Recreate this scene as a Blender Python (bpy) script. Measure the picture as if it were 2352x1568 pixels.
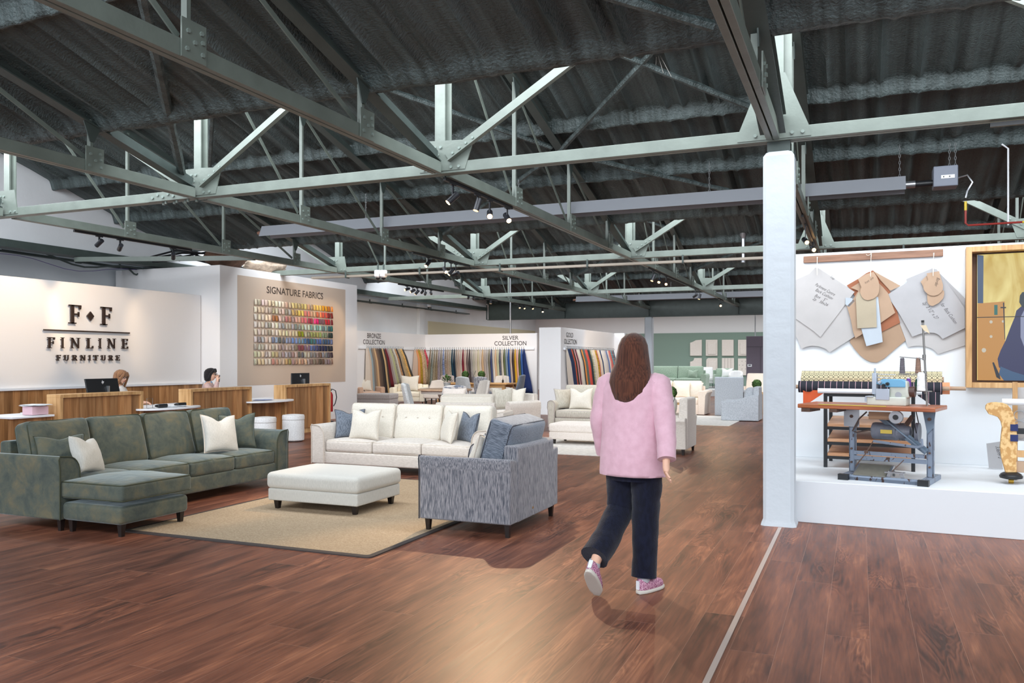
import bpy, math, random
from mathutils import Vector, Matrix, noise
random.seed(7)
PI=math.pi; R=math.radians
SC=bpy.context.scene
for o in list(bpy.data.objects): bpy.data.objects.remove(o)
# ---------------------------------------------------------------- camera, world, daylight, fill, exposure
YAW=R(22.8); F=1900.0; HOR=828.0; EYE=1.5
cd=bpy.data.cameras.new('camera'); cam=bpy.data.objects.new('camera',cd); SC.collection.objects.link(cam)
cam.location=(0,0,EYE); cam.rotation_euler=(R(90),0,YAW)
cd.sensor_width=36; cd.lens=F/2352*36; cd.shift_y=(HOR-784)/2352; cd.clip_end=200; cd.clip_start=.05
SC.camera=cam
W=bpy.data.worlds.new('sky'); SC.world=W; W.use_nodes=True
bg=W.node_tree.nodes['Background']; bg.inputs[0].default_value=(.80,.90,1,1); bg.inputs[1].default_value=.85
vs=SC.view_settings; vs.view_transform='Standard'; vs.look='None'; vs.gamma=1; vs.use_curve_mapping=False; vs.exposure=0.42
BAY=7.9; RZ=5.95; GZ=4.05; GOFF=6.5      # sawtooth roof: ridge on each truss line, gutter GOFF further on
XL,XR=-14.4,11.0; XW=-15.6
def area(name,loc,rot,sx,sy,power,col):
    l=bpy.data.lights.new(name,'AREA'); l.shape='RECTANGLE'; l.size=sx; l.size_y=sy; l.energy=power; l.color=col
    o=bpy.data.objects.new(name,l); SC.collection.objects.link(o); o.location=loc; o.rotation_euler=rot; return o
for k in range(0,4):       # daylight entering through each glazed north light
    y=BAY*k
    o=area('skylight_daylight',((XL+XR)/2,y-.66,5.06),(R(50.4),0,0),XR-XL-1,1.9,[720,980,900,800][k],(.90,.95,1.0))
area('rear_hall_fill',(-4,35.6,3.85),(0,0,0),20,6,620,(.92,.97,1.0))  # added fill below the closed ceiling, no skylight above it
area('front_fill',(-3,-3.0,2.0),(R(90),0,0),16,3,170,(.80,.90,1.0))  # added cool fill behind the camera, no shopfront stands there

# ---------------------------------------------------------------- photo pixel -> place
fw=Vector((-math.sin(YAW),math.cos(YAW),0)); rt=Vector((math.cos(YAW),math.sin(YAW),0)); CAM=Vector((0,0,EYE))
def ray(x,y): return fw+rt*((x-1176)/F)+Vector((0,0,(HOR-y)/F))
def PZ(x,y,z=0): r=ray(x,y); return CAM+r*((z-EYE)/r.z)
def PX(x,y,X): r=ray(x,y); return CAM+r*(X/r.x)
def PY(x,y,Y): r=ray(x,y); return CAM+r*(Y/r.y)
def PP(x,y,p0,n): r=ray(x,y); return CAM+r*((Vector(p0)-CAM).dot(n)/r.dot(n))
# ---------------------------------------------------------------- mesh helpers
def link(o,parent=None):
    SC.collection.objects.link(o)
    if parent is not None: o.parent=parent
    return o
class MB:
    def __init__(s): s.v=[]; s.f=[]; s.M=Matrix.Identity(4)
    def add(s,vs,fs):
        b=len(s.v); s.v+=[s.M@Vector(p) for p in vs]; s.f+=[tuple(b+i for i in f) for f in fs]; return s
    def box(s,x0,x1,y0,y1,z0,z1):
        return s.add([(x0,y0,z0),(x1,y0,z0),(x1,y1,z0),(x0,y1,z0),(x0,y0,z1),(x1,y0,z1),(x1,y1,z1),(x0,y1,z1)],
            [(0,3,2,1),(4,5,6,7),(0,1,5,4),(1,2,6,5),(2,3,7,6),(3,0,4,7)])
    def cbox(s,c,d): return s.box(c[0]-d[0]/2,c[0]+d[0]/2,c[1]-d[1]/2,c[1]+d[1]/2,c[2]-d[2]/2,c[2]+d[2]/2)
    def sweep(s,p,q,prof,up=(0,0,1)):
        p=Vector(p);q=Vector(q);d=(q-p).normalized();u=Vector(up)
        if abs(d.dot(u))>.98: u=Vector((0,1,0)) if abs(d.y)<.9 else Vector((1,0,0))
        a=d.cross(u).normalized();b=a.cross(d).normalized();n=len(prof)
        vs=[p+a*x+b*y for x,y in prof]+[q+a*x+b*y for x,y in prof]
        fs=[(i,(i+1)%n,n+(i+1)%n,n+i) for i in range(n)]+[tuple(range(n-1,-1,-1)),tuple(range(n,2*n))]
        return s.add(vs,fs)
    def bar(s,p,q,w,h=None,up=(0,0,1)):
        h=h or w
        return s.sweep(p,q,[(-w/2,-h/2),(w/2,-h/2),(w/2,h/2),(-w/2,h/2)],up)
    def angle(s,p,q,w,h,t=.014,up=(0,0,1)):   # inverted T: two angles back to back
        return s.sweep(p,q,[(-w/2,-h/2),(w/2,-h/2),(w/2,-h/2+t),(t/2+.004,-h/2+t),(t/2+.004,h/2),(-t/2-.004,h/2),(-t/2-.004,-h/2+t),(-w/2,-h/2+t)],up)
    def cyl(s,p,q,r0,r1=None,n=12,caps=True):
        r1=r0 if r1 is None else r1; p=Vector(p);q=Vector(q);d=(q-p).normalized()
        u=Vector((0,0,1)) if abs(d.z)<.9 else Vector((1,0,0)); a=d.cross(u).normalized();b=d.cross(a)
        vs=[];
        for c,r in ((p,r0),(q,r1)):
            vs+=[c+(a*math.cos(2*PI*i/n)+b*math.sin(2*PI*i/n))*r for i in range(n)]
        fs=[(i,n+i,n+(i+1)%n,(i+1)%n) for i in range(n)]
        if caps: fs+=[tuple(range(n)),tuple(range(2*n-1,n-1,-1))]
        return s.add(vs,fs)
    def tube(s,pts,r,n=6,closed=False):
        pts=[Vector(p) for p in pts]; m=len(pts); vs=[]; pa=None
        for i,p in enumerate(pts):
            if closed: d=pts[(i+1)%m]-pts[i-1]
            else: d=pts[min(i+1,m-1)]-pts[max(i-1,0)]
            d=d.normalized() if d.length>1e-9 else Vector((0,0,1))
            if pa is None:
                u=Vector((0,0,1)) if abs(d.z)<.9 else Vector((1,0,0)); a=d.cross(u).normalized()
            else:
                a=(pa-d*pa.dot(d)); a=a.normalized() if a.length>1e-6 else d.orthogonal().normalized()
            pa=a; b=d.cross(a); rr=r[i] if isinstance(r,(list,tuple)) else r
            vs+=[p+(a*math.cos(2*PI*k/n)+b*math.sin(2*PI*k/n))*rr for k in range(n)]
        fs=[]
        for i in range(m if closed else m-1):
            j=(i+1)%m
            fs+=[(i*n+k,i*n+(k+1)%n,j*n+(k+1)%n,j*n+k) for k in range(n)]
        if not closed: fs+=[tuple(range(n-1,-1,-1)),tuple(range((m-1)*n,m*n))]
        return s.add(vs,fs)
    def lathe(s,prof,c=(0,0,0),n=24,sx=1,sy=1):
        vs=[];m=len(prof)
        for r,z in prof: vs+=[(c[0]+r*sx*math.cos(2*PI*k/n),c[1]+r*sy*math.sin(2*PI*k/n),c[2]+z) for k in range(n)]
        fs=[(i*n+k,i*n+(k+1)%n,(i+1)*n+(k+1)%n,(i+1)*n+k) for i in range(m-1) for k in range(n)]
        fs+=[tuple(range(n-1,-1,-1)),tuple(range((m-1)*n,m*n))]
        return s.add(vs,fs)
    def prism(s,poly,a0,a1,ax='y'):
        n=len(poly)
        def P(u,v,a): return {'y':(u,a,v),'x':(a,u,v),'z':(u,v,a)}[ax]
        vs=[P(u,v,a0) for u,v in poly]+[P(u,v,a1) for u,v in poly]
        fs=[(i,(i+1)%n,n+(i+1)%n,n+i) for i in range(n)]+[tuple(range(n-1,-1,-1)),tuple(range(n,2*n))]
        return s.add(vs,fs)
    def grid(s,fn,nu,nv,cu=False):
        vs=[fn(i/(nu-1) if not cu else i/nu,j/(nv-1)) for i in range(nu) for j in range(nv)]
        fs=[]
        for i in range(nu if cu else nu-1):
            i2=(i+1)%nu
            fs+=[(i*nv+j,i2*nv+j,i2*nv+j+1,i*nv+j+1) for j in range(nv-1)]
        return s.add(vs,fs)
    def rbox(s,c,d,r=.03,crown=(0,0,0),n=5,fn=None):
        h=[d[0]/2,d[1]/2,d[2]/2]; r=min(r,min(h)*.98)
        def ticks(a):
            e=a-r; inner=[-e+2*e*i/n for i in range(n+1)]
            o=[a-r*.05,a-r*.32,a-r*.65]; 
            return [-a]+[-x for x in o]+inner+o[::-1]+[a]
        T=[ticks(a) for a in h]; vm={}; vs=[]; fs=[]
        def vid(p):
            k=tuple(round(x,6) for x in p)
            if k not in vm:
                q=[max(-(h[i]-r),min(h[i]-r,p[i])) for i in range(3)]
                dd=Vector([p[i]-q[i] for i in range(3)])
                if dd.length>1e-9: dd=dd.normalized()*r
                w=[q[i]+dd[i] for i in range(3)]
                t=[w[i]/h[i] for i in range(3)]
                for i in range(3):
                    if crown[i]:
                        j,k2=(i+1)%3,(i+2)%3
                        w[i]+=crown[i]*t[i]*max(0,1-t[j]**2)**.7*max(0,1-t[k2]**2)**.7
                if fn: w=fn(w,t)
                vm[k]=len(vs); vs.append((c[0]+w[0],c[1]+w[1],c[2]+w[2]))
            return vm[k]
        for ax in range(3):
            a,b=(ax+1)%3,(ax+2)%3
            for sg in (-1,1):
                for i in range(len(T[a])-1):
                    for j in range(len(T[b])-1):
                        q=[]
                        for ii,jj in ((i,j),(i+1,j),(i+1,j+1),(i,j+1)):
                            p=[0,0,0];p[ax]=sg*h[ax];p[a]=T[a][ii];p[b]=T[b][jj];q.append(vid(p))
                        if sg<0:q.reverse()
                        if len(set(q))>=3: fs.append(tuple(dict.fromkeys(q)))
        return s.add(vs,fs)
    def ball(s,c,rx,ry=None,rz=None,n=14,m=10,fn=None):
        ry=ry or rx; rz=rz or rx
        vs=[(c[0],c[1],c[2]-rz)]
        for j in range(1,m):
            t=-PI/2+PI*j/m
            for i in range(n):
                a=2*PI*i/n; vs.append((c[0]+rx*math.cos(t)*math.cos(a),c[1]+ry*math.cos(t)*math.sin(a),c[2]+rz*math.sin(t)))
        vs.append((c[0],c[1],c[2]+rz))
        if fn: vs=[fn(Vector(v)) for v in vs]
        fs=[(0,1+(i+1)%n,1+i) for i in range(n)]
        for j in range(m-2):
            fs+=[(1+j*n+i,1+j*n+(i+1)%n,1+(j+1)*n+(i+1)%n,1+(j+1)*n+i) for i in range(n)]
        L=len(vs)-1; fs+=[(L,1+(m-2)*n+i,1+(m-2)*n+(i+1)%n) for i in range(n)]
        return s.add(vs,fs)
    def mesh(s,name,mat,smooth=True,ang=40):
        me=bpy.data.meshes.new(name); me.from_pydata([tuple(v) for v in s.v],[],s.f); me.update()
        if mat is not None:
            for m in (mat if isinstance(mat,list) else [mat]): me.materials.append(m)
        if smooth:
            me.polygons.foreach_set('use_smooth',[True]*len(me.polygons)); me.set_sharp_from_angle(angle=R(ang))
        return me
    def build(s,name,mat,parent=None,bevel=0,smooth=True,ang=40,loc=None,seg=2,fix=True):
        me=s.mesh(name,mat,smooth,ang)
        if fix:
            import bmesh
            b=bmesh.new(); b.from_mesh(me); bmesh.ops.recalc_face_normals(b,faces=b.faces); b.to_mesh(me); b.free()
        o=bpy.data.objects.new(name,me); link(o,parent)
        if loc is not None: o.location=loc
        if bevel:
            md=o.modifiers.new('bevel','BEVEL'); md.width=bevel; md.segments=seg; md.limit_method='ANGLE'; md.angle_limit=R(35)
        return o
def thing(name,label,cat,loc=(0,0,0),rz=0,group=None):
    o=bpy.data.objects.new(name,None); link(o); o.location=loc; o.rotation_euler=(0,0,rz); o.empty_display_size=.1
    o['label']=label; o['category']=cat
    if group:o['group']=group
    return o
def tag(o,label,cat,group=None):
    o['label']=label;o['category']=cat
    if group:o['group']=group
    return o
def lab(o,t): o['label']=t; return o
def struct(o): o['kind']='structure'; return o
# ---------------------------------------------------------------- materials
def newmat(name):
    m=bpy.data.materials.new(name); m.use_nodes=True; nt=m.node_tree
    return m,nt,nt.nodes['Principled BSDF']
def nd(nt,t,**k):
    n=nt.nodes.new(t)
    for a,b in k.items():
        if a.startswith('i_'):
            key=a[2:].replace('_',' ')
            n.inputs[key].default_value=b
        else: setattr(n,a,b)
    return n
def c4(c): return (c[0],c[1],c[2],1)
def S(r,g,b):   # srgb 0-255 to linear
    return tuple(((x/255)/12.92 if x/255<=.04045 else ((x/255+.055)/1.055)**2.4) for x in (r,g,b))
def coords(nt,scale=(1,1,1),kind='Object',rot=(0,0,0)):
    tc=nd(nt,'ShaderNodeTexCoord'); mp=nd(nt,'ShaderNodeMapping'); mp.inputs['Scale'].default_value=scale; mp.inputs['Rotation'].default_value=rot
    nt.links.new(tc.outputs[kind],mp.inputs[0]); return mp.outputs[0]
def plain(name,col,rough=.5,metal=0,noise_amt=0,nscale=8,bump=0,bscale=60,spec=.5,emit=None,es=1,coat=0):
    m,nt,b=newmat(name); L=nt.links
    b.inputs['Base Color'].default_value=c4(col); b.inputs['Roughness'].default_value=rough; b.inputs['Metallic'].default_value=metal
    b.inputs['Specular IOR Level'].default_value=spec; b.inputs['Coat Weight'].default_value=coat
    if emit: b.inputs['Emission Color'].default_value=c4(emit); b.inputs['Emission Strength'].default_value=es
    if noise_amt:
        n=nd(nt,'ShaderNodeTexNoise',i_Scale=nscale,i_Detail=5.0); L.new(coords(nt),n.inputs[0])
        r=nd(nt,'ShaderNodeMapRange',i_To_Min=1-noise_amt,i_To_Max=1+noise_amt,i_From_Min=.3,i_From_Max=.7); L.new(n.outputs[0],r.inputs[0])
        mx=nd(nt,'ShaderNodeVectorMath',operation='SCALE'); mx.inputs[0].default_value=col; L.new(r.outputs[0],mx.inputs['Scale']); L.new(mx.outputs[0],b.inputs['Base Color'])
    if bump:
        n=nd(nt,'ShaderNodeTexNoise',i_Scale=bscale,i_Detail=3.0); L.new(coords(nt),n.inputs[0])
        bp=nd(nt,'ShaderNodeBump',i_Strength=bump,i_Distance=.01); L.new(n.outputs[0],bp.inputs['Height']); L.new(bp.outputs[0],b.inputs['Normal'])
    return m
def cloth(name,c1,c2,scale=(60,60,60),lo=.35,hi=.65,sheen=.3,bump=.25,big=.1):
    m,nt,b=newmat(name);L=nt.links
    n=nd(nt,'ShaderNodeTexNoise',i_Scale=1.0,i_Detail=4.0); L.new(coords(nt,scale),n.inputs[0])
    r=nd(nt,'ShaderNodeMapRange',i_From_Min=lo,i_From_Max=hi); L.new(n.outputs[0],r.inputs[0])
    mx=nd(nt,'ShaderNodeMix',data_type='RGBA'); mx.inputs[6].default_value=c4(c1); mx.inputs[7].default_value=c4(c2); L.new(r.outputs[0],mx.inputs[0])
    L.new(mx.outputs[2],b.inputs['Base Color']); b.inputs['Roughness'].default_value=.9; b.inputs['Specular IOR Level'].default_value=.2
    b.inputs['Sheen Weight'].default_value=sheen
    w=nd(nt,'ShaderNodeTexNoise',i_Scale=220.0,i_Detail=2.0); L.new(coords(nt),w.inputs[0])
    w2=nd(nt,'ShaderNodeTexNoise',i_Scale=5.0,i_Detail=3.0); L.new(coords(nt),w2.inputs[0])
    ad=nd(nt,'ShaderNodeMath',operation='MULTIPLY_ADD'); ad.inputs[1].default_value=6*big; L.new(w2.outputs[0],ad.inputs[0]); L.new(w.outputs[0],ad.inputs[2])
    bp=nd(nt,'ShaderNodeBump',i_Strength=bump,i_Distance=.006); L.new(ad.outputs[0],bp.inputs['Height']); L.new(bp.outputs[0],b.inputs['Normal'])
    return m
def velvet(name,c1,c2,c3):
    m,nt,b=newmat(name);L=nt.links
    n=nd(nt,'ShaderNodeTexNoise',i_Scale=5.5,i_Detail=9.0,i_Roughness=.68,i_Distortion=.4); L.new(coords(nt),n.inputs[0])
    cr=nd(nt,'ShaderNodeValToRGB'); e=cr.color_ramp.elements; e[0].position=.32;e[0].color=c4(c1);e[1].position=.68;e[1].color=c4(c3); k=e.new(.5);k.color=c4(c2)
    L.new(n.outputs[0],cr.inputs[0]); L.new(cr.outputs[0],b.inputs['Base Color']); b.inputs['Roughness'].default_value=.75
    b.inputs['Sheen Weight'].default_value=.85; b.inputs['Sheen Roughness'].default_value=.35; b.inputs['Sheen Tint'].default_value=(.62,.70,.72,1)
    w=nd(nt,'ShaderNodeTexNoise',i_Scale=7.0,i_Detail=6.0); L.new(coords(nt),w.inputs[0])
    bp=nd(nt,'ShaderNodeBump',i_Strength=.35,i_Distance=.03); L.new(w.outputs[0],bp.inputs['Height']); L.new(bp.outputs[0],b.inputs['Normal'])
    return m
def wood(name,c1,c2,c3,grain=(40,40,2.2),plank=None,pax='y',rough=.45,dark=None,rot=(0,0,0),coat=0):
    """grain: coordinate scale (small value = along the grain). plank: board width along pax"""
    m,nt,b=newmat(name);L=nt.links
    co=coords(nt,(1,1,1),rot=rot)
    if plank:
        sx=nd(nt,'ShaderNodeSeparateXYZ'); L.new(co,sx.inputs[0])
        dv=nd(nt,'ShaderNodeMath',operation='DIVIDE'); dv.inputs[1].default_value=plank; L.new(sx.outputs['XYZ'.index(pax.upper())],dv.inputs[0])
        fl=nd(nt,'ShaderNodeMath',operation='FLOOR'); L.new(dv.outputs[0],fl.inputs[0])
        wn=nd(nt,'ShaderNodeTexWhiteNoise',noise_dimensions='1D'); L.new(fl.outputs[0],wn.inputs['W'])
        of=nd(nt,'ShaderNodeVectorMath',operation='SCALE'); L.new(wn.outputs['Color'],of.inputs[0]); of.inputs['Scale'].default_value=17
        ad=nd(nt,'ShaderNodeVectorMath',operation='ADD'); L.new(co,ad.inputs[0]); L.new(of.outputs[0],ad.inputs[1]); co=ad.outputs[0]
    mp=nd(nt,'ShaderNodeMapping'); mp.inputs['Scale'].default_value=grain; L.new(co,mp.inputs[0])
    n=nd(nt,'ShaderNodeTexNoise',i_Scale=1.0,i_Detail=6.0,i_Distortion=.7,i_Roughness=.55); L.new(mp.outputs[0],n.inputs[0])
    cr=nd(nt,'ShaderNodeValToRGB'); e=cr.color_ramp.elements; e[0].position=.3;e[0].color=c4(c1);e[1].position=.7;e[1].color=c4(c3);k=e.new(.5);k.color=c4(c2)
    L.new(n.outputs[0],cr.inputs[0]); col=cr.outputs[0]
    if plank:
        r=nd(nt,'ShaderNodeMapRange',i_To_Min=.66,i_To_Max=1.22); L.new(wn.outputs['Value'],r.inputs[0])
        sc=nd(nt,'ShaderNodeVectorMath',operation='SCALE'); L.new(col,sc.inputs[0]); L.new(r.outputs[0],sc.inputs['Scale']); col=sc.outputs[0]
        fr=nd(nt,'ShaderNodeMath',operation='FRACT'); L.new(dv.outputs[0],fr.inputs[0])
        lt=nd(nt,'ShaderNodeMath',operation='LESS_THAN'); lt.inputs[1].default_value=.025; L.new(fr.outputs[0],lt.inputs[0])
        mx=nd(nt,'ShaderNodeMix',data_type='RGBA'); L.new(lt.outputs[0],mx.inputs[0]); L.new(col,mx.inputs[6]); mx.inputs[7].default_value=c4([x*.45 for x in c1]); col=mx.outputs[2]
    if dark:   # cracks and knots
        mp2=nd(nt,'ShaderNodeMapping'); mp2.inputs['Scale'].default_value=[x*.42 for x in grain]; L.new(co,mp2.inputs[0])
        n2=nd(nt,'ShaderNodeTexNoise',i_Scale=1.0,i_Detail=3.0,i_Distortion=1.4); L.new(mp2.outputs[0],n2.inputs[0])
        r2=nd(nt,'ShaderNodeMapRange',i_From_Min=.66,i_From_Max=.72); L.new(n2.outputs[0],r2.inputs[0])
        mx2=nd(nt,'ShaderNodeMix',data_type='RGBA'); L.new(r2.outputs[0],mx2.inputs[0]); L.new(col,mx2.inputs[6]); mx2.inputs[7].default_value=c4(dark); col=mx2.outputs[2]
    L.new(col,b.inputs['Base Color']); b.inputs['Roughness'].default_value=rough; b.inputs['Coat Weight'].default_value=coat
    bp=nd(nt,'ShaderNodeBump',i_Strength=.15,i_Distance=.003); L.new(n.outputs[0],bp.inputs['Height']); L.new(bp.outputs[0],b.inputs['Normal'])
    return m
def floor_mat():
    m,nt,b=newmat('oak_floor');L=nt.links
    tc=nd(nt,'ShaderNodeTexCoord'); sx=nd(nt,'ShaderNodeSeparateXYZ'); L.new(tc.outputs['Object'],sx.inputs[0])
    def M(op,a,bv=None,c=None):
        n=nd(nt,'ShaderNodeMath',operation=op)
        for i,x in enumerate((a,bv,c)):
            if x is None: continue
            if isinstance(x,(int,float)): n.inputs[i].default_value=x
            else: L.new(x,n.inputs[i])
        return n.outputs[0]
    u=M('DIVIDE',M('ADD',sx.outputs[0],40.0),.225); row=M('FLOOR',u)
    wr=nd(nt,'ShaderNodeTexWhiteNoise',noise_dimensions='1D'); L.new(row,wr.inputs['W'])
    v=M('ADD',M('DIVIDE',M('ADD',sx.outputs[1],40.0),2.1),M('MULTIPLY',wr.outputs['Value'],7.0)); cell=M('FLOOR',v)
    cb=nd(nt,'ShaderNodeCombineXYZ'); L.new(row,cb.inputs[0]); L.new(cell,cb.inputs[1])
    wn=nd(nt,'ShaderNodeTexWhiteNoise',noise_dimensions='3D'); L.new(cb.outputs[0],wn.inputs[0])
    of=nd(nt,'ShaderNodeVectorMath',operation='SCALE'); of.inputs['Scale'].default_value=23; L.new(wn.outputs['Color'],of.inputs[0])
    ad=nd(nt,'ShaderNodeVectorMath',operation='ADD'); L.new(tc.outputs['Object'],ad.inputs[0]); L.new(of.outputs[0],ad.inputs[1])
    def noi(scale,det,dist,sc=1.0):
        mp=nd(nt,'ShaderNodeMapping'); mp.inputs['Scale'].default_value=scale; L.new(ad.outputs[0],mp.inputs[0])
        n=nd(nt,'ShaderNodeTexNoise',i_Scale=sc,i_Detail=det,i_Distortion=dist); L.new(mp.outputs[0],n.inputs[0]); return n.outputs[0]
    big=noi((5,.75,1),3.0,.9); fine=noi((60,3.2,1),5.0,.4)
    # cathedral grain: contour lines of a stretched noise
    ring=M('FRACT',M('MULTIPLY',big,13.0)); ring=M('ABSOLUTE',M('SUBTRACT',ring,.5)); ring=M('MULTIPLY',ring,2.0)
    msk=noi((3.5,.8,1),2.0,.3); mr=nd(nt,'ShaderNodeMapRange',i_From_Min=.5,i_From_Max=.62); L.new(msk,mr.inputs[0])
    ring=M('MULTIPLY',M('SUBTRACT',ring,.5),mr.outputs[0])
    t=M('ADD',M('ADD',M('MULTIPLY',big,.55),M('MULTIPLY',fine,.5)),M('MULTIPLY',ring,.22))
    smoke=noi((7,.9,1),3.0,.5)
    t=M('ADD',t,M('MULTIPLY',M('SUBTRACT',wn.outputs['Value'],.5),.08)); t=M('ADD',t,M('MULTIPLY',M('SUBTRACT',smoke,.5),.42))
    cr=nd(nt,'ShaderNodeValToRGB'); e=cr.color_ramp.elements
    e[0].position=.30;e[0].color=c4(S(64,36,27)); e[1].position=.80;e[1].color=c4(S(168,112,82)); k=e.new(.5);k.color=c4(S(108,64,48)); k=e.new(.64);k.color=c4(S(132,82,61))
    L.new(t,cr.inputs[0])
    fu=M('FRACT',u); fv=M('FRACT',v)
    e1=M('LESS_THAN',fu,.012); e2=M('LESS_THAN',fv,.0018); ed=M('MAXIMUM',e1,e2)
    mx=nd(nt,'ShaderNodeMix',data_type='RGBA'); L.new(M('MULTIPLY',ed,.55),mx.inputs[0]); L.new(cr.outputs[0],mx.inputs[6]); mx.inputs[7].default_value=c4(S(165,125,105))
    L.new(mx.outputs[2],b.inputs['Base Color'])
    rr=nd(nt,'ShaderNodeMapRange',i_To_Min=.36,i_To_Max=.5); L.new(fine,rr.inputs[0]); L.new(rr.outputs[0],b.inputs['Roughness'])
    b.inputs['Specular IOR Level'].default_value=.5
    bp=nd(nt,'ShaderNodeBump',i_Strength=.12,i_Distance=.004); L.new(t,bp.inputs['Height']); L.new(bp.outputs[0],b.inputs['Normal'])
    return m
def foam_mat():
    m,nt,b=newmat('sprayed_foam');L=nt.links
    n=nd(nt,'ShaderNodeTexNoise',i_Scale=1.0,i_Detail=5.0); L.new(coords(nt,(11,.3,.3)),n.inputs[0]); rg=nd(nt,'ShaderNodeMapRange',i_From_Min=.36,i_From_Max=.64); L.new(n.outputs[0],rg.inputs[0])  # dark and pale stripes down the slope paint in shading for the ribs
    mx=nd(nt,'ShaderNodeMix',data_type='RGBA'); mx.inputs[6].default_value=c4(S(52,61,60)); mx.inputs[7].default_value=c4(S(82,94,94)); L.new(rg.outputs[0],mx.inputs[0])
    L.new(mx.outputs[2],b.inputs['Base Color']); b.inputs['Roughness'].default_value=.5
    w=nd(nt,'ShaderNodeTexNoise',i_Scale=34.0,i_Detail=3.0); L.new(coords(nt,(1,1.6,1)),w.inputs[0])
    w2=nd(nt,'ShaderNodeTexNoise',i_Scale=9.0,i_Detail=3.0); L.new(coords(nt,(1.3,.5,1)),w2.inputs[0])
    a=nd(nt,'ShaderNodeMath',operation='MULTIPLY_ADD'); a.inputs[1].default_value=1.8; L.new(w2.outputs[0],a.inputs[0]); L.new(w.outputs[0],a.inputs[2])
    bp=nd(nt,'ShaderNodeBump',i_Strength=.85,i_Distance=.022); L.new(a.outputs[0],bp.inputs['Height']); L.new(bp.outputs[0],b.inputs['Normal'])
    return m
M={}
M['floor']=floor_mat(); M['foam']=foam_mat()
M['wall']=plain('white_wall',S(226,224,224),.75,bump=.15,bscale=9)
M['gable']=plain('painted_blockwork',S(208,211,214),.85,noise_amt=.03,nscale=1.5,bump=.5,bscale=5)
M['conc']=plain('painted_concrete',S(190,197,203),.6,bump=.4,bscale=11)
M['steel']=plain('green_grey_steel',S(104,113,106),.42,noise_amt=.12,nscale=5,bump=.12,bscale=30)
M['steeld']=plain('dark_green_steel',S(62,72,69),.5,noise_amt=.15,nscale=5,bump=.15,bscale=30)
M['bolt']=plain('bolt_steel',S(120,132,126),.35)
M['black']=plain('black_metal',S(28,29,32),.4)
M['spot']=plain('spot_black',S(38,39,44),.35,metal=.3)
M['silverm']=plain('silver_metal',S(170,172,176),.3,metal=.85)
M['alu']=plain('brushed_aluminium',S(150,152,156),.38,metal=.6)
M['chain']=plain('galvanised_chain',S(165,168,170),.4,metal=.7)
M['oak']=wood('rustic_oak',S(138,92,52),S(172,122,76),S(196,148,100),grain=(11,11,.9),plank=.135,pax='y',dark=S(84,50,28))
M['oakend']=wood('rustic_oak_plain',S(168,124,76),S(196,153,103),S(212,172,124),grain=(16,16,1.3),dark=S(96,62,34))
M['white']=plain('white_laminate',S(232,234,238),.35)
M['legblk']=plain('dark_wenge_leg',S(30,22,20),.35)
M['grn']=velvet('green_velvet',S(54,64,62),S(78,84,74),S(104,97,74))
M['cream']=cloth('cream_weave',S(202,193,183),S(220,211,202),(30,30,120))
M['creamc']=cloth('cream_plain',S(208,201,188),S(222,215,203),(80,80,80))
M['grey']=cloth('grey_slub',S(84,88,98),S(158,156,160),(260,260,16),.40,.60)
M['greyd']=cloth('slate_slub',S(78,86,98),S(132,140,152),(260,260,16),.40,.60)
M['pale']=cloth('pale_grey_weave',S(188,186,179),S(204,201,194),(240,240,30))
M['blush']=cloth('blush_weave',S(222,210,200),S(232,222,214),(60,60,60))
M['stone']=cloth('stone_slub',S(168,162,148),S(198,192,180),(120,120,12))
M['bluegrey']=cloth('blue_grey_linen',S(160,165,172),S(184,188,194),(50,50,50))
M['sage']=cloth('sage_cloth',S(134,154,136),S(160,178,160),(40,40,40))
M['boucle']=cloth('taupe_boucle',S(168,154,148),S(206,196,190),(90,90,90),.42,.58)
M['bouclew']=cloth('white_boucle',S(214,214,214),S(240,240,240),(120,120,120),.4,.6)
M['taupe']=cloth('taupe_cloth',S(160,148,146),S(176,165,162),(60,60,60))
M['tan']=cloth('tan_cloth',S(196,160,136),S(214,180,156),(60,60,60))
M['pinkc']=cloth('pale_pink_cloth',S(232,214,198),S(240,224,208),(60,60,60))
M['pipedark']=plain('dark_piping',S(58,60,68),.8)
M['pipegrn']=plain('olive_piping',S(58,62,44),.8)
M['pipecream']=plain('cream_piping',S(206,194,180),.8)
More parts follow.
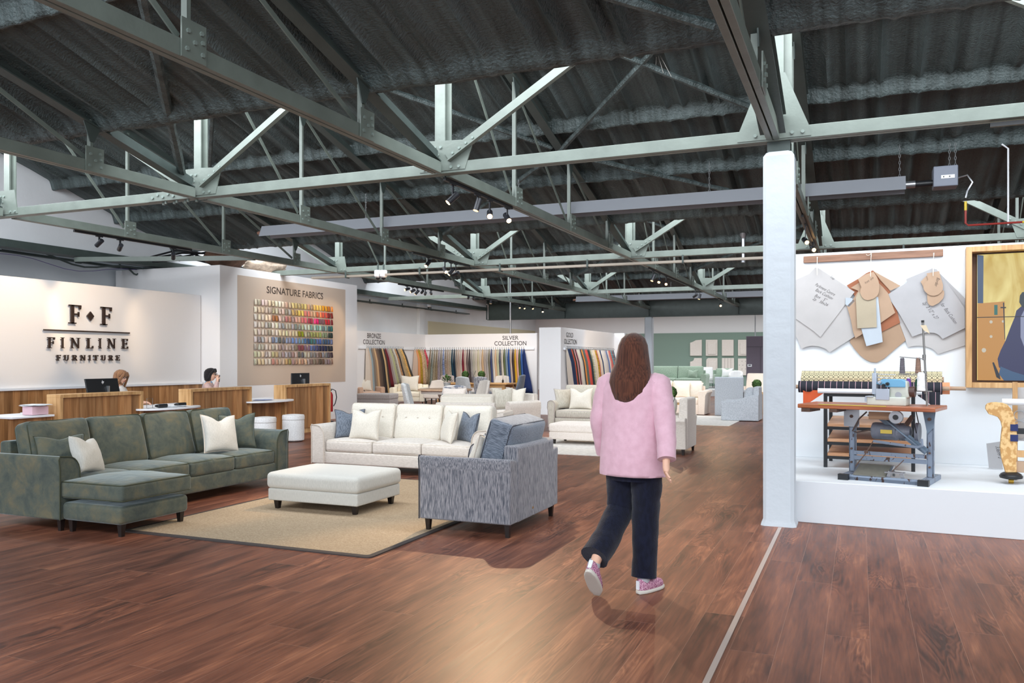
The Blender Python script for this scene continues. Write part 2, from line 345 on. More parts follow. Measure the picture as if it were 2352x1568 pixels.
# ================================================================ SETTING
def shell():
    struct(MB().box(-18,12,-4,41,-.12,0).build('floor',M['floor'],smooth=False))
    t=MB(); t.box(-.675,-.645,-1,7.78,0,.004); struct(t.build('trim_1',plain('seam_strip',S(176,160,152),.4),smooth=False))
    # gable wall on the left, with piers
    g=MB(); g.box(XW-.25,XW,-4,40.5,0,6.3)
    for y in (27.9,): g.box(XW,XW+.14,y-.2,y+.2,0,5.0)
    struct(g.build('wall_left',M['gable'],bevel=.01))
    struct(MB().box(XL-.25,XL,-4,31.5,3.72,6.3).build('wall_upper_left',M['gable'],smooth=False)); struct(MB().box(XL-.3,XL+.05,-4,31.5,3.58,3.72).build('trim_4',M['steeld'],smooth=False))
    b=MB(); b.box(XW,XW+.012,28.6,40.2,2.0,3.05); o=b.build('trim_3',plain('olive_band',S(196,188,160),.7),smooth=False); struct(o)
    struct(MB().box(-16,12,40.3,40.5,0,4.3).build('wall_back',M['wall'],smooth=False))
    o=MB().box(-11.3,6,40.26,40.3,0,2.84).build('wall_green',plain('sage_wall_paint',S(126,146,134),.7),smooth=False); struct(o)
    struct(MB().box(XR,XR+.2,6,40.5,0,6.3).build('wall_far_right',M['wall'],smooth=False))
    struct(MB().box(-16,12,31.9,40.5,3.95,4.1).build('ceiling',M['wall'],smooth=False))
    # saw-tooth slopes
    xs=[XL+i*.055 for i in range(int((XR-XL)/.055)+1)]
    rnd=random.Random(5); ribs=[]; x=XL
    while x<XR:
        x+=rnd.choice([.17,.2,.33,.42,.5]); ribs.append((x,rnd.uniform(.07,.14),rnd.uniform(.03,.05)))
    rib=[0]*len(xs)
    for cx,a,s in ribs:
        for i,xx in enumerate(xs):
            if abs(xx-cx)<.2: rib[i]+=a*math.exp(-((xx-cx)/s)**2)
    PUR=[1.9,3.4,4.85]
    ys=sorted(set([round(.05+i*.17,3) for i in range(38)]+[round(p+d,3) for p in PUR for d in (-.16,-.1,-.075,-.055,-.035,-.018,0,.03,.06,.09,.13,.18)]+[6.2,6.28,6.35,6.4,6.45,6.5]))
    sl=(RZ-GZ)/(GOFF-.05)
    for k in range(-1,4):
        y0=BAY*k; m=MB()
        vs=[];nx=len(xs);ny=len(ys)
        for j,yy in enumerate(ys):
            for i,xx in enumerate(xs):
                wob=.03*noise.noise(Vector((xx*1.2,yy*.3,k*7)))
                z=RZ-sl*(yy-.05)
                fade=min([1]+[min(1,abs(yy-p_-wob)/.16)**2*.85+.15 for p_ in PUR+[6.45]]); d=.012*noise.noise(Vector((xx*2.3,yy*2.3,k)))+fade*rib[i]*(1+.5*noise.noise(Vector((xx*.5,yy*1.5,3))))
                for p in PUR:
                    q=yy-p-wob
                    if -.2<q<.3: d+=.17*(math.exp(-(q/.10)**2) if q>0 else math.exp(-(q/.045)**2))
                q=6.45-yy
                if q<.3: d+=.12*math.exp(-(q/.10)**2)
                vs.append((xx,y0+yy,z-d))
        m.v=[Vector(v) for v in vs]
        m.f=[(j*nx+i,(j+1)*nx+i,(j+1)*nx+i+1,j*nx+i+1) for j in range(ny-1) for i in range(nx-1)]
        m.add([(XL,y0+.02,RZ+.14),(XR,y0+.02,RZ+.14),(XR,y0+6.6,GZ+.14),(XL,y0+6.6,GZ+.14)],[(0,1,2,3)])
        # gutter upstand with irregular foam
        n=len(xs)//2
        gv=[]
        for i in range(n):
            xx=xs[i*2]; w=.025*noise.noise(Vector((xx*2,k,1)))
            zb=GZ-.09-.03*abs(noise.noise(Vector((xx*1.1,k,5))))
            gv+=[(xx,y0+6.46,zb+.03),(xx,y0+6.53+w,zb),(xx,y0+6.6+w,zb+.03),(xx,y0+6.62,GZ+.3)]
        m.add(gv,[(i*4+a,(i+1)*4+a,(i+1)*4+a+1,i*4+a+1) for i in range(n-1) for a in range(3)])
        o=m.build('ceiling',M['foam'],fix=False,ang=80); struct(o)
    # soffit beyond the last gutter
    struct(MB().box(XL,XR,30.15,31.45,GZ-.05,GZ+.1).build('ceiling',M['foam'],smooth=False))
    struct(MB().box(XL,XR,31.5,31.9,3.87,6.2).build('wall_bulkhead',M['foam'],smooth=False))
    # glazing
    gl,nt,b=newmat('window_glass'); b.inputs['Roughness'].default_value=.05; b.inputs['Transmission Weight'].default_value=1; b.inputs['IOR'].default_value=1.45
    for k in range(0,4):
        y=BAY*k; o=MB().sweep((XL,y-.85,5.2),(XR,y-.85,5.2),[(-.0,-.98),(.012,-.98),(.012,.98),(0,.98)],up=(0,math.cos(R(50.4)),math.sin(R(50.4)))).build('window_%d'%(k+1),gl,smooth=False); struct(o)
        f=MB()
        for i in range(int((XR-XL)/.62)):
            x=XL+.3+i*.62; f.bar((x,y-1.38,4.35),(x,y-.12,6.02),.04,.05)
        f.build('glazing_bar',M['white'],o,smooth=False)
shell()
# ---------------------------------------------------------------- structural steel
NX=[-14.4,-10.95,-7.52,-4.15,-.72,2.7,6.1,9.5]
ORD=['first','second','third','fourth','fifth','sixth','seventh','eighth','ninth','tenth','eleventh','twelfth','thirteenth','fourteenth','fifteenth','sixteenth','seventeenth','eighteenth','nineteenth','twentieth','twenty-first','twenty-second','twenty-third','twenty-fourth','twenty-fifth','twenty-sixth','twenty-seventh','twenty-eighth','twenty-ninth','thirtieth']
ORD+=['thirty-first','thirty-second','thirty-third','thirty-fourth','thirty-fifth','thirty-sixth','thirty-seventh','thirty-eighth','thirty-ninth','fortieth','forty-first','forty-second','forty-third','forty-fourth','forty-fifth','forty-sixth']
def hexb(p,n,r=.017,h=.014):
    m=MB(); p=Vector(p);n=Vector(n); m.cyl(p,p+n*h,r,n=6); return m
BZ=3.55
def lattice(k):
    y=BAY*k
    t=thing('lattice_girder',['','pale green steel lattice girder nearest the viewer, meeting the front white column','pale green steel lattice girder, second in depth across the hall','pale green steel lattice girder, third in depth, in front of the dark plate girder'][k],'roof girder',(0,y,0),group='lattice girders under the saw-tooth roof')
    c=MB()
    x0,x1=-14.38,10.8
    for s in (-1,1): c.bar((x0,s*.034,BZ),(x1,s*.034,BZ),.056,.115)
    c.build('bottom_chord',M['steel'],t,bevel=.004)
    c=MB(); c.bar((x0,0,5.72),(x1,0,5.72),.1,.1); c.build('top_chord',M['steel'],t)
    for i,x in enumerate(NX):
        if i==0: continue
        p=MB(); w=.1 if i!=4 else .15
        p.box(x-w,x+w,.05,.064,BZ-.02,5.7); p.box(x-.008,x+.008,.0,.06,BZ-.02,5.7); p.box(x-w*.55,x+w*.55,-.01,.006,BZ,5.7)
        p.build('post',M['steel'],t)
        # gusset
        G=MB(); poly=[(x-.2,BZ-.05),(x+.2,BZ-.05)]
        if i in (2,): poly=[(x-.34,BZ-.03),(x+.34,BZ-.03),(x+.42,BZ+.28),(x+.12,BZ+.3),(x-.12,BZ+.3),(x-.42,BZ+.28)]
        elif i==4: poly=[(x-.32,BZ-.04),(x+.32,BZ-.04),(x+.3,BZ+.06),(x+.1,BZ+.55),(x-.1,BZ+.55),(x-.3,BZ+.06)]
        elif i in (3,): poly=[(x-.22,BZ-.03),(x+.32,BZ-.03),(x+.42,BZ+.27),(x-.12,BZ+.3),(x-.22,BZ+.2)]
        elif i in (5,): poly=[(x-.32,BZ-.03),(x+.22,BZ-.03),(x+.22,BZ+.2),(x+.12,BZ+.3),(x-.42,BZ+.27)]
        else: poly=[(x-.3,BZ-.03),(x+.3,BZ-.03),(x+.24,BZ+.3),(x-.24,BZ+.3)]
        G.prism(poly,-.07,-.056,'y'); g=G.build('gusset_plate',M['steel'],t)
        if k<=2:
            bl=[(x-.16,BZ-.0),(x+.16,BZ),(x+.25,BZ),(x,BZ+.14),(x+.035,BZ+.22),(x-.035,BZ+.22)]
            for bx,bz in bl: hexb((bx,-.07,bz),(0,-1,0)).build('bolt',M['bolt'],g)
    def dg(x0,x1):
        d=MB(); a=Vector((x0+(.12 if x1>x0 else -.12),-.08,BZ+.1)); b=Vector((x1,-.08,5.62))
        d.sweep(a,b,[(-.005,-.055),(.06,-.055),(.06,-.043),(.007,-.043),(.007,.055),(-.005,.055)],up=(0,0,1))
        o=d.build('diagonal_brace',M['steel'],t)
        if k<=2:
            dd=(b-a).normalized()
            for s in (.08,.17,.26,.35): 
                q=a+dd*s; hexb((q.x,-.09,q.z),(0,-1,0),.014).build('bolt',M['bolt'],o)
    dg(-4.15,-.72);dg(-7.52,-4.15);dg(-7.52,-10.95);dg(-10.95,-14.4);dg(2.7,-.72);dg(6.1,2.7)
    if k==1:
        s=MB(); s.box(-8.25,-7.55,-.075,-.062,BZ-.055,BZ+.055); s=s.build('splice_plate',M['steel'],t)
        for i in range(7):
            hexb((-8.18+i*.085,-.075,BZ+.0+(.02 if i%2 else -.01)),(0,-1,0),.02).build('bolt',M['bolt'],s)
            hexb((-8.1+i*.09,-.03 if i%2 else .02,BZ-.058),(0,0,-1),.018,.03).build('bolt',M['bolt'],s)
for k in (1,2,3): lattice(k)
def rafter(thick=False):
    t=thing('rafter_truss','x','roof truss'); t.location=(0,0,0)
    w=.11 if not thick else .2
    c=MB()
    for s in (-1,1): c.bar((s*.032,.1,BZ-.0),(s*.032,BAY-.1,BZ-.0),.052,.12)
    c.build('bottom_chord',M['steel'],t,bevel=.004)
    zt=lambda y: 5.72+(BZ+.12-5.72)*(y/BAY)
    c=MB()
    if thick: c.sweep((0,.05,5.72),(0,BAY-.12,BZ+.08),[(-.11,-.1),(.11,-.1),(.11,-.085),(.015,-.085),(.015,.085),(.11,.085),(.11,.1),(-.11,.1),(-.11,.085),(-.015,.085),(-.015,-.085),(-.11,-.085)]); c.build('rafter',M['steeld'],t)
    else: c.angle((0,.05,5.72),(0,BAY-.1,BZ+.12),.13,.13); c.build('rafter',M['steeld'],t)
    c=MB(); c.bar((0,.1,5.9),(0,6.45,4.17),.07,.12); c.build('packer',M['steeld'],t)
    Y=[2.05,4.25,6.35]
    mt=M['steel']
    prev=(.08,5.66)
    for i,yy in enumerate(Y):
        h=MB(); h.bar((0,yy,BZ),(0,yy,zt(yy)),.05,.035,up=(0,1,0)); h.build('hanger',mt,t)
        h=MB(); h.bar((-.02,prev[0],prev[1]),(-.02,yy-.05,BZ+.1),.045,.012,up=(1,0,0)); h.build('diagonal_tie',mt,t)
        prev=(yy,zt(yy)-.03)
        g=MB(); g.box(.062,.074,yy-.11,yy+.11,BZ-.06,BZ+.2); g=g.build('gusset_plate',mt,t)
        for by,bz in ((-.07,.02),(.07,.02),(0,.08),(.07,.1),(-.06,.14),(.06,.16)): hexb((.074,yy+by,BZ+bz-.02),(1,0,0),.016).build('bolt',M['bolt'],g)
        g=MB(); g.prism([(yy-.12,zt(yy)-.03),(yy+.12,zt(yy)-.06),(yy+.02,zt(yy)-.26),(yy-.03,zt(yy)-.26)],.026,.038,'x'); g.build('upper_gusset',M['steeld'],t)
    return t
def copy_tree(o,parent=None):
    c=o.copy(); SC.collection.objects.link(c); c.parent=parent
    for ch in list(o.children): copy_tree(ch,c)
    return c
protoA=rafter(); protoB=rafter(True); used=set()
for k in range(0,4):
    for i,x in enumerate(NX):
        if i==0 or (i==7 and k==0): continue
        pr=protoB if i==4 else protoA
        if pr in used: o=copy_tree(pr)
        else: o=pr; used.add(pr)
        o.location=(x,BAY*k,0)
        o['label']='%s steel rafter truss over the %s bay, %s line from the left gable'%('heavy dark' if i==4 else 'green angle',['nearest','second','third','rearmost'][k],ORD[i]); o['group']='rafter trusses of the saw-tooth roof'
def roofz(y,k): return RZ-(RZ-GZ)/(GOFF-.05)*(y-BAY*k-.05)
n=0
for k,segs in ((1,[((-4.15,8.3),(-.85,11.7)),((-.9,8.4),(-4.15,11.75)),((-4.1,11.85),(-.85,14.1)),((-4.2,11.8),(-7.4,14.2)),((-7.4,8.3),(-4.25,11.65)),((-11,11.8),(-7.6,8.3))]),(2,[((-4.1,16.2),(-.9,19.6)),((-.9,19.7),(-4.1,22.2)),((-4.2,19.7),(-7.4,22.2)),((-7.4,16.3),(-4.25,19.6))]),(0,[((-4.1,3.9),(-1,6.2)),((-4.3,3.8),(-1.0,.8))])):
    for a,b in segs:
        m=MB(); N=16; pts=[];rs=[]
        for j in range(N+1):
            f=j/N; x=a[0]+(b[0]-a[0])*f; y=a[1]+(b[1]-a[1])*f
            pts.append((x,y,roofz(y,k)-.17+.01*noise.noise(Vector((x*3,y*3,0))))); rs.append(.04+.015*noise.noise(Vector((x*4,y*4,2))))
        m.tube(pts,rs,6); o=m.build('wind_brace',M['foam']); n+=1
        tag(o,'foam-crusted wind brace under the %s roof slope, %s counted rightwards'%(['nearest','second','third'][k],ORD[segs.index((a,b))]),'brace','wind braces under the roof slopes')
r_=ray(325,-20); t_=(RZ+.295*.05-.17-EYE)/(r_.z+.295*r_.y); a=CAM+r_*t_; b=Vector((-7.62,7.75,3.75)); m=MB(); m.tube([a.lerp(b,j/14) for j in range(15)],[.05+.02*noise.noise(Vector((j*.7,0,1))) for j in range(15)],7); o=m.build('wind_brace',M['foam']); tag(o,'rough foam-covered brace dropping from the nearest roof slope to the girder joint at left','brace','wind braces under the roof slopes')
# plate girder at the back, columns
g=thing('plate_girder','deep dark green plate girder across the hall above the rear white column','girder',(0,31.6,0))
c=MB(); c.box(-14.35,10.9,-.01,.01,3.22,3.84); c.build('web',M['steeld'],g)
for z in (3.2,3.84): c=MB(); c.box(-14.35,10.9,-.13,.13,z-.012,z+.012); c.build('flange',M['steeld'],g)
for x in NX: c=MB(); c.box(x-.01,x+.01,-.12,-.01,3.21,3.83); c.build('stiffener',M['steeld'],g)
def column(x,y,h,label,w=.27):
    t=thing('column',label,'column',(x,y,0))
    c=MB(); ch=.03; a=w/2
    def ring(a,z): return [(a-ch,-a,z),(a,-a+ch,z),(a,a-ch,z),(a-ch,a,z),(-a+ch,a,z),(-a,a-ch,z),(-a,-a+ch,z),(-a+ch,-a,z)]
    vs=[];lv=[(a+.02,0),(a+.012,.03),(a,.06),(a,h*.3),(a,h*.6),(a,h-.04),(a-.025,h)]
    for aa,z in lv: vs+=ring(aa,z)
    fs=[(i*8+j,i*8+(j+1)%8,(i+1)*8+(j+1)%8,(i+1)*8+j) for i in range(len(lv)-1) for j in range(8)]+[tuple(range(7,-1,-1)),tuple(range((len(lv)-1)*8,len(lv)*8))]
    c.add(vs,fs); c.build('shaft',M['conc'],t,ang=30)
    return t
t=column(-.68,7.97,3.4,'white painted concrete column in front, left of the sewing display')
m=MB(); m.box(-.1,.1,-.1,.08,3.4,3.5); m.build('cap',M['steeld'],t)
t=column(-7.52,31.6,3.18,'far white column under the dark plate girder, behind the woman in pink',.3)
def labelled(o,*a): return tag(o,*a)
# ================================================================ PARTITIONS, RECEPTION, SIGNS
def text_mesh(txt,shear=0,bold=0):
    c=bpy.data.curves.new('txt','FONT'); c.body=txt; c.extrude=0; c.shear=shear; c.offset=bold; c.resolution_u=3
    o=bpy.data.objects.new('txt',c); SC.collection.objects.link(o); bpy.context.view_layer.update()
    me=bpy.data.meshes.new_from_object(o.evaluated_get(bpy.context.evaluated_depsgraph_get()))
    vs=[v.co.copy() for v in me.vertices]; fs=[tuple(p.vertices) for p in me.polygons]
    bpy.data.objects.remove(o); bpy.data.curves.remove(c); bpy.data.meshes.remove(me)
    return vs,fs
def text_on(txt,place,name,mat,parent=None,shear=0,bold=0):
    """place(u,v) with u,v in 0..1 gives the world point"""
    vs,fs=text_mesh(txt,shear,bold); x0=min(v.x for v in vs);x1=max(v.x for v in vs);y0=min(v.y for v in vs);y1=max(v.y for v in vs)
    m=MB(); m.add([place((v.x-x0)/(x1-x0),(v.y-y0)/(y1-y0)) for v in vs],fs)
    return m.build(name,mat,parent,smooth=False,fix=False)
M['ink']=plain('dark_lettering',S(52,44,42),.6)
def wtext(txt,X,px0,px1,yt,yb,label,name='wall_lettering'):
    a=PX(px0,yb,X); b=PX(px1,yb,X); z1=PX(px0,yt,X).z
    o=text_on(txt,lambda u,v:(X,a.y+(b.y-a.y)*u,a.z+(z1-a.z)*v),name,M['ink'],bold=.008); tag(o,label,'lettering'); return o
# reception back wall
XRW=-13.0
struct(MB().box(XRW-.18,XRW,-3,13.74,0,2.9).build('wall_reception',M['wall'],bevel=.004))
o=MB().box(XRW,XRW+.03,-3,13.74,0,1.0).build('trim_wainscot',M['oak'],smooth=False); struct(o)
o=MB().box(XRW,XRW+.06,-3,13.74,1.0,1.045).build('trim_sill',M['white'],bevel=.004); struct(o)
XSG=-12.5
struct(MB().box(-15.5,XSG,13.76,18.95,0,3.53).build('wall_signature',M['wall'],bevel=.004))
a=PX(545,631,XSG);b=PX(793,876,XSG)
struct(MB().box(XSG,XSG+.004,a.y,b.y,b.z,a.z).build('wall_panel',plain('taupe_paint',S(188,170,154),.7),smooth=False))
struct(MB().box(XSG,XSG+.015,13.76,18.95,0,.14).build('baseboard_signature',M['wall'],bevel=.003))
XF=XSG+.006
a=PX(612.5,673,XF);b=PX(742,685,XF);z1=PX(612.5,656.6,XF).z
for w_,f0,f1 in (('SIGNATURE',0,.575),('FABRICS',.615,1)):
    o=text_on(w_,lambda u,v:(XF,a.y+(b.y-a.y)*(f0+(f1-f0)*u),a.z+(z1-a.z)*v),'wall_lettering',M['ink'],bold=.014); tag(o,'dark brown word %s above the grid of fabric swatches'%w_.lower(),'lettering')
# raised serif letters -----------------------------------------------------------
def serif(ch):
    st=(.13,.31)
    def bx(x0,x1,y0,y1): return [(x0,y0),(x1,y0),(x1,y1),(x0,y1)]
    P=[]
    if ch=='F': w=.74; P=[bx(*st,0,1),bx(.02,.74,.925,1),[(.64,.78),(.72,.78),(.74,.925),(.60,.925)],bx(.31,.62,.47,.55),[(.56,.38),(.62,.38),(.62,.64),(.56,.64)],bx(.0,.44,0,.06)]
    if ch=='E': w=.74; P=[bx(*st,0,1),bx(.02,.72,.925,1),[(.64,.80),(.70,.80),(.72,.925),(.60,.925)],bx(.31,.60,.47,.55),bx(.55,.61,.40,.62),bx(.0,.74,0,.075),[(.62,.075),(.74,.075),(.74,.22),(.68,.22)]]
    if ch=='L': w=.70; P=[bx(*st,0,1),bx(0,.44,.94,1),bx(0,.70,0,.075),[(.58,.075),(.70,.075),(.70,.25),(.64,.25)]]
    if ch=='I': w=.44; P=[bx(*st,0,1),bx(0,.44,.94,1),bx(0,.44,0,.06)]
    if ch=='N': w=.98; P=[bx(.13,.21,0,.97),bx(.77,.85,.03,1),[(.04,1),(.24,1),(.85,.0),(.74,.0)],bx(0,.34,0,.06),bx(.64,.98,.94,1),bx(0,.2,.94,1)]
    if ch=='T': w=.80; P=[bx(.31,.49,0,1),bx(0,.80,.92,1),bx(0,.07,.76,.92),bx(.73,.80,.76,.92),bx(.18,.62,0,.06)]
    def arc(cx,cy,rx,ry,ix,iy,a0,a1,n=10):
        o=[(cx+rx*math.cos(R(a0+(a1-a0)*i/n)),cy+ry*math.sin(R(a0+(a1-a0)*i/n))) for i in range(n+1)]
        i_=[(cx+ix*math.cos(R(a0+(a1-a0)*i/n)),cy+iy*math.sin(R(a0+(a1-a0)*i/n))) for i in range(n+1)]
        return [[o[k],o[k+1],i_[k+1],i_[k]] for k in range(n)]
    if ch=='U': w=.92; P=[bx(.13,.29,.34,1),bx(.72,.80,.34,1),bx(0,.42,.94,1),bx(.58,.92,.94,1)]+arc(.465,.35,.335,.36,.22,.27,180,360)
    if ch=='R': w=.90; P=[bx(*st,0,1),bx(0,.44,0,.06),bx(.02,.45,.94,1),bx(.31,.45,.46,.53),[(.42,.5),(.58,.46),(.88,.0),(.68,.0)]]+arc(.44,.73,.30,.27,.15,.21,-90,90)
    return P,w
LT=XRW+.06
def raised(ch,px0,px1,yt,yb,label):
    P,w=serif(ch); a=PX(px0,yb,LT); b=PX(px1,yb,LT); h=PX(px0,yt,LT).z-a.z; m=MB()
    for p in P: m.prism([(a.y+(b.y-a.y)*u/w,a.z+h*v) for u,v in p],LT-.028,LT,'x')
    for pz in (.2,.8): m.cyl((LT-.06,a.y+(b.y-a.y)*.22/w,a.z+h*pz),(LT-.02,a.y+(b.y-a.y)*.22/w,a.z+h*pz),.008,n=6)
    o=m.build('sign_letter',M['bronze'],smooth=False); tag(o,label,'sign letter','raised letters on the reception wall')
M['bronze']=plain('dark_bronze',S(54,40,34),.45,metal=.2)
raised('F',158.8,187.4,699,742.5,'large raised bronze letter F left of the small diamond')
raised('F',231.8,257.6,704,745.8,'large raised bronze letter F right of the small diamond')
a=PX(208.8,725.8,LT); o=MB().prism([(a.y-.075,a.z),(a.y,a.z-.085),(a.y+.075,a.z),(a.y,a.z+.085)],LT-.028,LT,'x').build('sign_diamond',M['bronze'],smooth=False); tag(o,'small raised bronze diamond between the two large letters','sign ornament')
a=PX(101.6,757.5,LT);b=PX(298.8,764.3,LT); o=MB().box(LT-.028,LT,a.y,b.y,(a.z+b.z)/2-.012,(a.z+b.z)/2+.012).build('sign_rule',M['bronze'],smooth=False); tag(o,'long thin bronze rule under the two large letters','sign ornament')
row=[('F',109.5,127),('I',141.3,148.6),('N',163,185),('L',199,215),('I',228,234),('N',247.5,267),('E',280,295)]
for i,(ch,x0,x1) in enumerate(row):
    t=(x0-109)/186; raised(ch,x0,x1,774+4*t,799+1.4*t,'medium raised bronze letter %s, %s in the middle line of the reception sign'%(ch,ORD[i]))
row=[('F',131,140.5),('U',148,159.5),('R',167.5,178.8),('N',186,197.8),('I',205.5,209.5),('T',216,226.5),('U',233.5,244),('R',251,261),('E',267.5,276)]
for i,(ch,x0,x1) in enumerate(row):
    t=(x0-131)/145; raised(ch,x0,x1,814.7+.8*t,828-.3*t,'small raised bronze letter %s, %s in the bottom line of the reception sign'%(ch,ORD[i]))
# fabric swatches -----------------------------------------------------------------
ROWS=[ # key colours left to right
 [(205,190,172),(206,196,180),(214,196,168),(224,212,190),(212,184,150),(226,204,150),(216,190,120),(196,160,120),(214,180,90),(202,140,20),(178,100,24)],
 [(226,216,200),(214,190,160),(186,170,150),(190,172,144),(208,190,172),(176,170,160),(204,174,110),(226,194,100),(206,120,110),(200,160,130),(226,120,84),(200,70,60),(110,20,24)],
 [(200,186,180),(206,190,168),(224,206,180),(150,100,60),(206,180,166),(216,150,140),(190,170,160),(216,170,150),(214,110,120),(160,50,70),(226,50,130),(110,70,84),(180,30,40),(110,16,24)],
 [(208,200,190),(206,196,176),(176,170,164),(220,208,190),(170,166,168),(176,170,150),(130,136,130),(160,170,150),(186,196,184),(120,150,140),(110,156,146),(100,120,116),(30,90,100)],
 [(204,192,182),(196,182,166),(184,172,156),(196,184,170),(210,190,150),(200,190,150),(196,180,150),(130,130,20),(170,160,140),(110,106,60),(110,120,50),(90,96,80),(20,46,36)],
 [(202,196,192),(168,160,156),(196,182,166),(110,120,140),(90,90,96),(130,140,160),(110,130,180),(90,130,150),(30,70,110),(60,100,110),(70,90,150),(50,70,110),(60,76,120)],
 [(190,178,166),(176,166,152),(188,176,164),(176,164,154),(150,130,124),(180,164,154),(120,110,100),(120,60,70),(110,90,110),(60,70,120),(20,30,70),(20,26,60),(20,22,40)],
 [(190,176,154),(200,184,164),(190,184,176),(176,160,120),(150,136,130),(140,130,128),(150,130,124),(90,90,90),(180,170,160),(120,116,116),(110,90,80),(100,100,104),(50,40,50)],
 [(214,200,186),(196,176,146),(200,186,176),(176,130,110),(180,160,140),(180,156,110),(150,120,110),(190,150,124),(160,130,110),(130,110,100),(130,116,100),(90,70,60),(130,110,110),(90,70,56)]]
smat={}
def swmat(c,pat):
    k=(tuple(int(x/10) for x in c),pat)
    if k not in smat:
        col=S(*[max(4,min(255,x)) for x in c])
        if pat: 
            c2=tuple(min(1,x*2.0+.12) for x in col) if sum(col)<.9 else tuple(x*.4 for x in col)
            smat[k]=cloth('swatch_pattern',col,c2,(70,70,70) if pat==1 else (3,3,120),.45,.55,0,.1)
        else: smat[k]=plain('swatch_cloth',col,.85)
    return smat[k]
def cname(c):
    r,g,b=c; mx=max(c);mn=min(c);l=(mx+mn)/2
    if mx-mn<22: return 'charcoal' if l<70 else 'grey' if l<140 else 'silver-grey' if l<185 else 'off-white'
    if r==mx:
        if b>g+10: return 'pink' if l>110 else 'plum'
        if g<r*.55: return 'red' if l>60 else 'maroon'
        if g<r*.78: return 'terracotta' if l>110 else 'brown'
        return 'cream' if l>190 else 'beige' if l>150 else ('mustard' if b<g*.5 else 'taupe')
    if g==mx: return 'teal' if b>r+8 else ('olive' if r>b+8 else 'green')
    return 'navy' if l<70 else 'blue'
rs=random.Random(3); me_c={}
XQ=XSG+.012
for r in range(9):
    for c in range(25):
        f=c/24; K=ROWS[r]; p=f*(len(K)-1); i=min(int(p),len(K)-2); g=p-i
        col=[K[i][q] if g<.5 else K[i+1][q] for q in range(3)]; col=[x+rs.uniform(-7,7) for x in col]
        pat=rs.choice([0,0,0,1,0,2]) if 7<c<20 else rs.choice([0,0,0,0,0,1])
        pxl=583+(765-583)*(.0+f*24/25)*1.0
        TL=PX(583,686,XQ);TR=PX(765,702,XQ);BL=PX(581,841,XQ)
        w=(TR.y-TL.y)/25; h=(TL.z-BL.z)/9
        y0=TL.y+c*w; z1=TL.z-r*h
        sw=w*.80; sh=h*.80; cu=rs.choice([0,0,0,.25,.4,-.2])*w
        m=MB(); N=6; vs=[]
        for j in range(N+1):
            v=j/N; off=.012*math.sin(v*PI*.9)+.02*v*v*(1 if cu else .2)
            nar=(1-.0*v) if cu>=0 else 1
            vs+=[(off,(cu*(1-v)**2 if cu>0 else 0),-v*sh),(off*.8,sw,-v*sh+(rs.uniform(-.004,.004)))]
        m.add(vs,[(2*j,2*j+1,2*j+3,2*j+2) for j in range(N)])
        me=m.mesh('fabric_swatch',swmat(col,pat)); o=bpy.data.objects.new('fabric_swatch',me); link(o); o.location=(XQ,y0,z1)
        sd=o.modifiers.new('thickness','SOLIDIFY'); sd.thickness=.003
        tag(o,'%s fabric swatch, %s in the %s row of the swatch board'%(cname(col),ORD[c],ORD[r]),'fabric swatch','fabric swatches on the taupe panel')
# collection walls -----------------------------------------------------------------
XB=-15.38; YS=28.0
e=PY(1233,766,YS)
struct(MB().box(XW+.01,XB,21.5,YS+.1,0,2.5).build('wall_bronze',M['wall'],smooth=False))
struct(MB().box(XB,e.x,YS,YS+.14,0,2.5).build('wall_silver',M['wall'],bevel=.005))
XG=-7.58; g1=PX(1411,768,XG)
struct(MB().box(-8.22,XG,21.5,g1.y,0,2.42).build('wall_gold',M['wall'],bevel=.005))
struct(MB().box(-8.22,XG+.35,g1.y,g1.y+.15,0,2.42).build('wall_gold_return',M['wall'],bevel=.005))
wtext('BRONZE',XB+.004,843.6,875,764.6,776,'dark lettering reading bronze on the left sample wall')
wtext('COLLECTION',XB+.004,834,883.6,779,790,'dark lettering reading collection under the word bronze')
def ytext(txt,Y,x0,x1,yt,yb,label):
    a=PY(x0,yb,Y);b=PY(x1,yb,Y);z1=PY(x0,yt,Y).z
    tag(text_on(txt,lambda u,v:(a.x+(b.x-a.x)*u,Y,a.z+(z1-a.z)*v),'wall_lettering',M['ink'],bold=.008),label,'lettering')
ytext('SILVER',YS-.004,1154,1191,771,780.5,'dark lettering reading silver on the middle sample wall')
ytext('COLLECTION',YS-.004,1135.6,1209,783.5,793.5,'dark lettering reading collection under the word silver')
wtext('GOLD',XG+.004,1300.6,1316.6,763,774,'dark lettering reading gold on the right sample wall')
wtext('OLLECTION',XG+.004,1296,1325,777.5,789.5,'dark lettering under the word gold on the right sample wall')
def rail(p,q,label):
    t=thing('sample_rail',label,'rail',(0,0,0)); m=MB(); m.bar(p,q,.05,.07); m.build('rail_board',M['white'],t,bevel=.004); return t
zr=1.93
a=PX(824,805,XB+.03);b0=PX(973,804,XB+.03); rail((XB+.03,a.y,zr),(XB+.03,YS-.06,zr),'white rail along the left sample wall, hung with brown lengths')
c=PY(1227,806,YS-.03); rail((XB+.06,YS-.03,zr),(c.x,YS-.03,zr),'white rail along the middle sample wall under the lettering')
rail((XG+.03,PX(1296,798,XG+.03).y,1.83),(XG+.03,PX(1408,800,XG+.03).y,1.83),'thin rail along the right sample wall')
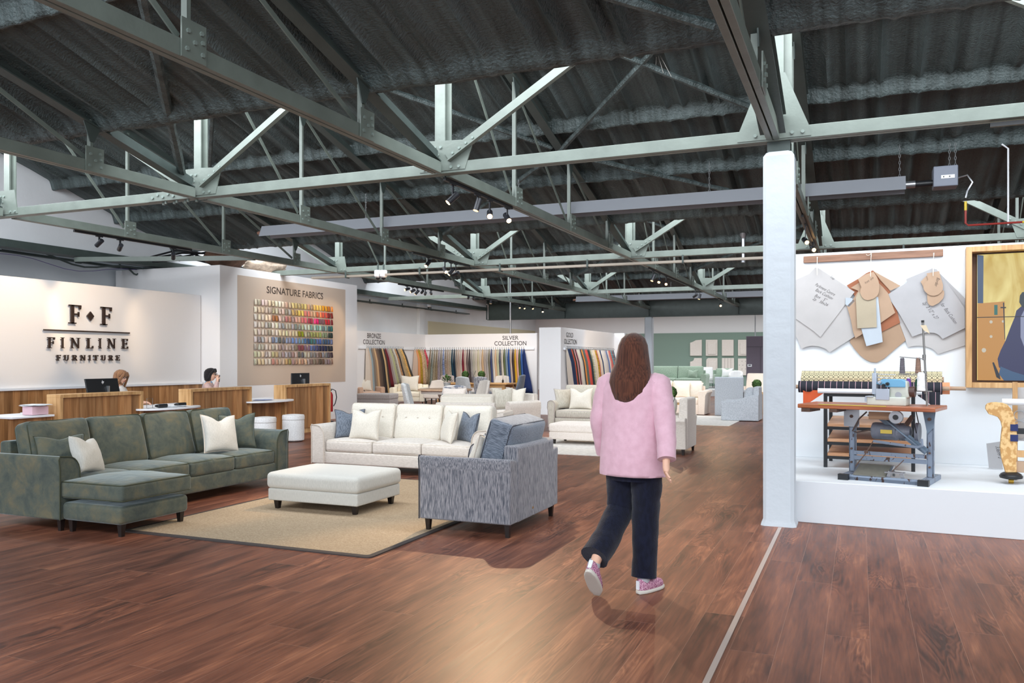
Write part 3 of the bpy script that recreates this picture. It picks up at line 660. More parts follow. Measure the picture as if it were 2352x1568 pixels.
def sample(px,X,Y,z,slant,L,w,col,pat,label,group,hk):
    """hanging length of cloth; X or Y fixed plane"""
    m=MB(); n=12; rows=9
    vs=[]
    ph=rs.uniform(0,6)
    for j in range(rows):
        v=j/(rows-1); ww=.035+(w-.035)*min(1,v*1.25)**.7; dep=.02+.03*min(1,v*1.5)
        for i in range(n):
            u=i/(n-1)
            s=(u-.5)*ww+slant*v*v*.6+slant*v*.4; d=.025+.10*u*min(1,v*3+.15)+.008*math.sin(u*9+ph)*v
            zz=-v*L-(.05*abs(u-.5) if v>.9 else 0)
            vs.append((s,d,zz))
    if Y is None: vs=[(d,s,zz) for s,d,zz in vs]; loc=(X,PX(px,805,X).y,z)
    else: vs=[(s,-d,zz) for s,d,zz in vs]; loc=(PY(px,805,Y).x,Y,z)
    m.add(vs,[(j*n+i,j*n+i+1,(j+1)*n+i+1,(j+1)*n+i) for j in range(rows-1) for i in range(n-1)])
    o=m.build('fabric_length',swmat(col,pat),fix=False); o.location=loc; tag(o,label,'fabric sample',group)
    sd=o.modifiers.new('thickness','SOLIDIFY'); sd.thickness=.004
    h=MB(); dd=(1,0) if Y is None else (0,-1)
    h.tube([(dd[0]*(.03+.03*math.sin(a)),dd[1]*(.03+.03*math.sin(a)),.04+.035*math.cos(a)) for a in [x*.5 for x in range(0,10)]],.006,5); h.build('hook',M['black'],o)
br=[((200,186,172),0),((190,170,152),0),((140,156,162),0),((120,112,104),0),((150,122,96),0),((196,160,120),0),((112,84,70),0),((92,76,64),0),((60,48,44),0),((40,36,36),0),((196,164,116),0),((66,50,44),0),((104,24,36),0),((150,134,130),0),((176,160,150),0),((176,176,130),0),((170,164,150),1),((196,190,176),0),((140,100,60),1),((60,56,56),0),((170,150,120),0),((210,180,130),1),((170,130,60),1),((70,66,62),0)]
for i,(c,p) in enumerate(br):
    sample(840+i*3.62,XB+.03,None,zr,(.55*(i/23-.1)+.1),1.75 if i<12 else 1.6-.02*i,.24,c,p,'%s fabric length, %s from the left on the left sample wall'%(cname(c),ORD[i]),'fabric lengths on the left sample wall','')
br2=[((190,166,148),0),((206,140,90),0),((196,160,60),1),((150,120,90),1),((200,180,150),1),((150,30,50),2)]
for i,(c,p) in enumerate(br2):
    sample(951+i*4.6,XB+.03,None,zr,.3*(i/5-.3),1.3,.3,c,p,'%s fabric length, %s in the small bunch at the corner of the sample walls'%(cname(c),ORD[i]),'fabric lengths at the wall corner','')
sv=[((176,160,130),1),((110,118,110),1),((200,186,160),1),((190,170,140),1),((130,120,130),1),((196,180,160),1),((110,124,160),2),((200,180,160),2),((190,172,150),0),((150,140,124),1),((30,70,90),0),((26,50,70),0),((176,160,148),0),((190,172,160),0),((206,196,186),0),((130,30,50),0),((214,190,172),0),((120,104,104),0),((80,70,72),0),((176,172,170),0),((196,194,180),0),((214,206,196),0),((206,200,170),0),((220,210,200),0),((206,176,140),0),((186,176,170),0),((176,170,176),0),((130,126,110),0),((70,80,120),0),((216,210,200),0),((216,184,150),0),((196,200,170),0),((60,64,80),1),((216,204,190),0),((100,110,76),0),((140,160,176),0),((40,80,150),0),((190,170,160),0),((70,56,56),0),((214,164,40),0),((226,180,170),0),((90,96,50),0),((60,100,170),0),((24,44,96),0)]
for i,(c,p) in enumerate(sv):
    f=i/43
    sample(990+i*4.98,None,YS-.03,zr-.0,(-.15 if i<6 else .0)*(1-i/6)+(.18 if i==43 else .03),1.35 if i<40 else 1.6,.2 if i<43 else .42,c,p,'%s fabric length, %s from the left on the middle sample wall'%(cname(c),ORD[i]),'fabric lengths on the middle sample wall','')
gd=[((190,180,172),0),((40,56,90),0),((30,46,80),0),((50,60,80),0),((196,80,50),0),((50,50,40),0),((200,150,150),0),((90,30,40),0),((216,190,180),0),((226,210,196),0),((206,186,170),0),((60,60,60),0),((226,140,60),0),((90,96,90),0),((90,100,90),0),((196,80,70),0),((190,70,60),0),((40,50,50),0),((30,46,60),0),((110,110,80),1),((150,146,140),1),((206,190,160),0),((216,196,176),0),((200,170,60),1),((206,120,90),1),((216,196,170),0),((214,200,180),0),((36,56,96),0),((216,210,200),0),((206,204,196),0),((200,196,190),0),((176,176,176),0),((90,110,160),0),((206,190,180),0),((206,120,110),0),((190,100,90),0),((40,110,120),1),((100,60,60),1),((60,80,90),1)]
for i,(c,p) in enumerate(gd):
    sample(1299+i*2.83,XG+.03,None,1.83,.45,1.45,.2,c,p,'%s fabric length, %s from the near end of the right sample wall'%(cname(c),ORD[i]),'fabric lengths on the right sample wall','')
# headboards on the green wall
hb=[(1585,1612,780,817,'arched','cream upholstered headboard with a sloping top, first in the upper row'),(1621,1648,780,817,'frame','cream headboard with a raised border, second in the upper row'),(1658,1685,780,817,'plain','plain rectangular cream headboard, third in the upper row'),(1695,1722,780,817,'frame','cream bordered headboard partly behind the purple kiosk, upper row'),
(1585,1612,822,860,'notch','cream headboard with a notched corner, first in the lower row'),(1622,1648,822,860,'round','cream headboard with a rounded border, second in the lower row'),(1658,1686,822,860,'flute','cream headboard with vertical channels, third in the lower row'),(1695,1722,823,862,'button','deep-buttoned cream headboard beside the purple kiosk, lower row')]
for x0,x1,y0,y1,kd,lb in hb:
    a=PY(x0,y0,40.2);b=PY(x1,y1,40.2); w=b.x-a.x;h=a.z-b.z
    t=thing('headboard',lb,'headboard',((a.x+b.x)/2,40.26,b.z),0,'sample headboards on the green wall'); m=MB()
    if kd=='arched': po=[(-w/2,0),(w/2,0),(w/2,h),(0,h*.97),(-w*.3,h*.86),(-w/2,h*.82)]
    elif kd=='notch': po=[(-w/2,0),(w/2,0),(w/2,h),(-w*.15,h),(-w*.2,h*.86),(-w*.35,h*.8),(-w/2,h*.78)]
    elif kd=='round': po=[(-w/2,0),(w/2,0),(w/2,h),(-w*.3,h),(-w*.45,h*.95),(-w/2,h*.85)]
    else: po=[(-w/2,0),(w/2,0),(w/2,h),(-w/2,h)]
    m.prism(po,-.09,0,'y'); m.build('panel',M['blush'],t,bevel=.02)
    if kd in('frame','round'):
        m=MB(); m.rbox((0.02,-.1,h*.45),(w*.7,.05,h*.72),.02,n=2); m.build('inset_panel',M['blush'],t)
    if kd=='flute':
        for i in range(3): m=MB(); m.cbox(((i-1)*w/4,-.092,h/2),(.012,.01,h*.98)); m.build('seam',M['taupe'],t)
    if kd=='button':
        for i in range(4):
            for j in range(3):
                m=MB(); m.ball(((j-1)*w*.3+(.08 if i%2 else -.04),-.09,h*(.15+.23*i)),.02,n=8,m=6); m.build('button',M['taupe'],t)
# purple kiosk
a=PY(1714,772,33); t=thing('kiosk','tall dark purple kiosk hanging rod above it, right of the headboards','cupboard',(0,0,0)); m=MB(); m.box(a.x,a.x+1.6,33,34.2,0,a.z); pu=plain('purple_laminate',S(92,80,94),.5); m.build('carcass',pu,t,bevel=.01)
dk=plain('purple_laminate_dark',S(70,60,72),.5)
z2=PY(1714,796,33).z; m=MB(); m.box(a.x+.05,a.x+1.55,32.985,33,z2-.01,z2+.005); m.build('joint',dk,t); m=MB(); x2=PY(1746,830,33).x; m.box(x2,x2+.015,32.985,33,.05,z2); m.build('joint',dk,t)
m=MB(); b=PY(1722,839,33); m.cbox((b.x,32.98,b.z),(.16,.03,.1)); m.build('switch',M['white'],t); m=MB(); m.cbox((b.x,32.962,b.z+.01),(.09,.012,.04)); m.build('switch_display',M['black'],t)
m=MB(); m.cyl((a.x+.3,33.3,a.z),(a.x+.3,33.3,3.9),.02,n=8); m.build('rod',M['silverm'],t)
# counters --------------------------------------------------------------------------
def counter(y0,y1,label,h=1.01,x=-10.6,d=.28):
    t=thing('reception_counter',label,'counter',(x-d/2,(y0+y1)/2,0),0,'rustic oak reception counters'); L=(y1-y0)/2; a=-d/2;b=d/2
    m=MB(); m.box(a,b,-L,L,h-.05,h); m.box(a,b,-L,-L+.05,.08,h-.05); m.box(a,b,L-.05,L,.08,h-.05); m.build('surround',M['oakend'],t,bevel=.003)
    m=MB(); m.box(a+.02,b-.03,-L+.05,L-.05,.1,h-.05); m.build('front_panel',M['oak'],t,smooth=False)
    m=MB(); m.box(a+.02,b-.05,-L+.03,L-.03,0,.1); m.build('plinth',M['oakend'],t)
    m=MB(); m.box(a-.55,a,-L,L,.70,.735); m.box(a-.5,a,L-.03,L,0,.7); m.build('desk_top',M['white'],t)
counter(8.45,9.95,'rustic oak reception counter nearest the viewer, a black monitor above it')
counter(10.97,12.52,'middle rustic oak reception counter, woman on the phone behind it')
counter(13.5,15.05,'rearmost rustic oak reception counter beside the white drum stools')
def shelf(y0,y1,label,bul=.42):
    yc=(y0+y1)/2;t=thing('curved_table',label,'table',(-10.75,yc,0),0,'white curved tables between the counters'); L=(y1-y0)/2+.1
    po=[(-.75,-L+.1),(-.0,-L+.02)]+[(.15+(bul-.02)*math.cos(a)*.85,(L+.05)*math.sin(a)) for a in [(-PI/2+PI*i/16) for i in range(17)]]+[(-.0,L-.02),(-.75,L-.1)]
    m=MB(); m.prism(po,.70,.73,'z'); m.build('tabletop',M['white'],t,bevel=.006)
    m=MB(); m.box(-.02,.06,-(y1-y0)/2,(y1-y0)/2,0,.695); m.build('front_panel',M['oak'],t,smooth=False)
shelf(9.96,10.96,'white half-oval table between the nearest and middle counters')
shelf(12.53,13.49,'white half-oval table between the middle and rear counters, papers on it')
t=thing('side_desk','white desk end on oak panel left of the nearest counter','desk',(-10.75,8.1,0)); m=MB(); m.box(-.6,.1,-.35,.3,.70,.73); m.build('desk_top',M['white'],t,bevel=.005); m=MB(); m.box(-.05,.05,-.3,.3,0,.7); m.build('panel',M['oak'],t)
# small things on the tables
def sheets(x,y,z,n,label,col=(.8,.82,.85)):
    m=MB(); 
    for i in range(n):
        m.M=Matrix.Translation((x+rs.uniform(-.04,.04),y+rs.uniform(-.05,.05),z+i*.003))@Matrix.Rotation(rs.uniform(-.5,.5),4,'Z'); m.cbox((0,0,.001),(.21,.297,.0018))
    o=m.build('paper_stack',plain('paper',col,.8),smooth=False); tag(o,label,'papers')
sheets(-10.55,10.55,.735,5,'loose white papers on the half-oval table behind the black phones')
sheets(-10.7,12.95,.735,4,'blue and white papers on the rear half-oval table',S(170,180,220))
for i,(x,y,lb) in enumerate([(-10.5,10.22,'black desk phone left on the nearest half-oval table'),(-10.55,10.68,'black stapler right of the desk phone on the nearest half-oval table')]):
    m=MB(); m.rbox((0,0,.03),(.1,.2,.05),.02,n=2,fn=lambda w,t:[w[0],w[1],w[2]*(1+.4*t[0])]); o=m.build('desk_phone' if i==0 else 'stapler',M['black']); o.location=(x,y,.735); tag(o,lb,'phone' if i==0 else 'stapler')
m=MB(); m.tube([(0,-.06,0),(0,-.06,.16),(0,.06,.16),(0,.06,0)],.004,5); m.tube([(0.05,-.06,.005),(0,-.06,.005)],.004,5); m.tube([(0.05,.06,.005),(0,.06,.005)],.004,5); m.bar((0,-.06,.005),(0,.06,.005),.006); o=m.build('wire_stand',M['silverm']); o.location=(-10.5,9.98,.735); o['label']='small clear wire leaflet stand beside the nearest counter end'; o['category']='stand'
m=MB(); m.rbox((0,0,.06),(.2,.26,.12),.01,n=2); o=m.build('box_file',plain('pink_card',S(226,190,200),.7)); o.location=(-10.78,8.2,.735); tag(o,'pink box file on the white desk end left of the counters','box')
sheets(-10.78,8.2,.86,7,'thick white papers piled on the pink box file')
m=MB(); m.grid(lambda u,v:(.22*(u-.5),.4*(v-.5),.05*math.sin(v*3)*u),8,8); 
def monitor(X,px0,px1,yt,yb,label,lean=0):
    a=PX(px0,yb,X);b=PX(px1,yb,X); zt=PX(px0,yt,X).z; w=b.y-a.y; h=zt-a.z
    t=thing('monitor',label,'monitor',(X,(a.y+b.y)/2,.735)); zc=a.z-.735+h/2
    def f(w_,tt): return [w_[0]+tt[2]*-.03,w_[1]+lean*tt[2],w_[2]]
    m=MB(); m.rbox((0,0,zc),(.025,w,h),.008,n=3,fn=f); m.build('screen_case',M['black'],t)
    m=MB(); m.rbox((-.016,0,zc),(.006,w*.97,h*.95),.002,n=2,fn=f); m.build('display',plain('screen_dark',(.02,.02,.03),.15),t)
    m=MB(); m.bar((.02,w*.12,0.01),(.02,w*.12,zc),.02,.09,up=(1,0,0)); m.build('stand',M['silverm'],t); m=MB(); m.cbox((.0,w*.12,.006),(.2,.24,.012)); m.build('base',M['silverm'],t,bevel=.004)
    # hp mark: slanted strokes
    m=MB(); s=h*.11; c=zc+h*.26; lx=.017-.03*.5
    def st(x0,z0,x1,z1): m.bar((lx+.004,x0*s,c+z0*s),(lx+.004,x1*s,c+z1*s),s*.22,s*.06,up=(1,0,0))
    st(-.75,-.6,-.25,1.1); st(-.1,.45,-.45,.45); st(-.08,.45,-.35,-.6); st(.0,-1.1,.42,.45); st(.42,.45,.72,.45); st(.75,.45,.5,-.55); st(.5,-.55,.2,-.55)
    m.build('maker_mark',M['white'],t,smooth=False)
monitor(-11.0,197,272,870,905,'black monitor seen from behind above the nearest counter')
monitor(-11.0,669,710,857,884,'black monitor seen from behind above the rear counter, slightly tilted',.04)
# drum stools
p=PZ(663,1000,0); 
for (x,y,lb) in ((-9.72,12.62,'right white boucle drum stool in front of the rear counter'),(PZ(608,957,.5).x,PZ(608,957,.5).y,'left white boucle drum stool, half hidden by the green sofa')):
    t=thing('drum_stool',lb,'stool',(x,y,0),0,'white drum stools at the counters'); m=MB(); m.lathe([(.17,.012),(.198,.03),(.2,.38),(.197,.40)],n=32); m.build('body',M['bouclew'],t)
    m=MB(); m.lathe([(.197,.402),(.204,.41),(.204,.47),(.195,.492),(.1,.503),(.001,.505)],n=32); m.build('lid',M['bouclew'],t); m=MB(); m.lathe([(.165,0),(.165,.014)],n=24); m.build('base',M['black'],t)
# white chair behind the middle counter, fire extinguisher
t=thing('office_chair','white shell chair behind the rear half-oval table','chair',(-11.6,13.0,0)); 
m=MB(); m.grid(lambda u,v:(-.22+.05*math.cos((u-.5)*2.6)+.10*v,.22*math.sin((u-.5)*2.4)*(1-.25*v),.46+.46*v),8,8); o=m.build('backrest',M['white'],t); o.modifiers.new('s','SOLIDIFY').thickness=.015
m=MB(); m.rbox((0.03,0,.45),(.44,.44,.03),.014,n=3); m.build('seat',M['white'],t)
for a in range(4): m=MB(); m.tube([(0.03,0,.43),(.03+.22*math.cos(a*PI/2+.7),.22*math.sin(a*PI/2+.7),.0)],.014,6); m.build('leg',M['silverm'],t)
t=thing('fire_extinguisher','red fire extinguisher with black hose behind the rear counter','fire extinguisher',(-12.0,17.0,0)); red=plain('red_enamel',S(150,24,28),.35)
m=MB(); m.lathe([(.07,.25),(.075,.27),(.075,.66),(.05,.72),(.02,.74)],n=20); m.build('cylinder',red,t); m=MB(); m.tube([(0,0,.74),(.05,.04,.8),(.11,.08,.76),(.13,.1,.6),(.1,.08,.45),(.07,.05,.38)],.012,8); m.build('hose',M['black'],t)
m=MB(); m.cyl((0,0,.74),(0,0,.78),.02); m.bar((0,-.05,.79),(0,.06,.8),.02); m.build('valve',M['black'],t); m=MB(); m.lathe([(.09,0),(.09,.02),(.02,.03),(.02,.25)],n=16); m.build('stand',M['black'],t)
# ================================================================ UPHOLSTERY
def loop(hx,hy,r,z,n=4):
    pts=[]
    for cx,cy,a0 in ((hx-r,hy-r,0),(-(hx-r),hy-r,90),(-(hx-r),-(hy-r),180),(hx-r,-(hy-r),270)):
        for i in range(n+1):
            a=R(a0+90*i/n); pts.append((cx+r*math.cos(a),cy+r*math.sin(a),z))
    return pts
def cushion(name,c,d,mat,parent,r=.035,crown=(0,0,.03),pipe=None,rot=None,tuft=0,n=6,pr=.006,soft=0):
    """box cushion, d=(x,y,z); rot = matrix applied to the object"""
    def fn(w,t):
        if soft:
            w[2]+=soft*.5*noise.noise(Vector((w[0]*4+c[0]*3,w[1]*4,c[1]*5)))*(.4+.6*abs(t[2]))
        if tuft and t[2]>.3:
            for i in range(3):
                for j in (0,):
                    bx=(i-1)*.5; by=.25
                    q=((t[0]-bx)/.16)**2+((t[1]-by)/.14)**2; w[2]-=.04*math.exp(-q)
            w[2]-=.022*math.exp(-((t[1]-.25)/.09)**2)
        return w
    m=MB(); m.rbox((0,0,0),d,r,crown,n,fn)
    o=m.build(name,mat,parent,ang=75); 
    if rot is not None: o.rotation_euler=rot
    o.location=c
    if pipe is not None:
        h=(d[0]/2,d[1]/2,d[2]/2)
        for s in (1,-1):
            if rot is None and s<0 and d[2]>.3: continue
            p=MB(); p.tube(loop(h[0]-r*.25,h[1]-r*.25,r*1.0,s*(h[2]-r*.25)),pr,5,closed=True); p.build('piping',pipe,o)
    return o
def armprof(kind,w,h,z0):
    if kind=='flare':   # inner face sweeps outwards at the top, x outward
        pts=[(0,z0),(0,h-.16)]+[(.11*(1-math.cos(a)),h-.16+.15*math.sin(a)) for a in [PI/2*i/6 for i in range(1,7)]]+[(w,h+.0),(w+.012,h-.03),(w,h-.12),(w,z0)]
    elif kind=='roll':
        pts=[(.02,z0),(.0,h-.16)]+[(w*.5+.02-.02-(w*.55)*math.cos(a),h-.1+.1*math.sin(a)) for a in [PI*i/10 for i in range(0,9)]]+[(w*.98,h-.16),(w*.9,h-.2),(w*.85,z0)]
    elif kind=='lean':
        pts=[(0,z0),(.0,h-.03),(.03,h),(w+.03,h+.02),(w+.05,h-.04),(w,h-.12),(w-.02,z0)]
    else: pts=[(0,z0),(0,h-.03),(.03,h),(w-.03,h),(w,h-.03),(w,z0)]
    return pts
def sofa(name,label,loc,rz,Wd,D,mat,cat='sofa',n=2,nb=None,aw=.19,ah=.63,sh=.44,bh=.72,ch=.88,leg=.11,arm='flare',pipe=None,legm=None,skirt=False,slope=False,tuft=0,group=None,backc=None,seatm=None,backtilt=.2,legr=.03,softb=.02):
    t=thing(name,label,cat,loc,rz,group); pipe=pipe
    z0=.015 if skirt else leg; hx=Wd/2; hy=D/2; legm=legm or M['legblk']; seatm=seatm or mat
    st=sh-.155
    m=MB(); m.rbox((0,.01,(z0+st)/2),(Wd-2*aw+.02,D-.03,st-z0),.02,n=3); m.build('base',mat,t)
    for s in (-1,1):
        pr=[(s*(hx-aw+u),v) for u,v in armprof(arm,aw,ah,z0)]
        m=MB()
        if slope:   # arm height rises towards the back
            N=10; sec=[]
            pp=armprof(arm,aw,ah,z0)
            for i in range(N+1):
                f=i/N; y=-hy+D*f; hh=ah*(.80+.28*(1/(1+math.exp(-(f-.6)*9))))
                sec+=[(s*(hx-aw+u),y,(z0+(v-z0)*(hh-z0)/(ah-z0))) for u,v in pp]
            k=len(pp); m.add(sec,[(i*k+j,i*k+(j+1)%k,(i+1)*k+(j+1)%k,(i+1)*k+j) for i in range(N) for j in range(k)]+[tuple(range(k)),tuple(range(N*k+k-1,N*k-1,-1))])
        else: m.prism(pr,-hy,hy-.01,'y')
        a=m.build('arm',mat,t,bevel=.012,ang=50)
        if pipe is not None and not slope:
            p=MB(); p.tube([(x,-hy-.002,z) for x,z in pr],.006,5); p.build('piping',pipe,a)
    m=MB(); bt=.13; m.prism([(hy,z0),(hy,bh-.02),(hy-.02,bh),(hy-bt,bh),(hy-bt-.03,st),(hy-bt-.03,z0)],-(hx-(aw*.75 if slope or arm!='square' else aw*.0))+.0,(hx-(aw*.75 if slope or arm!='square' else 0)),'x'); m.build('back',mat,t,bevel=.015)
    iw=Wd-2*aw; cw=iw/n
    for i in range(n):
        x=-iw/2+cw*(i+.5)
        cushion('seat_cushion',(x,-.06,st+.078),(cw-.008,D-.17,.155),seatm,t,r=.035,crown=(0,.01,.03),pipe=pipe,soft=.02)
    nb=nb or n; bw=iw/nb; hh=ch-sh+.06
    if hh>.1:
        for i in range(nb):
            x=-iw/2+bw*(i+.5)
            bc=cushion('back_cushion',(x,hy-bt-.115,sh+hh/2-.035),(bw-.01,hh,.19),backc or seatm,t,r=.05,crown=(0,.0,.055),pipe=pipe,rot=(R(90)-backtilt,0,0),tuft=tuft,soft=softb)
            if tuft:
                for q in (-1,0,1): b_=MB(); b_.ball((q*.25*(bw-.01),hh*.125,.112),.013,.013,.008,n=10,m=6); b_.build('button',seatm,bc)
    if not skirt:
        for sx in (-1,1):
            for sy in (-1,1):
                m=MB(); m.cyl((0,0,0),(0,0,leg+.01),legr*.75,legr*1.15,n=4) if legr>.015 else m.cyl((0,0,0),(sx*-.02,sy*-.02,leg+.01),legr,legr,n=8)
                m2=m.build('leg',legm,t,smooth=False); m2.location=(sx*(hx-.06),sy*(hy-.06),0); m2.rotation_euler=(0,0,R(45) if legr>.015 else 0)
    return t
def pillow(label,loc,w,h,th,mat,rot,pipe=None,notch=.0,name='cushion',group=None,wrinkle=.01):
    """scatter cushion: stands in local XZ plane, base point at loc"""
    m=MB(); n=17
    def P(u,v,s):
        e=max(0,(1-u*u))*max(0,(1-v*v)); t=th/2*(e**.38)
        x=w/2*u*(1-.10*(1-v*v)**1.0); z=h/2*v*(1-.09*(1-u*u))
        if v>0: z-=notch*math.exp(-(u/.38)**2)*v; t*=1-.45*(notch/.08)*math.exp(-(u/.3)**2)*max(0,v)**2 if notch else 1
        t+=wrinkle*noise.noise(Vector((u*2.2+loc[0]*3,v*2.2,s*2+loc[1])))*e**.5
        return (x,s*t,z+h/2)
    vs=[];ix={}
    for s in (1,-1):
        for i in range(n):
            for j in range(n):
                u=-1+2*i/(n-1);v=-1+2*j/(n-1)
                u=math.sin(u*PI/2)*.6+u*.4; v=math.sin(v*PI/2)*.6+v*.4
                b=(i in(0,n-1) or j in(0,n-1))
                if b and s<0: ix[s,i,j]=ix[1,i,j]; continue
                ix[s,i,j]=len(vs); vs.append(P(u,v,s) if not b else P(u,v,0))
    fs=[]
    for s in (1,-1):
        for i in range(n-1):
            for j in range(n-1):
                f=[ix[s,i,j],ix[s,i+1,j],ix[s,i+1,j+1],ix[s,i,j+1]]
                fs.append(tuple(f if s<0 else f[::-1]))
    m.add(vs,fs)
    o=m.build(name,mat,ang=80); o.location=loc; o.rotation_euler=rot; tag(o,label,'cushion',group)
    if pipe is not None:
        pts=[vs[ix[1,i,0]] for i in range(n)]+[vs[ix[1,n-1,j]] for j in range(1,n)]+[vs[ix[1,i,n-1]] for i in range(n-2,-1,-1)]+[vs[ix[1,0,j]] for j in range(n-2,0,-1)]
        p=MB(); p.tube(pts,.005,5,closed=True); p.build('piping',pipe,o)
    return o
# --- green corner sofa, faces right (+X)
YC=6.69; t=sofa('chaise_sofa','dark green velvet chaise sofa at the left front of the sisal rug',(-6.93,YC,0),R(90),3.12,.98,M['grn'],n=4,aw=.2,ah=.66,sh=.43,bh=.75,ch=.90,leg=.105,pipe=M['pipegrn'],backtilt=.24,softb=.05)
# chaise block in sofa-local coordinates: local x = world Y, local -y = world X
cw=.78; lx=-1.56+cw/2+.02
m=MB(); m.rbox((lx,-.49-.34,.182),(cw-.01,.70,.155),.035,n=4); m.build('chaise_base',M['grn'],t)
cushion('chaise_cushion',(lx,-.47-.36,.375),(cw+.01,.76,.145),M['grn'],t,r=.03,crown=(0,0,.025),pipe=M['pipegrn'],soft=.02)
for sx,sy in ((-1,-1),(1,-1),(-1,1)):
    m=MB(); m.cyl((0,0,0),(0,0,.112),.024,.036,n=4); o=m.build('leg',M['legblk'],t,smooth=False); o.location=(lx+sx*(cw/2-.06),-.84+sy*.29,0); o.rotation_euler=(0,0,R(45))
GR='scatter cushions on the green sofa'
pillow('small olive green velvet cushion behind the left sofa arm',(-6.86,5.50,.46),.44,.36,.14,M['grn'],(R(-20),0,R(68)),M['pipegrn'],.03,group=GR)
pillow('white ribbed cushion with blunt corner against the left arm of the green sofa',(-6.62,5.62,.45),.43,.36,.17,M['pale'],(R(-22),R(8),R(112)),None,.04,group=GR)
pillow('off-white piped cushion near the right arm of the green sofa',(-6.72,7.43,.45),.46,.44,.17,M['pale'],(R(-16),R(4),R(78)),M['pipecream'],.06,group=GR)
pillow('green velvet cushion tucked between the off-white cushion and right sofa arm',(-6.83,7.82,.45),.42,.42,.15,M['grn'],(R(-12),R(-3),R(35)),M['pipegrn'],.05,group=GR)
# --- cream three seater, faces the viewer
sofa('three_seat_sofa','cream three-seat sofa with button-tufted back cushions behind the footstool',(-5.60,9.84,0),0,2.62,.95,M['cream'],n=3,aw=.2,ah=.63,sh=.42,bh=.7,ch=.87,leg=.1,pipe=M['pipecream'],tuft=1,backtilt=.2,softb=.03,backc=M['creamc'])
GR='scatter cushions on the cream sofa'
pillow('slate grey piped cushion leaning on the left arm of the cream sofa',(-6.52,9.72,.43),.42,.4,.13,M['greyd'],(R(-14),0,R(38)),M['pipedark'],.05,group=GR)
pillow('plain cream cushion in front of the slate one at the left of the cream sofa',(-6.20,9.55,.43),.46,.42,.16,M['creamc'],(R(-14),0,R(2)),M['pipecream'],.05,group=GR)
pillow('cream piped cushion turned sideways at the right of the cream sofa',(-4.98,9.62,.43),.46,.42,.17,M['creamc'],(R(-14),0,R(-48)),M['pipecream'],.03,group=GR)
pillow('slate grey cushion at the right end of the cream sofa',(-4.76,9.74,.43),.44,.4,.14,M['greyd'],(R(-14),0,R(-35)),M['pipedark'],.06,group=GR)
# --- grey snuggler seen from the side and back
t=sofa('snuggler_chair','slate grey slub snuggler armchair on the right edge of the rug',(-3.13,6.98,0),R(-90),1.18,.88,M['grey'],cat='armchair',n=1,aw=.19,ah=.67,sh=.43,bh=.77,ch=.5,leg=.115,pipe=M['pipedark'])
cushion('back_cushion',(0,.20,.735),(.84,.50,.22),M['greyd'],t,r=.045,crown=(0,0,.07),pipe=M['pipedark'],rot=(R(90)-.30,0,0),soft=.06)
m=MB(); m.cyl((.1,.435,.19),(.1,.442,.19),.012,n=6); m.build('brass_tag',plain('brass',S(190,150,60),.3,metal=.8),t)
pillow('white cushion in front of the slate back cushion of the snuggler chair',(-3.22,6.78,.45),.45,.42,.15,M['creamc'],(R(-18),0,R(-84)),M['pipecream'],.03)
pillow('slate cushion on the far side of the snuggler chair seat',(-3.36,7.2,.45),.42,.34,.13,M['greyd'],(R(-12),0,R(-60)),M['pipedark'],.03)
# --- footstool
t=thing('footstool','pale grey square footstool on black tapered legs in the middle of the rug','footstool',(-4.96,7.12,0)); m=MB(); m.rbox((0,0,.16),(1.06,.80,.12),.015,n=4); m.build('base',M['pale'],t)
m=MB(); m.rbox((0,0,.30),(1.09,.83,.16),.045,(.01,.01,.018),6); m.build('cushion_top',M['pale'],t)
for sx in(-1,1):
    for sy in(-1,1): m=MB(); m.cyl((0,0,0.006),(0,0,.105),.026,.042,n=4); o=m.build('leg',M['legblk'],t,smooth=False); o.location=(sx*.46,sy*.33,0); o.rotation_euler=(0,0,R(45))
# --- rug
def rug_mat():
    m,nt,b=newmat('sisal_weave');L=nt.links
    co=coords(nt); w=nd(nt,'ShaderNodeTexWave',wave_type='BANDS',bands_direction='Y',i_Scale=24.0,i_Distortion=3.0,i_Detail=3.0); w.inputs['Detail Scale'].default_value=6; L.new(co,w.inputs[0])
    n=nd(nt,'ShaderNodeTexNoise',i_Scale=120.0,i_Detail=3.0); L.new(coords(nt,(.5,1.4,1)),n.inputs[0])
    a=nd(nt,'ShaderNodeMath',operation='MULTIPLY_ADD'); a.inputs[1].default_value=.3; L.new(w.outputs[1],a.inputs[0]); L.new(n.outputs[0],a.inputs[2])
    cr=nd(nt,'ShaderNodeValToRGB'); e=cr.color_ramp.elements; e[0].position=.4;e[0].color=c4(S(140,116,90));e[1].position=.9;e[1].color=c4(S(188,168,140)); L.new(a.outputs[0],cr.inputs[0]); L.new(cr.outputs[0],b.inputs['Base Color']); b.inputs['Roughness'].default_value=.95
    bp=nd(nt,'ShaderNodeBump',i_Strength=.5,i_Distance=.006); L.new(a.outputs[0],bp.inputs['Height']); L.new(bp.outputs[0],b.inputs['Normal']); return m
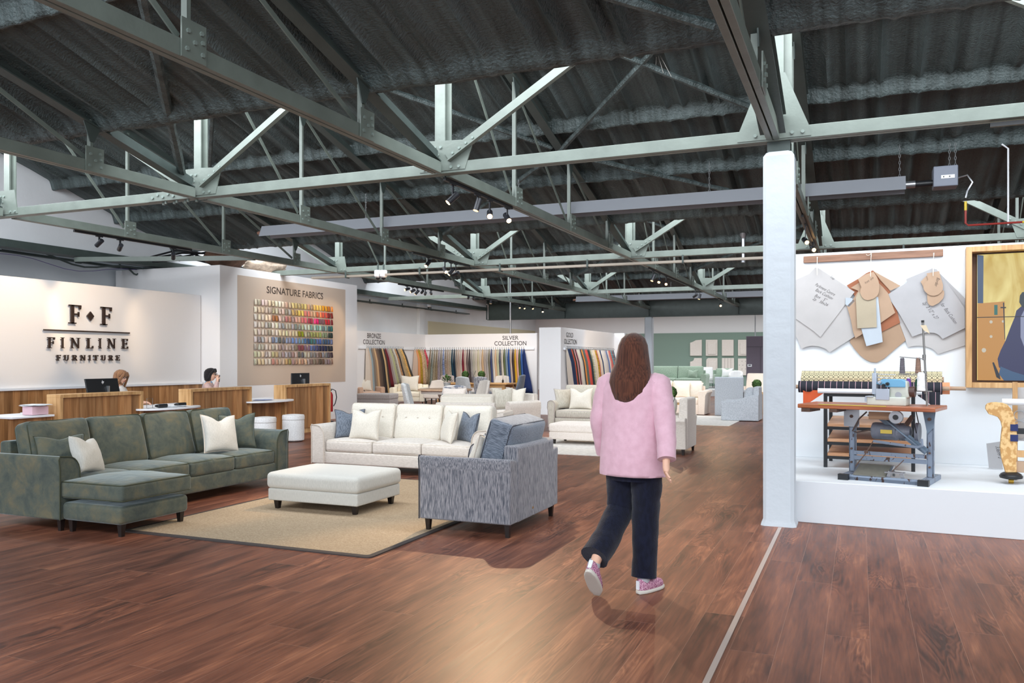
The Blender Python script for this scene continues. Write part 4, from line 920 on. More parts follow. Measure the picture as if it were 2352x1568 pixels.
def rug(label,x0,x1,y0,y1,mat,edge=None,name='rug',h=.012):
    t=thing(name,label,'rug',((x0+x1)/2,(y0+y1)/2,0)); a=(x1-x0)/2;b=(y1-y0)/2
    po=[(p[0],p[1]) for p in loop(a,b,.05,0)]; e=.0 if edge is None else .045
    pi=[(p[0],p[1]) for p in loop(a-e,b-e,.03,0)]
    m=MB(); m.prism(pi,0.0005,h,'z'); m.build('pile',mat,t,smooth=False)
    if edge:
        n=len(po); m=MB(); m.add([(x,y,0.0005) for x,y in po]+[(x,y,h*.8) for x,y in po]+[(x,y,h+.002) for x,y in pi],[(i,(i+1)%n,n+(i+1)%n,n+i) for i in range(n)]+[(n+i,n+(i+1)%n,2*n+(i+1)%n,2*n+i) for i in range(n)]); m.build('binding',edge,t,smooth=False)
    return t
rug('beige sisal rug with dark woven edge under the footstool',-5.98,-3.42,5.36,9.1,rug_mat(),plain('dark_rug_edge',S(62,54,52),.8))
# ================================================================ MIDDLE DISTANCE
prug=cloth('pale_rug',S(206,200,192),S(228,222,214),(14,14,14))
rug('pale cream rug under the tufted blush footstool',-5.3,-2.9,12.5,15.6,prug)
sofa('two_seat_sofa','stone grey sofa with outward rolled arms left of the woman in pink',(-4.95,16.9,0),R(0),2.3,.95,M['stone'],n=2,aw=.17,ah=.66,sh=.45,bh=.8,ch=.95,arm='roll',leg=.1,pipe=M['taupe'])
pillow('ivory cushion on the left of the stone grey sofa',(-5.45,16.7,.47),.5,.46,.18,M['creamc'],(R(-14),0,R(6)),None,.08)
pillow('stone grey cushion leaning in the left corner of the stone sofa',(-5.82,16.78,.47),.44,.44,.16,M['stone'],(R(-14),0,R(50)),M['taupe'],.0)
t=thing('tufted_footstool','blush tufted footstool in front of the stone grey sofa','footstool',(-4.5,14.3,0))
def tf(w,tt):
    if tt[2]>0:
        for i in range(5):
            for j in range(3):
                q=((tt[0]-(-.8+.4*i))/.09)**2+((tt[1]-(-.6+.6*j))/.16)**2; w[2]-=.03*math.exp(-q)
    return w
m=MB(); m.rbox((0,0,.3),(1.3,.75,.15),.04,(0,0,.02),14,tf); m.build('cushion_top',M['blush'],t); m=MB(); m.rbox((0,0,.16),(1.28,.73,.13),.015,n=3); m.build('base',M['blush'],t)
for sx in(-1,1):
    for sy in(-1,1): m=MB(); m.cyl((sx*.56,sy*.3,0.013),(sx*.56,sy*.3,.1),.025,.035,n=8); m.build('leg',M['legblk'],t)
sofa('armchair','white linen armchair seen from its back right, beside the woman in pink',(-2.98,13.55,0),R(-90),.95,.92,M['cream'],cat='armchair',n=1,aw=.16,ah=.58,sh=.44,bh=.9,ch=.6,arm='lean',leg=.09)
pillow('grey piped cushion on the white linen armchair',(-2.92,13.45,.47),.5,.46,.2,M['pale'],(R(-16),0,R(-75)),M['pipedark'],.05)
sofa('armchair','pale blue-grey slipcovered armchair with sloping arm beside the white column',(-2.74,21.5,0),R(-90),.9,.9,M['bluegrey'],cat='armchair',n=1,aw=.16,ah=.62,sh=.45,bh=.85,ch=.8,arm='square',skirt=True,slope=True)
t=sofa('wing_chair','tall-backed blue-grey armchair turned away behind the slipcovered armchair',(-3.25,23.2,0),R(180),.75,.8,M['bluegrey'],cat='armchair',n=1,aw=.13,ah=.7,sh=.45,bh=1.06,ch=.5,arm='square',skirt=True)
sofa('three_seat_sofa','peach-cream three-seat sofa with pale cushions behind the white linen armchair',(-5.35,23.4,0),0,2.9,.95,M['pinkc'],n=3,aw=.2,ah=.66,sh=.45,bh=.78,ch=.9,arm='lean',skirt=True)
pillow('pale pink cushion at the right of the peach-cream sofa, left of two',(-4.6,23.2,.46),.48,.46,.16,M['pinkc'],(R(-14),0,0),None,.08)
pillow('cream cushion at the right end of the peach-cream sofa',(-4.25,23.25,.46),.46,.44,.16,M['creamc'],(R(-14),0,R(-20)),None,.04)
rug('cream rug with cut corner in front of the peach-cream sofa',-5.2,-2.75,19.4,22.7,prug)
def leafmat(n,a,b): return cloth(n,a,b,(40,40,40),.4,.6,.0,.6)
M['leaf']=leafmat('clipped_leaf',S(44,70,36),S(96,124,70))
def topiary(x,y,z,r,label,pot=None,ph=.1,group=None):
    t=thing('topiary',label,'plant',(x,y,z),0,group); rr=random.Random(int(x*100))
    m=MB(); 
    for i in range(420):
        d=Vector((rr.gauss(0,1),rr.gauss(0,1),rr.gauss(0,1))).normalized(); c=d*r*rr.uniform(.88,1.0)+Vector((0,0,ph+r*.95)); a=d.orthogonal().normalized()*r*.13; b=d.cross(a)*1.0; b=(b+d*r*.1)
        m.add([c-a,c-b*.6,c+a,c+b],[(0,1,2,3)])
    m.ball((0,0,ph+r*.95),r*.9,n=16,m=12); m.build('foliage',M['leaf'],t,fix=False,smooth=False)
    m=MB(); m.lathe([(r*.45,0),(r*.62,ph*.95),(r*.5,ph)],n=16); m.build('pot',pot or M['white'],t); return t
t=thing('side_table','small round table carrying a clipped green ball behind the white linen armchair','table',(-3.72,17.6,0)); m=MB(); m.lathe([(.2,.0),(.2,.02),(.03,.05),(.03,.55),(.26,.57),(.26,.6)],n=24); m.build('pedestal',M['oakend'],t)
topiary(-3.72,17.6,.6,.13,'clipped green ball plant above the white linen armchair')
topiary(PY(1738,880,24.0).x,24.0,.62,.13,'clipped green ball in a grey pot beside the front column edge'); t=thing('side_table','low table under the clipped ball beside the front column edge','table',(PY(1738,880,24.0).x,24.0,0)); m=MB(); m.box(-.2,.2,-.2,.2,.56,.62);m.box(-.16,.16,-.16,.16,0,.56); m.build('cube_body',M['oakend'],t)
sofa('curved_sofa','peach curved-back sofa partly hidden by the front column',(-2.6,26.4,0),R(-20),2.0,.95,M['pinkc'],n=2,aw=.2,ah=.7,sh=.45,bh=1.0,ch=1.08,arm='roll',skirt=True)
# rear platform
pt=thing('display_platform','low pale grey platform under the green sofa at the rear','platform',(-5.5,38,0)); m=MB(); m.box(-3.6,4,-2.8,2.2,0,.28); m.build('deck',plain('platform_grey',S(190,190,190),.6),pt,bevel=.01)
sofa('green_sofa','pale sage sofa with scroll arms below the upholstered headboards',(PY(1555,860,36.3).x,36.3,.28),0,2.7,.95,M['sage'],n=2,aw=.24,ah=.66,sh=.45,bh=.8,ch=.95,arm='roll',skirt=True)
pillow('sage bolster-like cushion at the right of the sage sofa',(PY(1590,870,36.1).x,36.1,.75),.5,.36,.2,M['sage'],(R(-14),0,R(-25)),None,.04)
sofa('armchair','white armchair on thin legs between the sage sofa and sage armchair',(PY(1620,870,38).x,38,.28),R(20),.95,.85,M['bouclew'],cat='armchair',n=1,aw=.1,ah=.6,sh=.45,bh=.8,ch=.9,arm='square',leg=.2,legr=.012,legm=M['black'])
sofa('armchair','sage armchair on thin legs right of the white armchair',(PY(1666,870,37.5).x,37.5,.28),R(15),1.0,.85,M['sage'],cat='armchair',n=1,aw=.12,ah=.62,sh=.45,bh=.8,ch=.85,arm='square',leg=.2,legr=.012,legm=M['black'])
pillow('white cushion on the sage armchair',(PY(1670,868,37.4).x,37.4,.76),.5,.42,.2,M['bouclew'],(R(-14),0,0),None,.06)
t=thing('tub_chair','small white rounded chair right of the sage armchair','armchair',(PY(1693,870,37).x,36.6,.28)); m=MB(); m.rbox((0,0,.225),(.6,.6,.45),.08,n=4); m.build('seat',M['bouclew'],t); m=MB(); m.grid(lambda u,v:(.3*math.sin((u-.5)*4.2),.3*math.cos((u-.5)*4.2),.3+.5*v*math.sin(PI*(.2+.6*u))),14,8); o=m.build('backrest',M['bouclew'],t); o.modifiers.new('s','SOLIDIFY').thickness=.08
# ---- left middle group
def at(px,d):   # floor point at forward distance d in the direction of px
    p=CAM+(fw+rt*((px-1176)/F))*d; return (p.x,p.y,0)
sofa('armchair','tan armchair with pale cushion at the far left beside the signature wall',at(842,28),R(60),.95,.85,M['tan'],cat='armchair',n=1,aw=.14,ah=.62,sh=.45,bh=.78,ch=.85,arm='square',leg=.12)
p=at(838,27.8); pillow('cream cushion on the tan armchair',(p[0],p[1],.48),.5,.48,.18,M['creamc'],(R(-14),0,R(50)),None,.05)
t=thing('cube_footstool','speckled taupe box footstool left of the cream armchair','footstool',at(866,26.3),R(12)); m=MB(); m.rbox((0,0,.16),(1.15,.8,.26),.03,n=4);m.build('base',M['boucle'],t); m=MB(); m.rbox((0,0,.37),(1.17,.82,.17),.04,(0,0,.02),5); m.build('lid_cushion',M['boucle'],t)
M['lemon']=cloth('lemon_cream',S(232,220,196),S(242,232,212),(50,50,50))
sofa('armchair','lemon-cream armchair with big cushion right of the speckled footstool',at(940,27.5),R(18),1.15,.85,M['lemon'],cat='armchair',n=1,aw=.15,ah=.62,sh=.46,bh=.7,ch=.7,arm='square',leg=.16,legr=.018)
p=at(940,27.4); pillow('large cream cushion on the lemon-cream armchair',(p[0],p[1],.5),.62,.52,.2,M['creamc'],(R(-14),0,R(15)),M['pipecream'],.02)
def dchair(label,loc,rz,mat,wing=True,back=1.0,w=.52,name='dining_chair',group=None,seatm=None,legm=None):
    t=thing(name,label,'chair',loc,rz,group); seatm=seatm or mat
    m=MB(); m.rbox((0,-.02,.45),(w,.5,.12),.035,(0,0,.02),4); m.build('seat',seatm,t)
    m=MB(); N=9
    def bk(u,v):
        a=(u-.5)*2; wid=w/2*(1+.10*math.sin(v*PI*1.3)) 
        return (a*wid, .22+.10*v-(.12 if wing else .03)*abs(a)**3*(1-.3*v), .42+(back-.42)*v-.03*a*a*v)
    m.grid(bk,N,9); o=m.build('backrest',mat,t,fix=False); s=o.modifiers.new('s','SOLIDIFY'); s.thickness=.08; s.offset=0; b=o.modifiers.new('b','BEVEL'); b.width=.025; b.segments=3; b.limit_method='ANGLE'
    for sx in(-1,1):
        for sy in(-1,1): m=MB(); m.cyl((0,0,0),(0,0,.41),.016,.024,n=8); o=m.build('leg',legm or M['legblk'],t); o.location=(sx*(w/2-.05),sy*.19,0)
    return t
lg=cloth('pale_speckle',S(172,173,172),S(204,204,202),(80,80,80),.42,.58)
dchair('pale speckled wing dining chair with taupe seat, nearest of the round-table chairs',at(958,18.6),R(113),lg,seatm=M['taupe'],back=1.0,w=.6)
flo=cloth('floral_print',S(206,200,196),S(110,118,134),(9,9,9),.5,.58)
dchair('floral printed curved-back dining chair in front of the round table',at(1046,19.6),R(203),flo,back=.93,w=.56)
dchair('cream dining chair on the far right of the round table',at(1095,23.4),R(-40),M['cream'],back=.95,w=.6)
dchair('pale pink dining chair on the far side of the round table',at(1000,24.6),R(0),M['pinkc'],back=.92,w=.56)
t=thing('round_table','round wooden-topped dining table on a painted pedestal','table',at(1022,21.6)); m=MB(); m.lathe([(.69,.72),(.71,.73),(.71,.757),(.69,.765),(.01,.765)],n=40); m.build('tabletop',wood('table_oak',S(176,140,110),S(196,160,130),S(212,180,150),grain=(3,30,30)),t)
m=MB(); m.lathe([(.62,.64),(.62,.72)],n=40); m.build('apron',M['cream'],t); m=MB(); m.lathe([(.38,0),(.36,.06),(.12,.12),(.1,.4),(.2,.64)],n=24); m.build('pedestal',M['cream'],t)
p=at(1027,21.7); t=thing('potted_plant','small leafy plant in a grey pot on the round table','plant',(p[0],p[1],.767)); m=MB(); m.lathe([(.07,0),(.1,.16),(.085,.16)],n=16); m.build('pot',plain('zinc_pot',S(150,152,152),.5),t)
m=MB(); rr=random.Random(2)
for i in range(46):
    a=rr.uniform(0,2*PI); e=rr.uniform(.1,1.3); L=rr.uniform(.09,.2); d=Vector((math.cos(a)*math.cos(e),math.sin(a)*math.cos(e),math.sin(e))); c=Vector((0,0,.16))+d*L; s=d.cross(Vector((0,0,1))).normalized()*.028
    m.add([c-d*.05,c+s,c+d*.05,c-s],[(0,1,2,3)])
m.build('foliage',M['leaf'],t,fix=False,smooth=False)
t=thing('farmhouse_table','long honey wooden dining table below the middle sample wall','table',at(1092,27.6),R(0)); tw=wood('honey_pine',S(190,140,86),S(208,160,104),S(220,178,124),grain=(2,26,26)); m=MB(); m.box(-1.32,1.32,-.45,.45,.72,.765); m.build('tabletop',tw,t,bevel=.006)
m=MB(); m.box(-1.2,1.2,-.38,-.35,.62,.72); m.box(-1.2,1.2,.35,.38,.62,.72); m.build('apron',tw,t)
for sx in(-1,1):
    for sy in(-1,1): m=MB(); m.cbox((0,0,.36),(.1,.1,.72)); o=m.build('leg',tw,t,bevel=.005); o.location=(sx*1.18,sy*.34,0)
G='dining chairs at the farmhouse table'
stripe=cloth('grey_stripe',S(120,118,124),S(190,188,190),(60,60,2),.45,.55)
dchair('taupe dining chair behind the left end of the farmhouse table',at(1020,28.7),0,M['taupe'],group=G)
dchair('pale grey dining chair, back to the viewer, at the farmhouse table',at(1070,26.3),R(180),lg,group=G,back=1.0,w=.46)
dchair('grey striped dining chair, back to the viewer, at the farmhouse table',at(1112,26.3),R(178),stripe,group=G,back=1.0,w=.46,seatm=M['greyd'])
dchair('cream low-backed dining chair behind the right end of the farmhouse table',at(1147,28.9),0,M['cream'],group=G,back=.98)
dchair('slate blue winged dining chair at the right end of the farmhouse table',at(1181,26.6),R(-80),M['greyd'],group=G,back=1.05,w=.62)
p=at(1069,27.6); topiary(p[0],p[1],.766,.12,'left clipped green ball on the farmhouse table',ph=.16,group='clipped balls on the farmhouse table')
p=at(1106,27.6); topiary(p[0],p[1],.766,.12,'right clipped green ball on the farmhouse table',ph=.16,group='clipped balls on the farmhouse table')
p=at(1155,27.5); m=MB(); m.lathe([(.03,0),(.035,.08),(.012,.1),(.012,.13)],n=10); m.tube([(0,0,.12),(.03,.02,.25)],.003,4);m.tube([(0,0,.12),(-.03,.01,.25)],.003,4); o=m.build('reed_diffuser',M['black']); o.location=(p[0],p[1],.766); tag(o,'small dark reed diffuser at the right of the farmhouse table','bottle')
p=at(1087,27.5); m=MB(); m.lathe([(.05,0),(.06,.1),(.05,.2),(.045,.2)],n=12); 
for a in range(7): m.tube([(0,0,.15),(.05*math.cos(a),.05*math.sin(a),.3),(.1*math.cos(a),.1*math.sin(a),.4)],.004,4)
o=m.build('twig_vase',plain('vase_grey',S(90,86,90),.4)); o.location=(p[0],p[1],.766); tag(o,'dark vase of twigs between the two clipped balls','vase')
# white love seat from behind and its neighbour
sofa('love_seat','white love seat seen from behind, just beyond the cream sofa',at(1082,14.4),R(192),1.25,.9,M['cream'],n=1,aw=.15,ah=.6,sh=.45,bh=.79,ch=.9,arm='lean',leg=.1,pipe=M['pipecream'],backc=M['creamc'])
p=at(1040,14.8); pillow('blush cushion resting over the left back of the white love seat',(p[0],p[1],.62),.5,.4,.18,M['blush'],(R(10),0,R(175)),None,.0)
sofa('armchair','cream armchair with rolled arm right of the white love seat',at(1172,17.6),R(-25),1.0,.9,M['cream'],cat='armchair',n=1,aw=.16,ah=.66,sh=.45,bh=.8,ch=.6,arm='roll',leg=.1)
p=at(1180,17.5); pillow('white cushion on the cream armchair with rolled arm',(p[0],p[1],.48),.5,.46,.18,M['creamc'],(R(-14),0,R(-20)),None,.03)
p=at(1155,17.4); pillow('beige striped cushion left of the white one on the rolled-arm armchair',(p[0],p[1],.48),.46,.46,.15,M['stone'],(R(-14),0,R(35)),M['pipecream'],.03)
# ================================================================ DISPLAY PLINTH ON THE RIGHT
DA=R(-3.2); P0=Vector((-.62,8.13,0)); DUv=Vector((math.cos(DA),math.sin(DA),0)); DVv=Vector((-math.sin(DA),math.cos(DA),0))
DM=Matrix.Translation(P0)@Matrix.Rotation(DA,4,'Z')
def D(px,py,v): return PP(px,py,P0+DVv*v,DVv)
def dl(p): return DM.inverted()@Vector(p)       # world -> display frame (u, v, z)
VW=2.03
ztop=D(1900,580,VW).z
pw=plain('display_white',S(226,230,234),.55)
ul=dl(D(1795,900,VW)).x; uf=dl(D(1800,1150,0)).x
m=MB(); m.M=DM; m.prism([(uf,0),(4.4,0),(4.4,VW+.1),(ul-.03,VW+.1)],0,.385,'z'); o=m.build('wall_plinth',pw,bevel=.006); struct(o)
m=MB(); m.M=DM; m.box(ul,4.4,VW,VW+.12,.385,ztop); o=m.build('wall_right',pw,bevel=.004); struct(o)
def poly3(pts,v,th,name,mat,label,cat,group=None,conv=None,parent=None):
    """flat cut-out hung in front of the display wall: outline in photo pixels, thickness th"""
    q=[dl(D(x,y,v)) for x,y in pts]; m=MB(); m.M=DM
    n=len(q); m.add([(p.x,v,p.z) for p in q]+[(p.x,v+th,p.z) for p in q],[tuple(range(n)),tuple(range(2*n-1,n-1,-1))]+[(i,(i+1)%n,n+(i+1)%n,n+i) for i in range(n)])
    o=m.build(name,mat,parent,smooth=False); 
    if label: tag(o,label,cat,group)
    return o
z6=lambda L:[(1820+x/5.737,570+y/5.737) for x,y in L]
z7=lambda L:[(1780+x/2.178,540+y/2.178) for x,y in L]
card=lambda n,c:plain(n,S(*c),.8,noise_amt=.04,nscale=6)
cg=card('grey_card',(184,181,180));cg2=card('grey_card_b',(174,173,175));cb=card('brown_card',(168,140,116));cr_=card('rust_card',(156,98,70));ct=card('tan_card',(178,150,126));cl=card('pale_blue_card',(182,192,202));ck=card('khaki_card',(176,164,142))
def smooth(L,k=2):
    return L
G='card patterns hung on the display wall'
lay=[('K',z6([(1280,700),(1400,960),(1490,1210),(1525,1305),(1580,1290),(1640,1285),(1700,1287),(1760,1295),(1810,1312),(1850,1330),(1885,1360),(1915,1395),(2275,1280),(2275,1050),(2000,900),(1500,600)]),cg,'large grey card pattern hanging lowest in the right-hand bunch, arched lower edge'),
('L',z6([(1880,270),(2275,660),(2275,810),(2000,620),(1850,400)]),cg2,'darker grey card pattern showing behind the right side of the right-hand bunch'),
('D',z7([(375,535),(395,565),(425,600),(450,620),(480,634),(510,636),(545,618),(600,570),(655,525),(620,430),(560,330),(400,400)]),cb,'brown card pattern with a rounded foot, lowest in the middle bunch'),
('B',z6([(715,745),(745,775),(790,820),(805,880),(770,925),(820,1030),(865,1135),(490,1372),(440,1325),(350,1292),(250,1284),(180,1298),(120,1325),(70,1200),(20,1130),(10,850),(300,700)]),cg,'grey card pattern with an arched lower edge at the back of the left bunch'),
('E',z6([(715,490),(870,400),(970,330),(1060,290),(1200,420),(1330,640),(1420,980),(1180,1100),(900,760),(780,560)]),cr_,'rust brown card pattern behind the middle bunch'),
('E2',z6([(1070,300),(1425,495),(1290,560),(1160,420)]),ct,'tan card corner at the upper right of the middle bunch'),
('F',z6([(770,520),(900,440),(980,420),(1120,440),(1200,520),(1260,590),(1355,850),(1160,985),(830,1185),(800,1100),(770,940),(720,760),(780,700),(870,560)]),ct,'large tan card pattern in the centre of the middle bunch'),
('C',z6([(780,655),(822,695),(745,775),(700,740),(700,650)]),cl,'small pale blue card corner between the left and middle bunches'),
('H',z6([(905,1050),(1060,700),(1110,640),(1130,640),(1160,950),(1190,1235),(975,1290)]),cl,'pale blue rectangular card hanging low in the middle bunch'),
('G',z6([(835,650),(870,580),(1100,600),(1112,1040),(855,1055)]),ck,'khaki rectangular card tag in the middle bunch'),
('I',z6([(865,405),(960,345),(1070,310),(1110,370),(1135,430),(1146,500),(1140,580),(1115,630),(1070,665),(1000,685),(950,675),(915,640),(893,590),(895,550),(908,510)]),ct,'pear-shaped tan card tag on the middle string, handwriting on it'),
('A',z6([(300,252),(345,262),(820,575),(600,870),(370,1170),(345,1150),(285,1095),(20,910),(10,430),(225,335)]),cg,'grey kite-shaped card pattern with handwriting, front of the left bunch'),
('J',z6([(1500,405),(1840,265),(1900,275),(1960,360),(2120,570),(2272,790),(2275,1050),(1980,1195),(1940,1150),(1905,1128),(1870,1115),(1780,1108),(1700,1122),(1580,1165),(1420,880),(1245,615),(1510,450)]),cg2,'large pale grey card pattern with handwriting, front of the right bunch'),
('N',z6([(1690,440),(1770,360),(1850,500),(2000,560),(2000,610),(1985,660),(1930,720),(1850,760),(1815,752),(1790,730),(1778,690),(1775,600)]),ct,'lower rounded tan card tag on the right string'),
('M',z6([(1770,330),(1935,300),(1950,370),(1985,480),(1983,540),(1960,580),(1920,612),(1870,628),(1820,622),(1780,600),(1740,560),(1725,520),(1728,480),(1745,450),(1785,420)]),ct,'upper round tan card tag on the right string, small writing on it')]
order={'K':0,'L':0,'D':0,'B':1,'E':1,'E2':2,'F':3,'C':3,'H':4,'G':5,'I':6,'A':2,'J':2,'N':4,'M':5}
objs={}
for key,pts,mt,lb in lay:
    objs[key]=poly3(pts,VW-.02-.012*order[key],.004,'card_pattern',mt,lb,'card pattern',G)
def hand(txt,p,q,h,v,parent,name='handwriting'):
    """handwriting along p->q in photo pixels"""
    vs,fs=text_mesh(txt,.35,-.012); x0=min(a.x for a in vs);x1=max(a.x for a in vs)
    a=dl(D(p[0],p[1],v));b=dl(D(q[0],q[1],v)); e=(b-a); s=e.length/(x1-x0); e.normalize(); up=Vector((-e.z,0,e.x))
    m=MB(); m.M=DM; m.add([a+e*(w.x-x0)*s+up*w.y*s*h for w in vs],fs); m.build(name,M['ink'],parent,smooth=False,fix=False)
vf=VW-.02-.024-.002
Z=lambda x,y:(1820+x/5.737,570+y/5.737)
hand('Parliment Centre',Z(295,490),Z(550,630),1.5,vf,objs['A']); hand('Back Cushion',Z(300,560),Z(520,680),1.4,vf,objs['A']); hand('Box   5"',Z(290,635),Z(445,705),1.2,vf,objs['A']); hand('2p   38x26',Z(262,675),Z(462,765),1.1,vf,objs['A']); hand('Top',Z(497,385),Z(548,415),1.2,vf,objs['A'])
hand('2p  3 1/2" x 27',Z(1712,720),Z(1890,945),1.5,vf,objs['J']); hand('for  Back Cushion',Z(1950,740),Z(2140,1000),1.5,vf,objs['J'])
hand('front  arm',Z(965,470),Z(1075,395),1.5,VW-.02-.072-.002,objs['I']); hand('Border',Z(1905,385),Z(1870,500),1.5,VW-.02-.06-.002,objs['M'])
# batten and strings
q=[dl(D(*Z(x,y),VW-.0)) for x,y in ((150,140),(1985,75))]
b_=MB(); b_.M=DM; zc=(q[0].z+q[1].z)/2; b_.box(q[0].x,q[1].x,VW-.03,VW-.001,zc-.038,zc+.038)
o=b_.build('wooden_batten',wood('batten_wood',S(120,86,66),S(142,104,82),S(156,118,94),grain=(2,30,30)),bevel=.003); tag(o,'long brown wooden batten holding the card patterns','batten')
st=plain('string_white',S(222,216,204),.9)
for i,(x,y0,y1,lb) in enumerate([(325,118,355,'left string from the wooden batten to the grey kite-shaped card'),(1035,70,375,'middle knotted string hanging from the wooden batten'),(1860,65,365,'right string hanging from the wooden batten')]):
    a=dl(D(*Z(x,y0),VW-.04));b=dl(D(*Z(x-(6 if i else 0),y1),VW-.1)); m=MB(); m.M=DM; m.tube([a,(a+b)/2+Vector((.004,0,0)),b],.003,5); m.tube([a+Vector((.006,0,.004)),(a+b)/2-Vector((.003,0,0)),b],.003,5)
    if i==1: m.tube([a+Vector((.05*t_*math.cos(t_*3),-.01,.02*math.sin(t_*6))) for t_ in [k*.1 for k in range(11)]],.003,5)
    m.cyl(a+Vector((0,.04,0)),a+Vector((0,-.006,0)),.004,n=6)
    o=m.build('string',st); tag(o,lb,'string','strings on the batten')
# framed video wall -------------------------------------------------------------------
fa=dl(D(2219,567,VW-.2)); fb=dl(D(2219,890,VW-.2)); fx0=fa.x; fz1=fa.z; fz0=fb.z; fx1=fx0+2.6; fw_=.055
t=thing('framed_screen','deep wooden framed video screen at the right edge of the display wall','screen',P0,DA)
ow=M['oakend']; a_=VW-.2
m=MB(); m.box(fx0,fx0+fw_,a_,VW-.002,fz0,fz1); m.box(fx1-fw_,fx1,a_,VW-.002,fz0,fz1); m.box(fx0+fw_,fx1-fw_,a_,VW-.002,fz1-fw_,fz1); m.box(fx0+fw_,fx1-fw_,a_,VW-.002,fz0,fz0+fw_); m.build('frame',ow,t,bevel=.003)
m=MB(); m.box(fx0+fw_,fx1-fw_,VW-.03,VW-.003,fz0+fw_,fz1-fw_); m.build('backing',plain('frame_backing_wood',S(96,64,42),.6),t)  # backing board in a darker brown than the frame
sc0=dl(D(2244,585,VW-.06)); sc1=dl(D(2244,873,VW-.06)); sx0=sc0.x; sz1=sc0.z; sz0=sc1.z; sx1=fx1-.2
def emis(name,c,s=.9):
    return plain(name,(0.01,.01,.01),.3,emit=S(*c),es=s)
def curt():
    m,nt,b=newmat('screen_curtain'); L=nt.links; b.inputs['Base Color'].default_value=(0,0,0,1); n=nd(nt,'ShaderNodeTexNoise',i_Scale=2.2,i_Detail=3.0,i_Distortion=1.0); L.new(coords(nt,(2.5,1,.8),rot=(0,.5,0)),n.inputs[0])
    cr=nd(nt,'ShaderNodeValToRGB'); e=cr.color_ramp.elements; e[0].position=.35;e[0].color=c4(S(196,166,84));e[1].position=.7;e[1].color=c4(S(236,222,150)); L.new(n.outputs[0],cr.inputs[0]); L.new(cr.outputs[0],b.inputs['Emission Color']); b.inputs['Emission Strength'].default_value=.75; return m
v0=VW-.06
def pic(pts,name,mt,dv): # points in photo pixels on the screen plane
    q=[dl(D(x,y,v0)) for x,y in pts]; q=[(max(sx0,min(sx1,p.x)),max(sz0,min(sz1,p.z))) for p in q]; m=MB(); n=len(q); m.add([(x,v0-dv,z) for x,z in q],[tuple(range(n))]); m.build(name,mt,scr,smooth=False,fix=False)
scr=MB().box(sx0,sx1,v0,v0+.03,sz0,sz1).build('display_panel',M['black'],t)
m=MB(); m.add([(sx0,v0-.001,sz0),(sx1,v0-.001,sz0),(sx1,v0-.001,sz1),(sx0,v0-.001,sz1)],[(0,1,2,3)]); m.build('picture_curtain',curt(),scr,smooth=False,fix=False)
y2=lambda L:[(2080+x/2.614,560+y/2.614) for x,y in L]
pic(y2([(430,60),(468,70),(466,356),(432,356)]),'picture_post',emis('pic_blue',(60,84,118),.6),.002)
pic(y2([(432,358),(595,345),(600,820),(432,820)]),'picture_board',emis('pic_board',(206,146,66),.6),.0025)
pic(y2([(532,366),(552,366),(552,426),(532,426)]),'picture_tool',emis('pic_teal',(30,110,100),.6),.003)
pic(y2([(570,378),(603,378),(603,386),(570,386)]),'picture_tool',emis('pic_dark',(36,34,34),.6),.003)
pic(y2([(584,352),(592,352),(598,574),(594,574)]),'picture_tool',emis('pic_dark2',(40,38,38),.6),.0032)
for cx,cy,r in ((513,468,10),(513,556,9),(470,638,14),(585,465,8)): pic(y2([(cx+r*math.cos(a),cy+r*math.sin(a)) for a in [i*PI/4 for i in range(8)]]),'picture_knob',emis('pic_pale',(214,206,186),.6),.003)
body=[(760,340),(700,370),(665,400),(655,440),(630,500),(600,580),(570,640),(552,690),(560,740),(600,770),(700,800),(1250,820),(1250,600),(1150,400),(960,340)]
pic(y2(body),'picture_person',emis('pic_navy',(44,44,92),.6),.0035)
pic(y2([(570,735),(640,765),(720,790),(800,822),(590,822),(560,780)]),'picture_jeans',emis('pic_denim',(56,92,132),.6),.004)
pic(y2([(690,440),(720,380),(770,360),(800,480),(780,620),(720,640),(690,560)]),'picture_highlight',emis('pic_lilac',(150,156,186),.6),.0042)
pic(y2([(686,310),(700,290),(760,280),(800,330),(780,400),(700,380),(682,350)]),'picture_head',emis('pic_hair',(30,44,54),.6),.0044)
pic(y2([(520,712),(530,710),(566,790),(570,815),(545,800)]),'picture_scissors',emis('pic_black',(24,28,44),.6),.0045)
zs=dl(D(2260,728.5,v0)).z; m=MB(); m.box(sx0,sx1,v0-.006,v0-.0046,zs-.004,zs+.004); m.build('screen_joint',M['black'],scr)
m=MB(); m.box(sx0,sx1,v0-.006,v0-.0046,0,0.001)
# upholstery frame (arm section) at the right edge -----------------------------------
osb=cloth('strand_board',S(196,150,96),S(226,190,136),(26,26,20),.44,.56,0,.05)
vf=.62; prof=y2([(480,990),(482,970),(492,958),(515,952),(545,950),(585,955),(612,965),(634,990),(650,1025),(660,1080),(668,1130),(672,1180),(668,1250),(666,1310),(668,1372),(600,1372),(588,1330),(574,1280),(568,1220),(574,1150),(580,1100),(572,1065),(555,1040),(530,1030),(500,1022)])
q=[dl(D(x,y,vf)) for x,y in prof]
t=thing('bare_armchair','bare strand-board armchair frame with scroll arm at the right edge of the plinth','armchair',P0,DA)
m=MB(); m.prism([(p.x,p.z) for p in q],vf,vf+.06,'y'); m.build('side_panel',osb,t,bevel=.004)
xc=(q[13].x+q[14].x)/2-.03; xr=q[11].x
c=dl(D(2323,1096,vf)); 
m=MB(); m.lathe([(.05,0),(.09,.01),(.095,.03),(.085,.04),(.085,.045),(.07,.055),(.06,.06)],(c.x,vf+.03,q[14].z-.065),24); m.build('bun_foot',M['black'],t)
